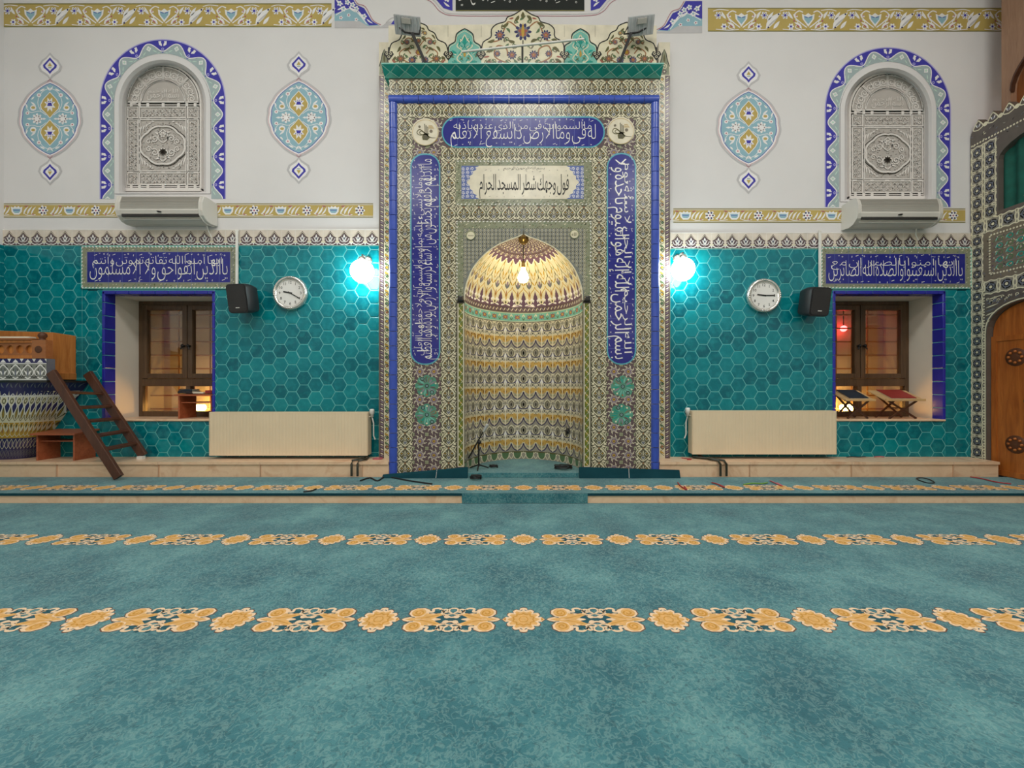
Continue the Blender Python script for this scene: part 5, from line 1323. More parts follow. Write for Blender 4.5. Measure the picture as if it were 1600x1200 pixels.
# hood
mb = MB(); mb.grid(lambda a, b: hood(np.array([a]), np.array([b * 0.992]), 0)[0], 56, 26, 'ivory')
mo = Mo(); S = 100.0
mo.rgrid(0, 0, A, 6.5, 60, 2, 'brown_violet', 0.4)
for i in range(NU):
    x = (i + .5) * 19
    # violet ground rising in points with white clasps
    mo.poly([(x - 9.5, 6), (x + 9.5, 6), (x + 9.5, 16), (x + 7, 20), (x + 5.4, 13), (x + 2, 9), (x - 2, 9), (x - 5.4, 13), (x - 7, 20), (x - 9.5, 16)], 'plum', 0.6)
    mo.poly([(x + 9.5 - 4, 14), (x + 9.5, 25), (x + 9.5, 14)], 'plum', 0.7); mo.poly([(x - 9.5, 14), (x - 9.5, 25), (x - 9.5 + 4, 14)], 'plum', 0.7)
    for s in (-1, 1):
        mo.curve([(x + s * 1.6, 15.4), (x + s * 6.6, 13.2), (x + s * 6.2, 8.6), (x + s * 1.8, 7.8)], 2.8, 'white_glaze', 1.5, 4); mo.leaf(x + s * 9.5, 9, x + s * 6.4, 15, 1.6, 'lilac', 1.3, 0, 3); mo.leaf(x + s * 9.5, 24, x + s * 7.2, 17, 1.2, 'lilac', 1.2, 0, 3)
        mo.curve([(x + s * 1.0, 15), (x + s * 2.2, 22), (x + s * 8.0, 27), (x + s * 9.5, 30)], 1.0, 'gold', 1.2, 3); mo.leaf(x + s * 9.5, 31, x + s * 4, 37, 2.0, 'gold', 1.2, 0, 3); mo.curve([(x + s * 3, 30), (x + s * 4.6, 35), (x + s * 2.6, 40)], 1.0, 'olive', 1.3, 3)
        mo.leaf(x + s * 8.8, 42, x + s * 4.6, 48, 1.8, 'gold', 1.2, 0, 3); mo.curve([(x + s * 9.5, 38), (x + s * 5.5, 44), (x + s * 2, 56)], 0.9, 'gold', 1.1, 3)
        mo.leaf(x + s * 1.2, 45, x + s * 3.6, 53, 1.6, 'leaf_green', 1.2, 0, 3)
    mo.disc(x, 11.4, 1.6, 'olive', 1.8, 6); mo.leaf(x, 17, x, 26, 2.4, 'ochre', 1.3, 0, 3); mo.poly([(x - 3, 33), (x - 3.4, 29.6), (x, 27), (x + 3.4, 29.6), (x + 3, 33), (x, 31)], 'slate', 1.3); mo.ell(x, 33, 2.0, 3.0, 'lilac', 1.4, 8); mo.leaf(x, 38, x, 46, 2.2, 'olive', 1.3, 0, 3)
    for q in range(3): mo.leaf(x - 9.5 + 6.3 * q, 1, x - 9.5 + 6.3 * q + 3, 5, 1.4, 'ivory', 1, 0, 3); mo.leaf(x - 9.5 + 6.3 * q + 3, 5, x - 9.5 + 6.3 * q + 6, 1, 1.0, 'lilac', 1, 0, 3)
    # upper cap
    mo.poly([(x - 9.5, 57), (x, 64), (x + 9.5, 57), (x + 9.5, 66), (x - 9.5, 66)], 'plum', 0.6); mo.curve([(x - 9.5, 57), (x - 4, 61.5), (x, 64), (x + 4, 61.5), (x + 9.5, 57)], 1.2, 'white_glaze', 1.2, 2); mo.leaf(x, 54, x, 63, 3, 'gold', 1.2, 0, 3); mo.leaf(x, 56, x, 61, 1.4, 'olive', 1.5, 0, 3)
mo.rgrid(0, 64, A, 97, 60, 6, 'brown_violet', 0.4)
for j in range(6):
    for i in range(NU):
        x = (i + (.5 if j % 2 else 0.0)) * 19; y = 66 + j * 5
        for s in (-1, 1): mo.curve([(x, y), (x + s * 5, y + 1.2), (x + s * 4, y + 3.6), (x + s * 1.5, y + 3)], 0.9 + .14 * j, 'ivory' if s > 0 else 'lilac', 1, 2); mo.leaf(x + s * 6, y + 1, x + s * 9, y + 4, 1.6, 'lilac', 1, 0, 3)
        mo.leaf(x, y, x, y + 4, 2, 'slate' if j % 2 else 'ivory', 1.2, 0, 3)
mb.pat(mo, lambda x, y, l: hood(np.clip(x / A, 0, 1), np.clip(y / S, 0, 0.995), l)); mb.build('niche_hood', MH)
mb = MB(); mb.lathe([(0.0, -0.005), (0.05, -0.005), (0.052, 0.006), (0.03, 0.016), (0.022, 0.035), (0.03, 0.05), (0.012, 0.07), (0.0, 0.075)], (0, M + 0.03, HZ[-1] - 0.045), 'brass', 18, (0, -1, 0.15)); mb.build('apex_boss', MH)
# carpet laid in the niche and turned up round its foot
mb = MB()
ac_, bc_ = AN - .004, BN - .004
pp = [(-ac_ * math.cos(a_), M + bc_ * math.sin(a_)) for a_ in [.06 + (PI - .12) * i / 30 for i in range(31)]]
mb.prism([pp + [(ac_ - .022, M - 0.06), (-ac_ + .022, M - 0.06)]], lambda x, y, d: (x, y, ZN + d), 'teal_carpet', depth=(0.0, -0.048))
tag(recenter(mb.build('niche_carpet')), 'teal carpet filling the curved floor of the mihrab niche', 'carpet')

# ================================================================== CARPETS
def long_motif():
    h = Mo()          # one quadrant, centimetres
    h.poly([(0, 0), (0, 2.4), (3.2, 3.2), (6.2, 4.4), (9.0, 5.2), (10.2, 7.6), (13, 9.2), (16.6, 9.0), (19.2, 7.0), (19.4, 4.2), (17.8, 2.2), (20.0, 1.4), (21.4, 0)], 'motif_edge', 0.0)
    h.poly([(0, 0), (0, 2.0), (3.2, 2.8), (6.4, 4.0), (9.4, 4.9), (10.6, 7.4), (13, 8.8), (16.4, 8.6), (18.7, 6.8), (18.9, 4.2), (17.2, 2.0), (20.0, 1.0), (21.0, 0)], 'motif_pale', 0.4)
    h.poly([(0, 0), (0, 1.1), (2.4, 1.3), (5.0, 4.0), (8, 3.2), (8, 1.4), (4.8, 0.5), (4.2, 0)], 'motif_dark', 0.7)
    h.disc(14.9, 5.2, 3.1, 'motif_gold', 0.8, 14); h.spiral(14.9, 5.0, 0.5, 2.6, 2.6, 1.5, 0.75, 'motif_deep_gold', 1.1, 14)
    h.poly([(19.6, 0), (15.4, 0), (14.2, 1.2), (16.8, 1.2)], 'motif_gold', 0.8)
    h.poly([(18, 0.3), (14.5, 1.7), (10, 3.0), (6.4, 4.5), (3.8, 4.7), (3.0, 3.9), (5.6, 2.2), (7.4, 0.7), (8.6, 0)], 'motif_gold', 1.0); h.poly([(13.6, 1.2), (10, 2.7), (8.6, 4.2), (11.6, 4.6), (12.2, 2.8)], 'motif_gold', 0.9)
    h.curve([(13, 0.6), (8.4, 2.2), (5.8, 3.2)], 0.5, 'motif_deep_gold', 1.3, 4); h.curve([(15.8, 1.4), (19, 2.2)], 0.35, 'motif_dark', 1.3, 3)
    h.poly([(9.2, 4.6), (10.4, 4.4), (10.6, 6.6), (8.4, 7.2), (6.4, 6.6), (3.4, 6.2), (2.0, 4.4), (5.4, 4.7)], 'motif_dark', 0.6)
    h.spiral(1.9, 2.0, 0.45, 1.35, 0.4, 1.2, 0.75, 'motif_pale', 1.2, 10); h.spiral(3.4, 6.8, 0.5, 1.6, -1.2, -1.2, 1.0, 'motif_pale', 1.2, 10); h.curve([(0, 8.6), (1.6, 8.2), (2.0, 6.2), (0.6, 4.8)], 1.0, 'motif_pale', 1.2, 4); h.curve([(4.6, 6.0), (6.4, 8.4), (9.0, 8.0), (8.8, 5.8), (11, 5.8)], 1.2, 'motif_pale', 1.2, 4)
    h.curve([(0, 4.4), (2.6, 3.6), (5, 4.6), (3.8, 6)], 0.8, 'motif_pale', 1.2, 4); h.leaf(1.2, 8.8, 3.4, 8.8, 1.0, 'motif_dark', 1.3); h.disc(5.6, 7.0, 0.6, 'motif_dark', 1.3, 7)
    return h.sym4()
def small_motif():
    q = Mo()
    lob = cr([(0, 9.3), (1.7, 8.9), (2.1, 7.4)], 3)[:-1] + cr([(2.1, 7.2), (4.2, 7.6), (5.6, 6.2), (5.0, 4.9)], 3)[:-1] + cr([(5.1, 4.8), (7.6, 5.0), (8.5, 3.2), (7.4, 2.0)], 3)[:-1] + [(7.6, 1.7), (9.2, 1.9), (11.0, 0)]
    q.poly([(0, 0)] + [(p[0] * 1.05, p[1] * 1.05) for p in lob], 'motif_edge', 0); q.poly([(0, 0)] + lob, 'motif_pale', 0.4); q.poly([(9.0, 0), (9.4, 1.2), (10.6, 0)], 'motif_deep_gold', 0.9)
    q.poly([(0, 0), (0, 6.2), (1.6, 5.4), (3.8, 6.4), (4.6, 5.4), (3.9, 4.0), (6.6, 4.0), (7.3, 3.0), (6.0, 1.6), (7.4, 0.8), (8.4, 0)], 'motif_gold', 0.8)
    q.leaf(0.4, 7.6, 2.0, 6.6, 0.5, 'motif_dark', 1.2); q.curve([(0, 4.6), (1.6, 3.6), (3.4, 4.2), (3.6, 2.4), (5.4, 1.6), (4.8, 0)], 0.7, 'motif_deep_gold', 1.2, 4); q.curve([(0, 2.0), (1.4, 1.8), (2.4, 0)], 0.5, 'motif_deep_gold', 1.2, 3)
    return q.sym4()
LM, SM = long_motif(), small_motif()
def motif_row(mb, y, z, x0, x1, p=0.625, k=1.0):
    mo = Mo(); n0, n1 = int(x0 / p) - 1, int(x1 / p) + 1
    for i in range(n0, n1 + 1):
        if x0 + 0.1 < i * p < x1 - 0.1: mo.add(SM, i * p, 0, 0.0083 * k, 0.0098)
        if x0 + 0.21 < (i + .5) * p < x1 - 0.21: mo.add(LM, (i + .5) * p, 0, 0.0101 * k, 0.0100)
    mb.pat(mo, lambda a, b, l: np.stack([a, y + b, z + 0.0006 + l * 0.0007], 1))
mb = MB()
nx, ny = 24, 24
mb.box(XL + 0.002, XR - 0.002, YB + 0.01, 3.492, -0.012, 0.0, 'teal_carpet')
for y in (2.673, 1.765, 0.85, -0.07, -0.99, -1.91, -2.83, -3.75, -4.67): motif_row(mb, y, 0.0, XL, XR)
tag(recenter(mb.build('hall_carpet')), 'wide teal hall carpet with rows of gold motifs on the main floor', 'carpet')
mb = MB()
mb.box(XL + 0.002, 4.75, 3.49, 4.096, ZP - 0.012, ZP, 'teal_carpet'); mb.box(4.75, XR - 0.002, 3.49, 4.096, ZP - 0.012, ZP, 'teal_carpet'); pass
mb.box(XL + 0.002, XR - 0.002, 3.486, 3.494, ZP - 0.022, ZP - 0.001, 'carpet_rim')
mb.box(X(722, 3.49), X(918, 3.49), 3.480, 3.489, 0.003, ZP - 0.002, 'teal_carpet')
motif_row(mb, 3.674, ZP, XL, XR, 0.6275, 1.02)
tag(recenter(mb.build('step_carpet')), 'narrow teal carpet with one row of gold motifs on the step before the wall', 'carpet')
# carpet strips turned up against the foot of the mihrab
for nm, ua, ub, za, zb_, lab in (('carpet_strip', 598, 731, 0.03, 0.105, 'left'), ('carpet_strip', 905, 1062, 0.105, 0.075, 'right')):
    mb = MB(); xa, xb = X(ua, 4.06), X(ub, 4.06)
    z_ = ZP + .001; V = [(xa, 4.035, z_), (xb, 4.035, z_), (xb, 4.065, ZP + zb_), (xa, 4.065, ZP + za), (xa, 4.080, z_), (xb, 4.080, z_), (xb, 4.080, ZP + zb_), (xa, 4.080, ZP + za)]
    mb.add(V, [(0, 1, 2, 3), (5, 4, 7, 6), (3, 2, 6, 7), (0, 3, 7, 4), (1, 5, 6, 2), (0, 4, 5, 1)], 'carpet_rim')
    o = recenter(mb.build(nm)); tag(o, 'dark teal carpet strip turned up against the mihrab foot on its %s side' % lab, 'carpet strip')
    u = 682 if lab == 'left' else 982
    x = X(u, 4.06); t = (x - xa) / (xb - xa); zz = za + (zb_ - za) * t
    mb = MB(); mb.bar((x, 4.033, ZP + 0.004), (x + .004, 4.063, ZP + zz), 0.008, 0.003, 'white_plastic', (1, 0, 0)); c = mb.build('seam_tape', None)
    c.data.transform(__import__('mathutils').Matrix.Translation(-o.location)); c.parent = o

# ================================================================== FIXTURES ON THE WALL
# opal wall lamps
def wall_lamp(u, v, lab):
    d = 4.24; x, z = X(u, d), Z(v, d); t = thing('wall_lamp', (x, W, z), lab, 'lamp', 'wall lamps beside the mihrab')
    mb = MB(); mb.lathe([(0.0, 0), (0.05, 0), (0.05, 0.012), (0.03, 0.02), (0.0, 0.02)], (x, W - 0.012, z + 0.15), 'chrome', 20, (0, -1, 0)); mb.build('wall_plate', t)
    mb = MB(); mb.tube([(x, W - 0.02, z + 0.15), (x, W - 0.10, z + 0.18), (x, d, z + 0.17), (x, d, z + 0.13)], 0.01, 'chrome'); mb.lathe([(0.0, .04), (0.03, .035), (0.045, 0), (0.04, -.01)], (x, d, z + 0.115), 'chrome', 18); mb.build('arm', t)
    mb = MB(); mb.ball((x, d, z), 0.118, 'lamp_glow', 24, 16); mb.build('opal_globe', t)
wall_lamp(566, 424, 'glowing opal wall lamp on the teal tiles left of the mihrab')
wall_lamp(1067, 421, 'glowing opal wall lamp on the teal tiles right of the mihrab')
# lamp hanging in the niche
d = 4.26; t = thing('hanging_lamp', (0.0, d, Z(372, d)), 'bare warm bulb hanging from the apex of the mihrab niche', 'lamp'); x, z = -0.003, Z(432, d)
mb = MB(); mb.tube([(x, d - 0.1, HZ[-1] - 0.06), (x, d - 0.02, HZ[-1] - 0.12), (x, d, z + 0.14)], 0.005, 'cable_black'); mb.build('cord', t)
mb = MB(); mb.lathe([(0.0, .05), (0.016, .05), (0.02, 0.0), (0.018, -.02), (0, -.02)], (x, d, z + 0.11), 'brass', 14); mb.build('lamp_holder', t)
mb = MB(); mb.lathe([(0.001, 0.095), (0.02, 0.09), (0.028, 0.06), (0.05, 0.015), (0.056, -0.015), (0.05, -0.04), (0.03, -0.06), (0.001, -0.066)], (x, d, z), 'niche_glow', 20); mb.build('bulb', t)

# clocks
def clock(u, v, hr, mn, lab):
    c = P(u, v, W); t = thing('wall_clock', c, lab, 'clock', 'round wall clocks'); R = 27.0 * W / F * 0.975; cx, cz = c[0], c[2]; Y = W - 0.0135
    mb = MB(); mb.lathe([(0.0, 0.0), (R * .96, 0.0), (R, 0.012), (R, 0.030), (R * .97, 0.045), (R * .90, 0.052), (R * .82, 0.046), (R * .79, 0.03)], (cx, Y, cz), 'chrome', 48, (0, -1, 0))
    for q in range(4):
        a = q * PI / 2
        for s in (-0.13, 0, 0.13): mb.ball((cx + R * .91 * math.cos(a + s), Y - 0.05, cz + R * .91 * math.sin(a + s)), 0.009, 'chrome', 10, 6)
    mb.build('bezel', t)
    mb = MB(); mb.lathe([(0.0, 0.0), (R * .80, 0.0)], (cx, Y - 0.03, cz), 'dial_white', 40, (0, -1, 0), False); mo = Mo()
    for q in range(1, 13):
        a = PI / 2 - q * PI / 6; V, F_ = glyphs(str(q), 0.01); A = V.copy(); s = R * 0.22
        A[:, 0] = (A[:, 0] - (V[:, 0].max() + V[:, 0].min()) / 2) * s + R * .62 * math.cos(a); A[:, 1] = (A[:, 1] - 0.36) * s + R * .62 * math.sin(a); mo.raw(A, F_, 'ink', 0)
    for q in range(60):
        a = q * PI / 30; mo.line([(R * .73 * math.cos(a), R * .73 * math.sin(a)), (R * .765 * math.cos(a), R * .765 * math.sin(a))], R * (0.022 if q % 5 == 0 else .01), 'ink', 0)
    mb.pat(mo, lambda a, b, l: np.stack([cx + a, np.full_like(a, Y - 0.0308), cz + b], 1)); mb.build('dial', t)
    for ang, ln, wd, nm, yy in ((PI / 2 - (hr % 12 + mn / 60) * PI / 6, .40, 0.014, 'hour_hand', 0.034), (PI / 2 - mn * PI / 30, .62, 0.009, 'minute_hand', 0.037)):
        mb = MB(); p = (cx - .12 * R * math.cos(ang), Y - yy, cz - .12 * R * math.sin(ang)); q = (cx + ln * R * math.cos(ang), Y - yy, cz + ln * R * math.sin(ang)); mb.bar(p, q, 0.002, wd, 'ink', (0, 1, 0)) if False else mb.bar(p, q, wd, 0.002, 'ink', (0, 1, 0)); mb.build(nm, t)
clock(457, 459, 9, 20, 'round white wall clock with silver rim beside the left speaker, showing 9:20')
clock(1190, 463, 9, 15, 'round white wall clock with silver rim beside the right speaker, showing 9:15')

# loudspeakers
def speaker(u, v, s, lab):
    d = 4.24; c = np.array(P(u, v, d)); t = thing('loudspeaker', (c[0], W, c[2]), lab, 'speaker', 'black loudspeakers on the wall')
    ya, pt = s * 0.14, 0.16
    fx = np.array((math.cos(ya), math.sin(ya), 0)); fy0 = np.array((-math.sin(ya), math.cos(ya), 0)); up = np.array((0, 0, 1.0))
    fy = fy0 * math.cos(pt) + up * math.sin(pt); fz = up * math.cos(pt) - fy0 * math.sin(pt)
    def T(x, y, z): return c + fx * x + fy * y + fz * z
    w, h = 0.118, 0.148
    mb = MB()
    A = stadium(-w, -h, w, h, 0.035, 5); B = stadium(-w * .72, -h * .86, w * .72, h * .86, 0.03, 5); n = len(A)
    V = [T(p[0] * .96, -0.085, p[1] * .97) for p in A] + [T(p[0], -0.06, p[1]) for p in A] + [T(p[0] * .98, 0.0, p[1] * .98) for p in A] + [T(p[0], 0.095, p[1]) for p in B]
    mb.add(V, [(r * n + i, r * n + (i + 1) % n, (r + 1) * n + (i + 1) % n, (r + 1) * n + i) for r in range(3) for i in range(n)], 'black_plastic', True); mb.add(V[:n], [tuple(range(n))], 'black_plastic'); mb.add(V[3 * n:], [tuple(range(n))], 'black_plastic')
    mb.build('cabinet', t)
    mb = MB(); G = stadium(-w * .84, -h * .88, w * .84, h * .88, 0.03, 5); mb.prism([G], lambda x, y, e: T(x, e, y), 'black_mesh', depth=(-0.093, -0.085))
    mb.build('front_grille', t)
    mb = MB(); q = (0.0, -h * .62); mb.prism([[(q[0] - .022, q[1] - .004), (q[0] + .022, q[1] - .004), (q[0] + .022, q[1] + .004), (q[0] - .022, q[1] + .004)]], lambda x, y, e: T(x, e, y), 'white_plastic', depth=(-0.0945, -0.092)); mb.build('maker_badge', t)
    mb = MB(); mb.tube([T(0, 0.09, 0.0), (c[0], W - 0.02, c[2] + 0.02)], 0.016, 'black_iron', 10); mb.box(c[0] - .04, c[0] + .04, W - 0.022, W - 0.0125, c[2] - 0.05, c[2] + 0.09, 'black_iron'); mb.build('wall_bracket', t)
speaker(381, 467, -1, 'black loudspeaker on the teal tiles between the left window and the left clock')
speaker(1271, 472, 1, 'black loudspeaker on the teal tiles between the right clock and the right window')

# split air conditioners
def aircon(u0, u1, v0, v1, lab):
    d = 4.2; xa, xb, z1, z0 = X(u0, d), X(u1, d), Z(v0, d), Z(v1, d); hh = z1 - z0
    t = thing('air_conditioner', ((xa + xb) / 2, W, z0), lab, 'air conditioner', 'white wall air conditioners')
    prof = [(W - 0.003, z1 - .01), (W - 0.15, z1), (W - 0.19, z1 - .012), (W - 0.212, z1 - hh * .30), (W - 0.214, z1 - hh * .62), (W - 0.198, z1 - hh * .80), (W - 0.15, z0 + .012), (W - 0.10, z0), (W - 0.003, z0 + .01)]
    mb = MB(); n = len(prof)
    for a, b, sc in ((xa + .035, xb - .035, 1.0),): 
        V = [(a, p[0], p[1]) for p in prof] + [(b, p[0], p[1]) for p in prof]; mb.add(V, [(i, (i + 1) % n, n + (i + 1) % n, n + i) for i in range(n)], 'ac_plastic')
    mb.build('body', t, bevel=0.004)
    for a, b in ((xa, xa + .036), (xb - .036, xb)):
        mb = MB(); pp = [(W - 0.003 + (p[0] - W + .003) * 1.015, (z0 + z1) / 2 + (p[1] - (z0 + z1) / 2) * 1.02) for p in prof]; V = [(a, p[0], p[1]) for p in pp] + [(b, p[0], p[1]) for p in pp]; mb.add(V, [(i, (i + 1) % n, n + (i + 1) % n, n + i) for i in range(n)] + [tuple(range(n)), tuple(range(n, 2 * n))], 'ac_plastic'); mb.build('end_cap', t, bevel=0.008)
    mb = MB()
    for q in range(14): z = z1 - hh * (.06 + .037 * q); mb.box(xa + .045, xb - .045, W - 0.2165 + (0.018 * (1 - q / 6) if q < 6 else 0), W - 0.18, z - .0022, z + .0022, 'ac_grille')
    mb.build('intake_grille', t)
    mb = MB(); mb.bar((xa + .05, W - 0.199, z1 - hh * .80), (xb - .05, W - 0.199, z1 - hh * .80), 0.012, 0.030, 'ac_dark')
    for q in range(3): mb.bar((xa + .05, W - 0.2065 + .004 * q, z1 - hh * (.76 + .04 * q)), (xb - .05, W - 0.2065 + .004 * q, z1 - hh * (.76 + .04 * q)), 0.004, 0.003, 'ac_grille')
    xm = (xa + xb) / 2; mb.ball((xm, W - 0.212, z1 - hh * .68), 0.022, 'ac_dark', 14, 8, 0.25); mb.build('air_outlet', t)
    mb = MB(); mb.bar((xa + .05, W - 0.176, z1 - hh * .91), (xb - .05, W - 0.176, z1 - hh * .91), 0.03, 0.006, 'ac_plastic', (0, -.8, 1)); mb.build('louvre_flap', t)
    mb = MB(); mb.tube([(xb - .1, W - 0.03, z0 + .01), (xb - .09, W - 0.012, z0 - .05), (xb - .06, W - 0.012, z0 - .11)], 0.006, 'white_plastic'); mb.build('drain_hose', t)
aircon(183, 318, 305, 344, 'white split air conditioner below the left arched window')
aircon(1338, 1472, 309, 349, 'white split air conditioner below the right arched window')

# white conduits beside the calligraphy panels
for u, v0, v1, lab in ((373.5, 361, 455, 'left'), (1277.5, 362, 455, 'right')):
    mb = MB(); mb.box(X(u - 1.6), X(u + 1.6), W - 0.040, W - 0.0265, Z(v1), Z(v0), 'white_plastic'); mb.box(X(u - 2.0), X(u + 2.0), W - 0.042, W - 0.0265, Z(v0 + 2), Z(v0), 'white_plastic')
    tag(recenter(mb.build('cable_conduit')), 'thin white cable conduit running down beside the %s calligraphy panel' % lab, 'conduit')

# radiators
def radiator(u0, u1, v0, v1, side, lab):
    d = 4.25; xa, xb, z1, z0 = X(u0, d), X(u1, d), Z(v0, d), Z(v1, d)
    t = thing('radiator', ((xa + xb) / 2, 4.3, z0), lab, 'radiator', 'white panel radiators under the tiled wall')
    n = int((xb - xa) / 0.034); top = []
    mb = MB(); pts = [(xa, d + .012)]
    for i in range(n):
        a = xa + (xb - xa) * (i + .12) / n; b = xa + (xb - xa) * (i + .5) / n; e = xa + (xb - xa) * (i + .88) / n
        pts += [(a, d + .0008), (b, d), (e, d + .0008), (xa + (xb - xa) * (i + 1) / n, d + .0024)]
    pts[-1] = (xb, d + .012); pts += [(xb, d + .02), (xa, d + .02)]
    m = len(pts); V = [(p[0], p[1], z0 + .01) for p in pts] + [(p[0], p[1], z1 - .012) for p in pts]
    mb.add(V, [(i, (i + 1) % m, m + (i + 1) % m, m + i) for i in range(m)], 'enamel', False); mb.box(xa, xb, d, d + .02, z0, z0 + .011, 'enamel'); mb.box(xa, xb, d, d + .02, z1 - .012, z1 - .004, 'enamel')
    mb.build('front_panel', t)
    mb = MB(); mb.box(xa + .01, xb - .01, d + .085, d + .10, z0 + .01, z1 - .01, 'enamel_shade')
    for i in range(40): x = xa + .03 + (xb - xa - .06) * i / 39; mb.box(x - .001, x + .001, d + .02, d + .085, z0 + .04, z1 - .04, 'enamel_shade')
    mb.build('back_panel', t)
    mb = MB()
    mb.box(xa, xb, d + .004, d + .012, z1 - .006, z1, 'enamel'); mb.box(xa, xb, d + .09, d + .098, z1 - .006, z1, 'enamel')
    for i in range(int((xb - xa) / .03)): mb.box(xa + .03 * i, xa + .03 * i + .016, d + .012, d + .09, z1 - .006, z1, 'enamel')
    mb.build('top_grille', t)
    for a, b in ((xa - .004, xa), (xb, xb + .004)):
        mb = MB(); mb.box(a, b, d + .003, d + .102, z0 + .005, z1, 'enamel'); mb.build('side_cover', t)
    for x in (xa + .25, xb - .25):
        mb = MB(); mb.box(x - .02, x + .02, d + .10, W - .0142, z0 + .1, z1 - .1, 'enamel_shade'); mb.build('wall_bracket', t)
    e = xb if side > 0 else xa
    mb = MB(); mb.lathe([(0, 0), (.016, 0), (.018, .03), (.024, .035), (.024, .075), (.018, .085), (0, .085)], (e + side * .03, d + .05, z1 - .055), 'white_plastic', 16); mb.tube([(e, d + .05, z1 - .05), (e + side * .03, d + .05, z1 - .05), (e + side * .045, d + .055, z1 - .12), (e + side * .045, d + .055, z0 + .2), (e + side * .06, d + .06, z0 + .16)], .007, 'white_plastic'); mb.build('thermostat_valve', t)
    # dark pipes over the ledge to the floor
    for q in (0, 1):
        px = e - side * (0.05 - .06 * q) + (side * (-.04) if side > 0 else .20 + .0)
        if side > 0: path = [(e - .01, d + .05, z0 + .02), (e - .01, d + .05, ZL + .02), (px + .05, 4.16, ZL + .016), (px, 4.09, ZL + .016), (px - .004, 4.082, ZL - .02), (px - .004, 4.082, ZP + .012)]
        else: path = [(e + .02, d + .05, z0 + .02), (e + .02 + .1 * q, d + .04, ZL + .016), (px - .05, 4.16, ZL + .016), (px, 4.09, ZL + .016), (px + .02, 4.082, ZL - .02), (px + .02, 4.082, ZP + .012)]
        mb = MB(); mb.tube(path, .011, 'pipe_dark', 8); mb.build('supply_pipe', t)
radiator(327, 574, 644, 712, 1, 'long cream panel radiator left of the mihrab')
radiator(1082, 1307, 642, 710, -1, 'shorter cream panel radiator right of the mihrab')

# floodlights and the tube lamp standing on the cornice
def flood(u, v, ua, va, ub, vb, s, lab):
    d = 4.06; t = thing('floodlight', P(ub, vb, d), lab, 'floodlight', 'floodlights on the mihrab cornice')
    mb = MB(); p = (X(ub, d), d, Z(103, 4.04) + .0135); mb.bar(P(ua, va, d), (p[0], d, p[2] + .012), 0.028, 0.02, 'black_iron', (0, 1, 0)); mb.box(p[0] - .035, p[0] + .035, d - .03, d + .03, p[2], p[2] + .012, 'black_iron'); mb.build('arm', t)
    c = np.array(P(u, v, d)); mb = MB(); ax = np.array((math.cos(.12 * s), 0, -math.sin(.12 * s))); az = np.array((math.sin(.12 * s) * .9, .95, math.cos(.12 * s) * .9)); az /= np.linalg.norm(az); ay = np.cross(az, ax)
    mb.obox(c, ax * .125, ay * .075, az * .028, 'grey_metal'); mb.obox(c - az * .034 - ay * .035, ax * .045, ay * .022, az * .010, 'ac_grille')
    for q in range(6): mb.obox(c - az * .032 + ax * (.1 - .04 * q), ax * .003, ay * .07, az * .008, 'grey_metal')
    mb.build('lamp_housing', t, bevel=0.006)
    mb = MB(); mb.obox(c + az * .030, ax * .115, ay * .065, az * .003, 'white_plastic'); mb.build('front_glass', t)
    mb = MB(); mb.tube([c + ax * .128, np.array(P(ua, va, d)) + ax * .07, np.array(P(ua, va, d)), np.array(P(ua, va, d)) - ax * .07, c - ax * .128], .008, 'black_iron'); mb.build('yoke', t)
flood(637, 40, 644, 52, 666, 103, 1, 'grey floodlight on a black arm on the left end of the mihrab cornice')
flood(1001, 40, 986, 52, 967, 103, -1, 'grey floodlight on a black arm on the right end of the mihrab cornice')
d = 4.06; t = thing('tube_lamp', P(816, 103, d), 'thin pale tube lamp on a black post above the mihrab cornice', 'lamp')
mb = MB(); p = (X(816, d), d, Z(103, 4.04) + .0135); mb.tube([(p[0], d, p[2] + .008), P(816, 72, d)], .009, 'black_iron'); mb.box(p[0] - .03, p[0] + .03, d - .03, d + .03, p[2], p[2] + .01, 'black_iron'); mb.build('post', t)
mb = MB(); mb.tube([P(722, 81, d - .012), P(912, 61, d - .012)], .010, 'white_plastic', 10); mb.build('tube', t)

# ================================================================== PULPIT, LADDER, DESK ON THE LEFT
PL = thing('preaching_pulpit', (XL + .4, 4.2, ZL), 'tile-clad preaching pulpit with wooden railing in the left corner', 'pulpit')
PX, PD = -4.62, 3.97
def corb(s, z):          # s 0 front corner at the side wall .. 1 at the qibla wall
    k = np.clip((z - ZL) / (1.05 - ZL), 0, 1)
    rx = 0.36 + 0.58 * k ** 1.05; ry = 0.17 + (W - PD - 0.17) * k ** 0.9
    a = s * PI / 2; e = 0.55
    return XL + 0.001 + rx * np.sin(a) ** e, W - 0.013 - ry * np.cos(a) ** e
mb = MB()
mb.grid(lambda a, b: (*[float(q) for q in corb(np.array(1 - a), np.array(ZL + b * (1.05 - ZL)))], ZL + b * (1.05 - ZL)), 40, 14, 'navy')
mo = Mo(); LC = 150.0
mo.rgrid(0, 48, LC, 87, 60, 5, 'ivory', 0.3); mo.rgrid(0, 28, LC, 50, 60, 3, 'gold', 0.25); mo.rgrid(0, 80, LC, 82, 60, 1, 'white_glaze', 1)
nP = 14
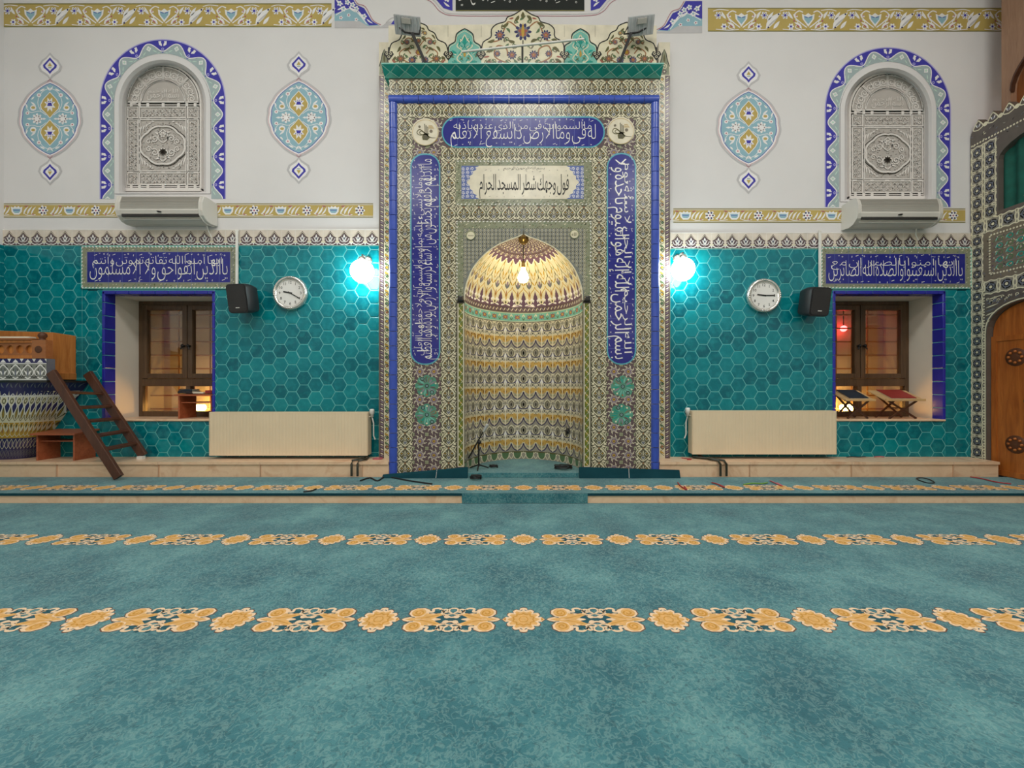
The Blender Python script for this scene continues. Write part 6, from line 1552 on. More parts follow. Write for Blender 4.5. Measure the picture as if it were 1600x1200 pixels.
for i in range(nP):
    w = LC / nP; x = (i + .5) * w
    mo.poly([(x - w / 2, 88), (x - w * .42, 74), (x - w * .14, 68), (x - w * .5, 58), (x - w * .5, 88)], 'navy', 0.8); mo.poly([(x + w / 2, 88), (x + w * .5, 58), (x + w * .14, 68), (x + w * .42, 74)], 'navy', 0.8); mo.poly([(x - w / 2, 88), (x + w / 2, 88), (x + w * .4, 82), (x, 80), (x - w * .4, 82)], 'navy', 0.9)
    mo.curve([(x - w * .5, 58), (x - w * .12, 68), (x - w * .44, 75), (x, 84), (x + w * .44, 75), (x + w * .12, 68), (x + w * .5, 58)], 1.1, 'white_glaze', 1.5, 4)
    mo.ell(x, 75, 2.6, 3.6, 'olive', 1.2, 9); mo.ell(x, 75, 1.4, 2.2, 'ivory', 1.5, 7); mo.leaf(x, 52, x, 68, 4, 'olive', 1.2); mo.leaf(x, 54, x, 64, 1.6, 'gold', 1.5)
    for s in (-1, 1):
        mo.curve([(x, 50), (x + s * 4.6, 55), (x + s * 5, 61)], 0.9, 'olive', 1.2, 3); mo.leaf(x + s * 1, 44, x + s * 5, 36, 3, 'ivory', 1.2, 1); mo.curve([(x, 30), (x + s * 5.4, 34), (x + s * 3.6, 42), (x, 48)], 0.9, 'ivory', 1.3, 3); mo.leaf(x + s * 5.2, 47, x + s * 4.0, 40, 1.8, 'olive', 1.2)
        mo.leaf(x + s * 1, 4, x + s * 4.6, 13, 1.8, 'slate', 1, 1); mo.leaf(x + s * 5, 16, x + s * 1, 25, 2.0, 'lilac', 1, 1); mo.curve([(x, 14), (x + s * 5.4, 20), (x, 27)], 0.8, 'ivory', 1.2, 3); mo.curve([(x, 2), (x + s * 5.4, 7), (x, 13)], 0.7, 'slate', 1.2, 3); mo.leaf(x + s * 1.4, 91, x + s * 4.6, 97, 1.6, 'slate', 1, 1)
    mo.leaf(x, 34, x, 42, 2.4, 'ochre', 1.2)
def corbmap(x, y, l):
    z = ZL + np.clip(y, 0, 100) / 100 * (1.05 - ZL); a, b = corb(np.clip(x / LC, 0, 1), z); return np.stack([a + l * EPS, b - l * EPS, z], 1)
mb.pat(mo, corbmap); mb.build('tiled_corbel', PL)
mb = MB(); mb.box(XL + .001, PX, PD, PD + .07, 1.05, 1.26, 'slate'); mb.box(XL + .001, PX, PD, W - .014, 1.03, 1.052, 'dark'); mo = Mo()
kx = 0.0075; n = 8
for i in range(n):
    w = (PX - XL) / n; x = XL + (i + .5) * w; h = Mo()
    h.rect(-8, 16, 8, 20, 'navy', 0.2); h.rect(-8, 0, 8, 15.4, 'silver_field', 0.2); h.line([(-8, 15.6), (8, 15.6)], 0.7, 'white_glaze', 0.6); h.line([(-8, 0.8), (8, 0.8)], 0.8, 'white_glaze', 0.6)
    g = Mo(); g.curve([(0, 1.5), (5, 4), (7.6, 8), (4, 12), (0, 14.5)], 1.2, 'white_glaze', 1, 4); g.curve([(8, 2), (4, 7), (2, 11)], 0.8, 'dark', 1, 4); g.leaf(1, 5, 5, 9, 2, 'white_glaze', 1.2, .6); g.leaf(6, 12, 3, 14, 1.4, 'dark', 1.2); g.leaf(6.6, 3, 3, 3.4, 1.4, 'dark', 1.2); h.add(g.sym()); h.leaf(0, 3, 0, 12, 2, 'slate', 1); h.leaf(-6, 27.5, 6, 27.5, 2, 'white_glaze', .5)
    h.poly([(-4, 16.4), (4, 16.4), (0, 19.6)], 'white_glaze', 0.8); h.poly([(-8, 20), (-8, 17), (-5.4, 20)], 'white_glaze', .8); h.poly([(8, 20), (5.4, 20), (8, 17)], 'white_glaze', .8)
    t_ = Mo(); t_.add(h); mo.add(t_, x, 0, w / 16, 0.0105)
mo2 = mo; A2 = mo2.arr(); 
mb.pat(mo, lambda a, b, l: np.stack([a, PD - 0.003 - l * EPS, 1.05 + np.clip(b, 0, .21)], 1)); mb.build('tiled_parapet', PL)
mb = MB()
zr0, zr1 = 1.262, 1.44
for z0, z1 in ((zr0, zr0 + .03), (zr1 - .025, zr1)): mb.box(XL + .002, PX - .005, PD - .006, PD + .03, z0, z1, 'pulpit_wood')
n = 9; wv = (PX - .13 - XL) / n
holes_ = [[(XL + (i + .5) * wv + wv * .40 * math.cos(2 * PI * q / 14), 1.35 + .042 * math.sin(2 * PI * q / 14)) for q in range(14)] for i in range(n)]
mb.prism([[(XL + .002, zr0 + .03), (PX - .13, zr0 + .03), (PX - .13, zr1 - .025), (XL + .002, zr1 - .025)]] + holes_, lambda x, y, e: (x, PD + .004 + e, y), 'rail_wood', depth=(0, .014))
mb.box(XL + .002, PX - .13, PD + .022, PD + .028, zr0 + .03, zr1 - .025, 'pulpit_wood')
mb.build('lattice_railing', PL)
mb = MB(); mb.box(PX - .13, PX, PD - .012, PD + .05, zr0, zr1, 'rail_wood'); mb.lathe([(0, .001), (.034, .001), (.034, .006), (0, .006)], (PX - .065, PD - .012, 1.35), 'carved_wood', 18, (0, -1, 0)); mb.lathe([(.03, 0), (.02, .015), (.034, .04), (.03, .062), (.012, .078), (0, .08)], (PX - .065, PD + .02, zr1), 'carved_wood', 18); mb.build('newel_post', PL, bevel=.003)
mb = MB(); mb.box(XL + .002, PX - .125, PD - .02, PD + .06, zr1, zr1 + .018, 'rail_wood'); mb.box(XL + .002, PX - .16, PD - .01, PD + .05, zr1 + .018, zr1 + .034, 'paper'); mb.build('padded_handrail', PL, bevel=.004)
mb = MB(); V = [(-5.5, 4.20, 1.262), (-4.83, 4.20, 1.262), (-4.83, 4.20, 1.545), (-5.5, 4.20, 1.565), (-5.5, 4.385, 1.262), (-4.79, 4.385, 1.262), (-4.79, 4.385, 1.53), (-5.5, 4.385, 1.565)]
V = [(a, b, (1.13 if c < 1.3 else c)) for a, b, c in V]
mb.add(V, [(0, 1, 2, 3), (5, 4, 7, 6), (3, 2, 6, 7), (1, 5, 6, 2), (0, 3, 7, 4)], 'pulpit_wood'); mb.box(-5.5, -4.785, 4.17, 4.386, 1.06, 1.13, 'pulpit_wood'); mb.build('backrest', PL, bevel=.004)

LD = thing('wooden_ladder', P(187, 748, 4.02), 'dark brown wooden ladder leaning against the tiled pulpit', 'ladder')
def LP(a, b, t, d): return np.array(P(a[0] + (b[0] - a[0]) * t, a[1] + (b[1] - a[1]) * t, d))
NA, NB, FA, FB = (80, 581), (186, 746), (137, 583), (224, 712)
DN = 3.95
for a, b, d in ((NA, NB, DN), (FA, FB, 4.30)):
    mb = MB(); mb.bar(LP(a, b, 0, d), LP(a, b, 1, d), 0.034, 0.085, 'ladder_wood', (0, 1, 0)) if False else mb.bar(LP(a, b, 0, d), LP(a, b, 1, d), 0.085, 0.034, 'ladder_wood', (0, 1, 0)); mb.build('side_rail', LD, bevel=.005)
for tn, tf in ((.19, .25), (.34, .40), (.47, .55), (.61, .70), (.74, .85)):
    mb = MB(); mb.bar(LP(NA, NB, tn, DN), LP(FA, FB, tf, 4.30), 0.07, 0.02, 'ladder_wood', (0.2, 0, 1)); mb.build('rung', LD, bevel=.003)
mb = MB(); p = P(222, 717, 4.27); mb.box(p[0] - .03, p[0] + .03, 4.24, 4.275, ZL, ZL + .03, 'white_plastic'); tag(recenter(mb.build('plastic_block')), 'small white block at the far foot of the wooden ladder', 'block')

def desk(nm, x0, x1, y0, y1, z0, z1, mat, lab, tilt=0.02, over=.03):
    t = thing(nm, ((x0 + x1) / 2, (y0 + y1) / 2, z0), lab, 'desk', None); th = .018
    mb = MB(); V = []
    for yy, dz in ((y0 - over, -tilt), (y1 + over * .5, tilt)):
        for xx in (x0 - over, x1 + over):
            V += [(xx, yy, z1 - th + dz), (xx, yy, z1 + dz)]
    mb.add(V, [(0, 1, 3, 2), (4, 6, 7, 5), (0, 4, 5, 1), (2, 3, 7, 6), (1, 5, 7, 3), (0, 2, 6, 4)], mat); mb.build('desk_top', t, bevel=.003)
    for a, b in ((x0, x0 + th), (x1 - th, x1)):
        mb = MB(); V = [(xx, yy, zz) for xx in (a, b) for yy, zz in ((y0, z0), (y1, z0), (y1, z1 - th + tilt * .8), (y0, z1 - th - tilt * .6))]
        mb.add(V, [(0, 1, 2, 3), (7, 6, 5, 4), (0, 4, 5, 1), (1, 5, 6, 2), (2, 6, 7, 3), (3, 7, 4, 0)], mat); mb.build('side_panel', t, bevel=.002)
    mb = MB(); mb.box(x0 + th, x1 - th, y0 + .02, y1 - .02, z1 - .10, z1 - .09, mat); mb.build('book_shelf', t)
    return t
desk('low_desk', X(60, 4.19), X(120, 4.19), 4.17, 4.375, ZL, 0.525, 'desk_wood', 'low reddish wooden reading desk on the marble ledge under the pulpit', .012)
ds = Z(655)
desk('low_desk', X(277, 4.46), X(330, 4.46), 4.47, 4.70, ds, ds + .27, 'desk_wood', 'small wooden reading desk with books on the left window sill', .004, .025)
def book(x0, x1, y0, y1, z, h, cover, lab, nm='book'):
    t = thing(nm, ((x0 + x1) / 2, (y0 + y1) / 2, z), lab, 'book')
    mb = MB(); mb.box(x0, x1, y0, y1, z, z + .004, cover); mb.box(x0, x1, y0, y1, z + h - .004, z + h, cover); mb.box(x0, x1, y0, y0 + .005, z + .004, z + h - .004, cover); mb.build('cover', t, bevel=.0015)
    mb = MB(); mb.box(x0 + .004, x1 - .004, y0 + .006, y1 - .004, z + .0042, z + h - .0042, 'paper'); mb.build('pages', t)
zt = ds + .2765
book(X(281, 4.5), X(303, 4.5), 4.47, 4.60, zt - .001, .028, 'book_black', 'thick black book lying on the left end of the window sill desk')
book(X(281, 4.5) + .005, X(302, 4.5), 4.48, 4.59, zt + .028, .016, 'book_navy', 'thin dark book on top of the black book on the sill desk')
book(X(306, 4.5), X(322, 4.5), 4.46, 4.58, zt - .001, .014, 'paper', 'pale thin book in the middle of the sill desk')
book(X(322.5, 4.5), X(333, 4.5), 4.48, 4.62, zt - .001, .034, 'book_red', 'red book on the right end of the sill desk')

# folding book stands in the right window
def rehal(u0, u1, d, lab):
    sz = Z(655); x0, x1 = X(u0, d), X(u1, d); xm = (x0 + x1) / 2; hw = (x1 - x0) / 2; zt = sz + .25
    t = thing('folding_book_stand', (xm, d, sz), lab, 'book stand', 'folding book stands on the right window sill')
    for yy in (d - .07, d + .10):
        for s in (-1, 1):
            mb = MB(); mb.bar((xm + s * hw * .75, yy + s * .006, sz + .004), (xm - s * hw * .72, yy + s * .006, zt + (yy - d - .015) * .1 / .23 - .018), .018, .012, 'dark_wood', (0, 1, 0)); mb.build('leg', t)
    mb = MB(); mb.tube([(xm, d - .08, (sz + zt) / 2 - .01), (xm, d + .11, (sz + zt) / 2 - .01)], .006, 'dark_wood'); mb.build('pivot_rod', t)
    mb = MB(); V = []
    a = .05
    for yy, zz in ((d - .10, zt - a), (d + .13, zt + a)):
        for xx in (x0 - .01, x1 + .01): V += [(xx, yy, zz - .006), (xx, yy, zz + .006)]
    mb.add(V, [(0, 1, 3, 2), (4, 6, 7, 5), (0, 4, 5, 1), (2, 3, 7, 6), (1, 5, 7, 3), (0, 2, 6, 4)], 'light_board'); mb.box(x0 - .01, x1 + .01, d - .112, d - .10, zt - a - .006, zt - a + .018, 'light_board'); mb.build('slanted_board', t, bevel=.002)
    return xm, hw, zt, a
def lean_book(xm, hw, zt, a, d, cover, lab):
    t = thing('book', (xm, d, zt), lab, 'book'); s = 2 * a / .23
    def lay(x0, x1, y0, y1, o0, o1, mat, nm):
        mb = MB(); V = [(x, y, zt + (y - d - .015) * s + o) for o in (o0, o1) for y in (y0, y1) for x in (x0, x1)]
        mb.add(V, [(0, 2, 3, 1), (4, 5, 7, 6), (0, 1, 5, 4), (2, 6, 7, 3), (0, 4, 6, 2), (1, 3, 7, 5)], mat); mb.build(nm, t)
    lay(xm - hw * .62, xm + hw * .62, d - .085, d + .10, .0065, .020, 'paper', 'pages'); lay(xm - hw * .66, xm + hw * .66, d - .09, d + .105, .020, .026, cover, 'cover')
d1, d2 = 4.52, 4.52
a = rehal(1310, 1354, d1, 'folding wooden book stand with a dark book, at the left of the right window sill'); lean_book(*a, d1, 'book_navy', 'dark blue book on the book stand beside the amber lamp glow')
a = rehal(1372, 1430, d2, 'folding wooden book stand with a red book, at the right of the right window sill'); lean_book(*a, d2, 'book_red', 'red book on the book stand nearest the right window reveal')

# ================================================================== MINBAR ON THE RIGHT
MX = 4.79
MN = thing('minbar', (MX + .3, 4.0, ZP), 'tiled minbar with cresting, wooden door and green curtain at the right edge', 'minbar')
SE = 1.5                       # length of the side panel from the wall
def ms(x, y, d): return (MX + d, W - .013 - x, y)
def msf(x, y, l): return np.stack([MX - .0006 - l * EPS, W - .013 - x, y], 1)
mb = MB()
door_o = [(.150, ZP + .004)] + [(.150, 1.52)] + [(.150 + .36 - .36 * math.cos(PI * q / 16), 1.52 + .31 * math.sin(PI * q / 16) ** .8) for q in range(1, 16)] + [(.87, 1.52), (.87, ZP + .004)]
win_o = [(.255, 2.76)] + [(.255, 3.28)] + [(.255 + .36 - .36 * math.cos(PI * q / 12), 3.28 + .16 * math.sin(PI * q / 12)) for q in range(1, 12)] + [(.975, 3.28), (.975, 2.76)]
mb.prism([[(0, ZP + .004)] + door_o + [(SE, ZP + .004), (SE, 3.67), (0, 3.67)], win_o], ms, 'minbar_dark', depth=(0, .09))
mb.build('side_panel', MN)
mo = Mo()
def mrect(a, b, c, d, m, l): return mo.rect(a, b, c, d, m, l)
um = Mo()     # rosette unit, 10 x 10
for q in range(10): um.leaf(0, 0, 3.6 * math.cos(q * PI / 5), 3.6 * math.sin(q * PI / 5), 1.6, 'slate' if q % 2 else 'dark', 1.3, 0, 3)
um.ell(0, 0, 3.4, 3.6, 'dark', 1, 12); um.ring(0, 0, 2.2, .7, 'slate', 1.6, 10); um.disc(0, 0, 1.1, 'ivory', 1.8, 6)
for s in (-1, 1):
    um.curve([(s * 5, 5), (s * 3, 4.2), (0, 5.2)], .8, 'ivory', 1.4, 3); um.curve([(s * 5, -5), (s * 3, -4.2), (0, -5.2)], .8, 'ivory', 1.4, 3); um.curve([(s * 5, 4), (s * 3.9, 0), (s * 5, -4)], .9, 'ivory', 1.4, 3); um.leaf(s * 5, 1.6, s * 3.8, 4.4, 1.2, 'ivory', 1.5, 0, 3); um.leaf(s * 5, -1.6, s * 3.8, -4.4, 1.2, 'ivory', 1.5, 0, 3)
def mfill(x0, y0, x1, y1, nx, ny):
    for i in range(nx):
        for j in range(ny): mo.add(um, x0 + (x1 - x0) * (i + .5) / nx, y0 + (y1 - y0) * (j + .5) / ny, (x1 - x0) / nx / 10, (y1 - y0) / ny / 10)
def beads(p, q, n, r=.010):
    for i in range(n): t = (i + .5) / n; mo.ell(p[0] + (q[0] - p[0]) * t, p[1] + (q[1] - p[1]) * t, r, r, 'ivory', 1.5, 6)
mrect(.004, ZL, .120, 2.58, 'minbar_grey', .2); mfill(.004, ZL, .120, 2.58, 1, 20); beads((.128, ZL), (.128, 1.98), 60, .008)
mrect(.004, 2.72, .24, 3.52, 'minbar_grey', .2); mfill(.004, 2.72, .24, 3.52, 2, 6)
mrect(.004, 2.58, SE, 2.72, 'minbar_grey', .2); mfill(.004, 2.58, SE, 2.72, 11, 1)
mrect(.120, 1.94, SE, 2.08, 'minbar_grey', .2); mfill(.120, 1.94, SE, 2.08, 10, 1)
mrect(.120, 2.08, SE, 2.58, 'taupe', .2); beads((.18, 2.14), (SE, 2.14), 48); beads((.18, 2.54), (SE, 2.54), 48); beads((.18, 2.14), (.18, 2.54), 14); beads((0, 3.55), (SE, 3.55), 56)
for i in range(14):
    for j in range(5):
        x, y = .27 + .088 * i, 2.20 + .07 * j
        mo.ring(x, y, .022, .009, 'turquoise' if (i + j) % 2 else 'leaf_green', 1.2, 8); mo.leaf(x - .04, y - .02, x + .01, y + .025, .014, 'light_turquoise', 1, .01)
        mo.leaf(x - .04, y + .03, x + .03, y + .038, .01, 'minbar_grey', .9, .0)
for q in range(12):
    for s in (-1, 1):
        x = .51 + s * .045 * q * .7; y = 1.86 + .03 * (q % 2)
        if y > 1.55 + .31 * math.sqrt(max(0, 1 - ((x - .51) / .36) ** 2)) + .03: mo.spiral(x, y, .004, .02, q, 1.3, .006, 'ivory', 1, 8); mo.leaf(x - .02, y - .03, x + .02, y, .012, 'slate', 1)
for j in range(8):
    y = 1.60 + .04 * j; mo.leaf(.14, y, .14 + .02 + .02 * j, y + .03, .012, 'ivory' if j % 2 else 'slate', 1)
mo.line([(p[0] + (0.012 if p[0] > .5 else -.012), p[1] + (.012 if p[1] > 1.5 else 0)) for p in door_o], .012, 'ivory', 1.2)
for q in range(900):
    x, y = random.uniform(.01, SE - .02), random.uniform(1.98, 3.66)
    if .245 < x < .985 and 2.74 < y < 3.46: continue
    if y < 2.06 or (2.07 < y < 2.60 and (x < .13 or .19 < x < SE and 2.16 < y < 2.52)): continue
    a = random.uniform(0, PI); mo.leaf(x - .014 * math.cos(a), y - .014 * math.sin(a), x + .014 * math.cos(a), y + .014 * math.sin(a), .009, random.choice(['ivory', 'slate', 'minbar_grey', 'dark']), .7, .004, 3)
for q in range(700):
    x, y = random.uniform(.20, SE - .03), random.uniform(2.17, 2.51)
    a = random.uniform(0, PI); mo.leaf(x - .012 * math.cos(a), y - .012 * math.sin(a), x + .012 * math.cos(a), y + .012 * math.sin(a), .008, random.choice(['ivory', 'slate', 'leaf_green', 'plum']), .6, .004, 3)
mb = MB(); mb.pat(mo, msf); mb.build('tile_facing', MN)
mb = MB(); mb.prism([[(0, 3.67), (SE, 3.67)] + [p for i in reversed(range(11)) for p in ((SE * (i + 1) / 11, 3.685), (SE * (i + .8) / 11, 3.745), (SE * (i + .5) / 11, 3.805), (SE * (i + .2) / 11, 3.745), (SE * i / 11, 3.685))]], ms, 'minbar_dark', depth=(.005, .085)); mo = Mo()
for i in range(11):
    x = SE * (i + .5) / 11
    for s in (-1, 1): mo.curve([(x, 3.69), (x + s * .045, 3.71), (x + s * .03, 3.75), (x, 3.79)], .010, 'ivory', 1, 4); mo.leaf(x + s * .004, 3.72, x + s * .022, 3.755, .014, 'white_glaze', 1.2)
    mo.disc(x, 3.735, .012, 'slate', 1.4, 7); mo.disc(SE * (i + 1) / 11 - .001, 3.715, .022, 'ivory', .8, 10)
mb.pat(mo, lambda x, y, l: msf(x, y, l) + np.array((.005, 0, 0))); mb.build('cresting', MN)
# door
mb = MB(); dz = .05
mb.prism([[(.155, ZP + .005), (.865, ZP + .005), (.865, 1.50), (.155, 1.50)]], lambda x, y, d: ms(x, y, d + dz), 'minbar_wood', depth=(0, .035)); mb.prism([[(.155, 1.502)] + [(.51 - .355 * math.cos(PI * q / 16), 1.52 + .305 * math.sin(PI * q / 16) ** .8) for q in range(17)] + [(.865, 1.502)]], lambda x, y, d: ms(x, y, d + dz + .012), 'minbar_wood', depth=(0, .02))
for x0, x1, y0, y1 in ((.155, .20, ZP + .005, 1.5), (.82, .865, ZP + .005, 1.5), (.49, .53, ZP + .005, 1.5), (.20, .82, 1.45, 1.5), (.20, .82, ZP + .005, ZP + .06)): mb.prism([[(x0, y0), (x1, y0), (x1, y1), (x0, y1)]], lambda x, y, d: ms(x, y, d + dz - .008), 'minbar_wood', depth=(0, .01))
dr = mb.build('arched_door', MN, bevel=0)
for y in (1.28, .42):
    for x in (.36, .66):
        mb = MB(); c = ms(x, y, dz); mb.lathe([(0, .012), (.03, .012), (.05, .004), (.085, .006), (.09, 0)], c, 'carved_wood', 18, (-1, 0, 0))
        for q in range(8): a_ = q * PI / 4; mb.ball((c[0] - .008, c[1] + .055 * math.cos(a_), c[2] + .055 * math.sin(a_)), .014, 'minbar_wood', 8, 6)
        mb.build('carved_boss', dr, MN)
for y in (.85,):
    mb = MB(); c = ms(.47, y, dz - .01); mb.lathe([(0, .03), (.02, .028), (.012, .012), (.022, 0)], c, 'brass', 12, (-1, 0, 0)); mb.build('door_knob', dr, MN)
# green embroidered curtain in the upper opening
mb = MB(); mb.grid(lambda a, b: (MX + .06 + .012 * math.sin(a * 46), W - .2 - a * .85, 2.70 + b * .80), 120, 6, 'curtain_green'); mo = Mo()
for x, y, k in ((.52, 3.20, 1), (.54, 3.02, 1.3), (.50, 2.84, 1.0), (.78, 3.16, 1.1), (.80, 2.90, 1.2)):
    for q in range(5): mo.leaf(x - .05 * k + .02 * q, y - .03 * k, x + .05 * k - .012 * q, y + (.035 - .012 * q) * k, .026, 'curtain_gold', 1, .012)
    mo.curve([(x - .07 * k, y), (x, y - .035 * k), (x + .07 * k, y + .02)], .012, 'leaf_green', .8, 4)
mb.pat(mo, lambda x, y, l: msf(x, y, l) + np.array((.045, 0, 0))); mb.build('green_curtain', MN)
# timber canopy over the steps
mb = MB(); arc_ = [(.28 + .62 - .62 * math.cos(PI * q / 20), 3.96 + .42 * math.sin(PI * q / 20)) for q in range(21)]
def cs(x, y, d): return (4.885 + d, W - .013 - x, y)
mb.prism([[(.20, 3.60), (.28, 3.60)] + arc_ + [(1.52, 3.60), (1.60, 3.60), (1.60, 5.7), (.20, 5.7)]], cs, 'canopy_wood', depth=(0, .06)); mb.prism([[(.004, 3.5), (1.6, 3.5), (1.6, 5.7), (.004, 5.7)]], lambda x, y, d: cs(x, y, d + .30), 'minbar_wood', depth=(0, .03))
mb.prism([[(p[0], p[1]) for p in arc_] + [(p[0] * .985 + .013, p[1] - .022) for p in arc_[::-1]]], cs, 'dark_wood', depth=(-.012, .03))
mb.build('timber_canopy', MN)
mb = MB(); mb.box(MX + .5, XR - .002, W - 1.55, W - .013, ZP + .004, 2.6, 'minbar_dark'); mb.box(MX + .2, XR - .002, W - 1.55, W - .013, 2.62, 2.68, 'minbar_wood'); mb.build('stair_core', MN)

# ================================================================== SMALL THINGS ON THE FLOOR
# microphone stand in the niche
d = 4.22; t = thing('microphone_stand', (X(748, d), d, ZN), 'black microphone stand with tilted boom at the left of the niche', 'microphone stand')
bx, by = X(748, d), d
mb = MB(); mb.tube([(bx, by, ZN + .03), (bx, by, Z(693, d))], .009, 'black_iron'); mb.build('pole', t)
for q in range(3):
    a = q * 2 * PI / 3 + .5; mb = MB(); mb.tube([(bx, by, ZN + .05), (bx + .11 * math.cos(a), by + .09 * math.sin(a), ZN + .009)], .007, 'black_iron'); mb.build('leg', t)
mb = MB(); mb.tube([P(732, 716, d), P(757, 671, d)], .008, 'black_iron'); mb.lathe([(0, -.02), (.02, -.02), (.02, .02), (0, .02)], P(749, 691, d), 'black_iron', 12, (0, 1, 0)); mb.build('boom_arm', t)
mb = MB(); mb.tube([P(755, 675, d), P(760, 666, d)], [.008, .016], 'grey_metal', 10); mb.ball(P(761, 664.5, d), .018, 'grey_metal', 12, 8); mb.build('microphone', t)
def coil(cx, cy, z, r, n, mat, lab, nm='cable_coil', thick=.006, cat='cable'):
    pts = []
    for i in range(n * 14):
        a = 2 * PI * i / 14; rr = r * (0.75 + .3 * random.random()); pts.append((cx + rr * math.cos(a), cy + .8 * rr * math.sin(a), z + thick + .003 + .0009 * i + .002 * random.random()))
    mb = MB(); mb.tube(cr(pts, 3), thick, mat, 6); return tag(recenter(mb.build(nm)), lab, cat)
coil(X(744, 4.0), 3.98, ZN - .035 if False else ZP, .055, 3, 'cable_black', 'black cable coil on the carpet beside the microphone stand')
coil(X(770, 4.2), 4.29, ZN, .045, 2, 'cable_black', 'loose black cable loop on the niche carpet right of the microphone stand')
coil(X(881, 4.2), 4.22, ZN, .09, 3, 'cable_black', 'tangled black cable heap on the niche carpet below the socket')
mb = MB(); c = niche(np.array([.80]), np.array([.50]), 0)[0]; cc = np.array((0, M, c[2])); nrm = (cc - c) / np.linalg.norm(cc - c)
mb.lathe([(0, .03), (.014, .03), (.018, .012), (.03, .01), (.032, -.004)], c, 'black_plastic', 14, nrm)
for q in range(5): a_ = q * 2 * PI / 5; e1 = np.cross(nrm, (0, 0, 1)); mb.tube([c + nrm * .012, c + nrm * .02 + e1 * .05 * math.cos(a_) + np.array((0, 0, .05 * math.sin(a_)))], .005, 'cable_black', 6)
tag(recenter(mb.build('wall_socket')), 'small black socket with cable ends low on the right of the niche wall', 'socket')
def strand(pts, mat, lab, nm, r=.006, cat='cord', closed=False):
    mb = MB(); mb.tube(cr(pts, 5, closed), r, mat, 6, closed); return tag(recenter(mb.build(nm)), lab, cat)
def fl(u, v, z): d = (H - z) * F / (v - CV); return (X(u, d), d, z + .006)
zc = ZP + .0028
strand([fl(470, 775, .0) if False else fl(474, 769.5, zc), fl(486, 768, zc), fl(494, 765, zc)], 'cable_black', 'short black cable end on the step carpet left of the mihrab', 'floor_cable', .006, 'cable')
strand([fl(563, 752, zc), fl(578, 747.5, zc), fl(590, 752, zc), fl(604, 746, zc), fl(640, 752, zc), fl(675, 757, zc)], 'cable_black', 'black cable running from the radiator pipes to the mihrab foot', 'floor_cable', .007, 'cable')
strand([fl(1059, 755, zc), fl(1064, 761, zc), fl(1073, 766, zc), fl(1069, 761, zc)], 'bead_red', 'red prayer bead string on the step carpet just right of the mihrab', 'prayer_beads', .006, 'prayer beads')
strand([fl(1112, 755, zc), fl(1120, 757, zc), fl(1132, 762, zc), fl(1125, 760, zc)], 'bead_red', 'red prayer bead string on the step carpet below the right radiator pipes', 'prayer_beads', .006, 'prayer beads')
strand([fl(1162, 758, zc), fl(1176, 756, zc), fl(1190, 756.5, zc), fl(1199, 755, zc)], 'bead_green', 'green prayer bead string on the step carpet below the right radiator', 'prayer_beads', .006, 'prayer beads')
strand([fl(1203, 752, zc), fl(1212, 756, zc), fl(1222, 760, zc), fl(1214, 755.5, zc)], 'bead_pink', 'pink prayer bead string on the step carpet right of the green one', 'prayer_beads', .006, 'prayer beads')
strand([fl(1432, 748.5, zc), fl(1440, 747.5, zc), fl(1452, 750, zc), fl(1460, 755, zc), fl(1450, 755.5, zc), fl(1438, 752, zc)], 'cable_black', 'black looped prayer bead string on the step carpet near the right window', 'prayer_beads', .005, 'prayer beads', True)
strand([fl(1516, 746, zc), fl(1535, 749, zc), fl(1556, 754, zc), fl(1580, 757, zc)], 'bead_red', 'long red prayer bead string on the step carpet before the minbar', 'prayer_beads', .006, 'prayer beads')
def lg(u, v): d = (H - ZL) * F / (v - CV); return (X(u, d), d, ZL + .006)
strand([lg(583, 717.6), lg(590, 716.4), lg(598, 716.8), lg(593, 718.2), lg(586, 718.2)], 'bead_pink', 'pink prayer bead loop on the marble ledge left of the mihrab', 'prayer_beads', .006, 'prayer beads', True)
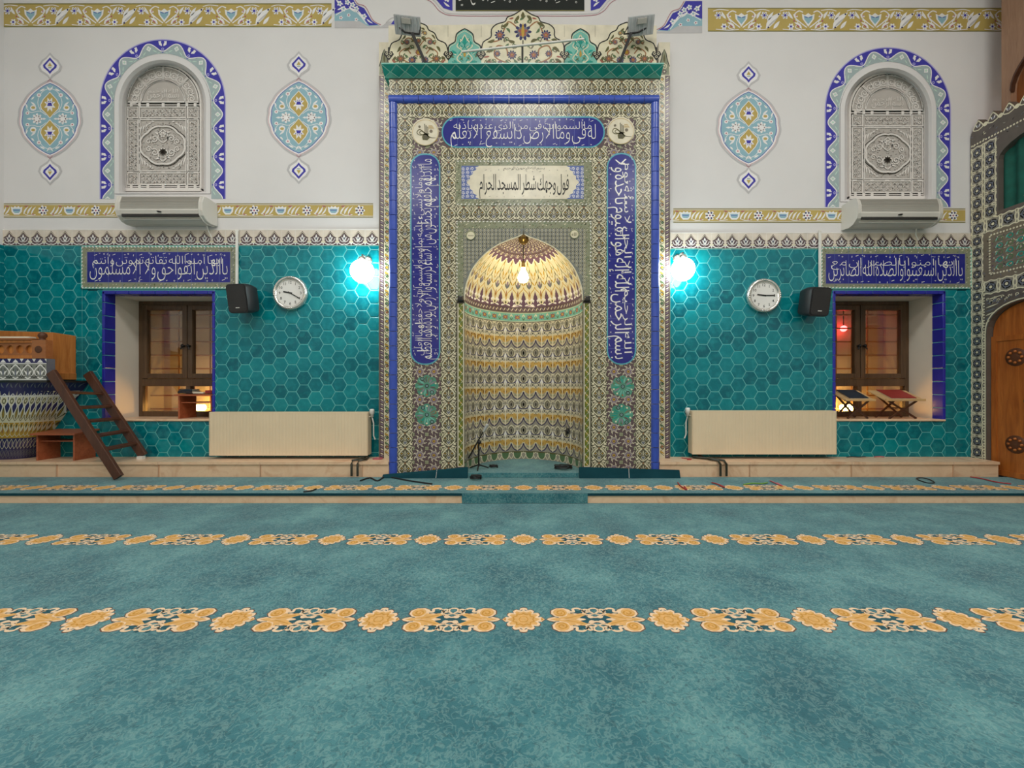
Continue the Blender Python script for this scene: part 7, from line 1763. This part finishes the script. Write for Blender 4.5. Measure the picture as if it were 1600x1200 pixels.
strand([lg(1065, 716.4), lg(1073, 717.4), lg(1080, 718.4), lg(1074, 719.0)], 'bead_red', 'red prayer bead loop on the marble ledge right of the mihrab', 'prayer_beads', .005, 'prayer beads')
strand([lg(1323, 715), lg(1332, 714.4), lg(1340, 714.8), lg(1352, 714.4)], 'book_navy', 'dark prayer bead string on the marble ledge under the right window', 'prayer_beads', .005, 'prayer beads')
strand([lg(1366, 714.6), lg(1374, 714.0), lg(1382, 714.8)], 'bead_pink', 'pink prayer bead string on the marble ledge under the red book stand', 'prayer_beads', .005, 'prayer beads')

# ================================================================== FILL_LAMPS ADDED TO THE HALL, AND ITS CHANDELIER
for i, (lx, ly) in enumerate(FILL_LAMPS):  # bodies for the added, unseen ceiling lamps
    t = thing('added_ceiling_light', (lx, ly, CEIL - .07), 'added square ceiling lamp, out of view, lighting the hall', 'ceiling light', 'added hall ceiling lamps')
    mb = MB(); mb.box(lx - .8, lx + .8, ly - .6, ly + .6, CEIL - .03, CEIL, 'white_plastic'); mb.build('housing', t)
    mb = MB(); mb.box(lx - .76, lx + .76, ly - .56, ly + .56, CEIL - .045, CEIL - .031, 'added_panel_glow'); mb.build('diffuser', t)
t = thing('ring_chandelier', (0, -3.1, 2.5), 'iron ring chandelier with small round bulbs hanging over the hall', 'chandelier')
mb = MB(); mb.tube([(3.2 * math.cos(2 * PI * q / 72), -3.1 + 3.0 * math.sin(2 * PI * q / 72), 2.5) for q in range(72)], .02, 'black_iron', 8, True)
for q in range(8): a_ = q * PI / 4; mb.tube([(3.2 * math.cos(a_), -3.1 + 3.0 * math.sin(a_), 2.5), (0, -3.1, CEIL - .01)], .008, 'black_iron', 6)
mb.build('ring', t)
bb = MB(); bb.ball((3.2, -3.1, 2.58), .055, 'bulb_glow', 10, 6); b0 = bb.build('bulb', t)
for q in range(1, 28):
    a_ = 2 * PI * q / 28; c = b0.copy(); COL.objects.link(c); c.location = (3.2 * (math.cos(a_) - 1), 3.0 * math.sin(a_), 0)

bpy.data.objects.remove(_to); bpy.data.curves.remove(_tc)
